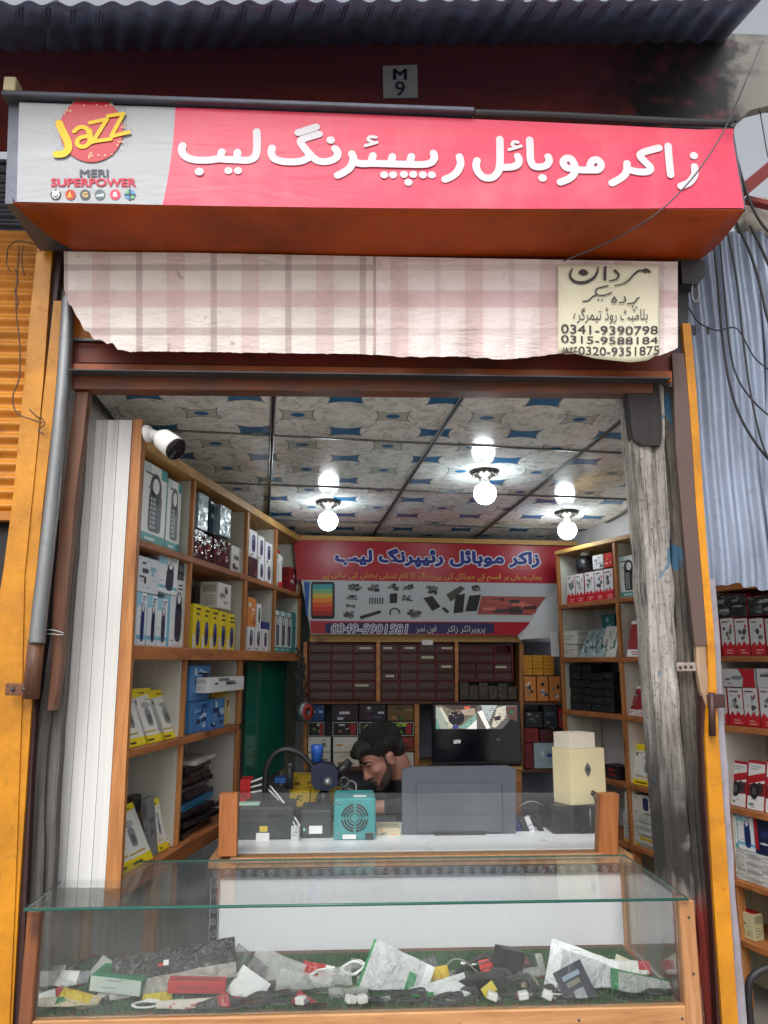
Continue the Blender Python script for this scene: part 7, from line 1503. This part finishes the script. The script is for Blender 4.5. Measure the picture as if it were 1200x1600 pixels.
pouch('large black and clear film pouch with small white and red mark', 272, 1512, 0.02, 190, 58, 9, 35, lambda u, v: c(226, 220, 218) if 0.40 < u < 0.47 and 0.55 < v < 0.68 else c(190, 60, 50) if 0.36 < u < 0.4 and 0.55 < v < 0.64 else c(150, 146, 140) if v < 0.38 else c(20, 20, 22), bulge=0.01, crk=0.01, seed=3, nu=24, nv=14)
pouch('grey netted clear bag beside the black pouch', 378, 1520, 0.06, 62, 58, -35, 25, two((120, 122, 126), (60, 62, 68), lambda u, v: int(u*14) % 3 == 0), M_clear, 0.02, seed=4)
pouch('small yellow packet under the black pouch', 246, 1558, -0.02, 46, 22, 4, 50, two((210, 186, 40), (170, 160, 130), lambda u, v: v > 0.7), seed=5)
put(FB, P(306, 1560, -0.035).x, ZF+0.022, 0.155, 0.03, 0.04, A_plain((196, 40, 46), 3), 'flat red box lying in the left half of the case', 'box', back=-0.035-2.2, yaw=3, roll=3, name='product_box')
pouch('white packet with red print in the front left of the case', 294, 1573, -0.075, 100, 26, 3, 58, lambda u, v: c(176, 36, 44) if u > 0.88 else c(190, 110, 110) if (int(u*13)*7+int(v*5)*3) % 5 == 0 and 0.2 < u < 0.75 and 0.25 < v < 0.75 else c(214, 206, 196), M_print, 0.006, 0.004, seed=6)
pouch('crumpled white paper packet right of the red box', 388, 1543, 0.0, 54, 44, -32, 40, K(216, 216, 216), M_print, 0.008, 0.007, seed=7)
gc = 'crumpled clear bags in the case'
for k, (x, y, Y, w, h, ro, lb) in enumerate(((428, 1524, 0.08, 84, 62, -20, 'largest crumpled clear bag left of the middle of the case'), (474, 1546, 0.03, 86, 48, -12, 'wide clear bag lying before the largest clear bag'), (524, 1532, 0.06, 52, 38, 8, 'small clear bag by the white cable coil'), (545, 1562, -0.02, 62, 36, 4, 'clear bag with a white adapter near the middle front'), (452, 1578, -0.06, 60, 20, 0, 'flat clear bag at the front of the case'), (600, 1572, -0.05, 46, 26, 8, 'clear bag under the silver pouch'))):
    pouch(lb, x, y, Y, w, h, ro, 42, K(206, 206, 204), M_clear, 0.016, 0.014, seed=30+k, group=gc)
kk = 'black cables in the case'
for k, (x, y, Y, R_, n, lb) in enumerate(((392, 1578, -0.06, 30, 4, 'black cable coil at the front left of the case'), (440, 1572, -0.04, 26, 3, 'black cable coil beside the flat clear bag'), (355, 1582, -0.08, 22, 3, 'small black cable coil by the white and red packet'), (640, 1574, -0.05, 30, 4, 'black cable coil under the silver pouch'), (725, 1568, -0.05, 26, 5, 'tight black cable coil before the green pouch'), (700, 1578, -0.07, 30, 3, 'flat black coil at the middle front'), (745, 1522, 0.1, 34, 4, 'black cable coil behind the yellow tag'), (800, 1556, -0.02, 38, 5, 'large black cable coil right of the middle'), (845, 1562, -0.03, 26, 4, 'black cable coil by the navy card'), (1028, 1572, -0.05, 18, 3, 'black coil in the right corner of the case'), (770, 1540, 0.03, 30, 4, 'black cable coil beside the adapter'))):
    coil(lb, x, y, Y, R_, n, M_rubber, 0.0034, kk, 0.7)
for k, (x, y, Y, R_, lb) in enumerate(((228, 1574, -0.06, 22, 'white earphone cable in the left front of the case'), (500, 1524, 0.1, 18, 'white cable loop behind the clear bags'), (552, 1512, 0.12, 20, 'white cable bundle left of the silver pouch'), (660, 1558, 0.02, 18, 'white cable under the silver pouch'), (872, 1568, -0.04, 16, 'white cable by the navy card'))): coil(lb, x, y, Y, R_, 4, M_white, 0.0022, 'white cables in the case')
for k, (x, y, lb) in enumerate(((470, 1582, 'white charger plug at the front, left of the middle'), (548, 1578, 'white charger plug at the front middle of the case'), (566, 1574, 'white charger plug just left of the silver pouch'), (770, 1577, 'white charger plug before the black coils'), (818, 1574, 'white charger plug left of the navy card'), (856, 1572, 'white charger plug nearest the navy card'))): plug(lb, x, y, -0.08)
pouch('big silver clear pouch with white header leaning in the middle of the case', 618, 1528, 0.03, 104, 76, -24, 30, lambda u, v: c(226, 228, 228) if u > 0.86 else c(60, 140, 90) if (0.66 < u < 0.78 and 0.25 < v < 0.75) or u < 0.06 else c(196, 198, 200), seed=8, bulge=0.016, crk=0.01)
pouch('flat yellow packet behind the silver pouch', 682, 1524, 0.07, 40, 24, 8, 40, K(206, 172, 40), seed=9); pouch('small grey packet behind the yellow packet', 668, 1508, 0.12, 30, 18, 20, 30, K(90, 92, 96), seed=10)
pouch('glossy green and white pouch in the middle of the case', 690, 1555, -0.03, 92, 46, 14, 45, two((220, 222, 222), (30, 130, 66), lambda u, v: u < 0.38 and v < 0.85-0.5*u), seed=11, bulge=0.018)
pouch('dark plastic sleeve left of the green pouch', 640, 1577, -0.07, 70, 20, 6, 60, K(70, 72, 74), M_clear, seed=12)
m = MB(); m.tube(smooth_path([P(x, y, 0.1) for x, y in ((696, 1512), (706, 1500), (722, 1500), (738, 1512), (756, 1530), (768, 1542))]), 0.0022, 6); tag(m.build('cable', plain('grey_lead', c(150, 150, 146), 0.5)), 'thin grey cable arching above the green pouch', 'cable')
pouch('bright red cable bundle at the back right of the middle', 782, 1508, 0.11, 66, 26, 10, 40, two((190, 44, 40), (110, 24, 24), lambda u, v: int(v*8) % 3 == 0), M_print, 0.014, 0.012, seed=13)
put(FB, P(800, 1530, 0.06).x, ZF+0.03, 0.075, 0.05, 0.05, A_plain((26, 26, 30), 1), 'black adapter block in front of the red bundle', 'adapter', back=0.06-2.2, yaw=20, roll=14, name='adapter')
put(FB, P(755, 1562, -0.03).x, ZF+0.012, 0.13, 0.03, 0.05, A_plain((22, 22, 26), 1), 'long black adapter lying among the coils', 'adapter', back=-0.03-2.2, yaw=-16, roll=-10, name='adapter')
pouch('small yellow folded tag among the black cables', 764, 1546, -0.06, 22, 15, 32, 20, K(206, 186, 50), M_print, 0.003, 0.002, seed=14, name='tag', cat='tag')
pouch('clear bag with a dark earpiece near the back right', 830, 1518, 0.09, 46, 46, 6, 30, two((196, 196, 194), (50, 50, 56), lambda u, v: v > 0.62 and 0.25 < u < 0.75), M_clear, 0.014, 0.01, seed=15)
m = MB(); ce = P(826, 1542, 0.02); m.lathe([(0.012, 0), (0.026, 0), (0.026, 0.016), (0.012, 0.016), (0.012, 0)], ce, (0.2, -0.9, 0.3), 20); tag(m.build('tape_roll', plain('tape_tan', c(170, 156, 124), 0.5)), 'small tan tape roll between the black coils', 'tape')
pouch('large shiny silver pouch with white header in the right of the case', 908, 1532, 0.01, 108, 88, -20, 28, lambda u, v: c(230, 232, 234) if u < 0.16 or v > 0.9 else c(40, 130, 70) if u > 0.92 and v < 0.5 else c(190, 192, 196), seed=16, bulge=0.022, crk=0.012)
pouch('navy blue card with a grey device leaning on the silver pouch', 902, 1546, -0.065, 50, 68, 22, 22, lambda u, v: c(150, 152, 160) if 0.35 < u < 0.7 and 0.12 < v < 0.5 else c(130, 150, 170) if 0.75 < v < 0.84 and 0.2 < u < 0.8 else c(120, 116, 96) if 0.6 < v < 0.68 and 0.25 < u < 0.7 else c(40, 44, 60), M_film, 0.003, 0.001, seed=17, nu=20, nv=20)
pouch('white blister with red ends at the right back of the case', 972, 1522, 0.08, 92, 40, -4, 35, two((206, 204, 200), (176, 44, 56), lambda u, v: u < 0.06 or u > 0.78 and abs(v-0.5) > 0.18 or u > 0.95), seed=18, bulge=0.016)
pouch('green edged clear pouch in the right corner of the case', 1002, 1550, -0.03, 92, 52, -12, 40, lambda u, v: c(30, 120, 70) if u < 0.14 or v > 0.93 else c(150, 154, 152), M_bag, 0.014, 0.008, seed=19)
m = MB(); m.tube([P(985, 1570, -0.07), P(1022, 1563, -0.06)], 0.009, 12, round_cap=True); tag(m.build('cable_tube', M_white), 'short white tube lying on the green edged pouch', 'tube')
rr_ = random.Random(21)
for row, (Y, y0, nm) in enumerate(((-0.07, 1577, 'front'), (0.0, 1560, 'middle'), (0.1, 1534, 'back'), (0.05, 1543, 'heap top'), (0.13, 1520, 'heap rim'))):
    for k in range(12):
        x = 90+k*80+rr_.uniform(-26, 26); q = rr_.choice(((222, 222, 220), (206, 208, 208), (232, 232, 228), (184, 186, 186), (40, 40, 44), (56, 56, 60), (206, 200, 180), (170, 50, 52)))
        q2 = rr_.choice(((60, 60, 64), (226, 226, 224), (46, 120, 76), (170, 48, 50), (120, 122, 124))); ed = rr_.uniform(0.6, 0.85)
        pouch(f'{ORD[k]} small loose packet from the left along the {nm} in the case', x, y0+rr_.uniform(-5, 5), Y+rr_.uniform(-0.01, 0.03), rr_.uniform(34, 66), rr_.uniform(20, 36), rr_.uniform(-32, 32), rr_.uniform(32, 62), lambda u, v, q=q, q2=q2, ed=ed: c(*q2) if u > ed else c(*q), rr_.choice((M_bag, M_bag, M_film, M_clear)), 0.008, 0.006, seed=60+row*12+k, nu=14, nv=10, group='small loose packets in the case')
m = MB(); q0, q1 = FR.uv(1010, 1470, 0.1)[0], FR.uv(1034, 1470, 0.1)[0]
fbox(m, FR, q0, q1, 0.238, 0.242, FR.uv(1020, 1500, 0.24)[1], FR.uv(1020, 1448, 0.24)[1]); tag(m.build('poster', printed('poster_grey', 0.5) if False else plain('poster_print', c(128, 132, 140), 0.5, var=0.3, sc=30)), 'small grey poster on the wall seen through the right glass side', 'poster')
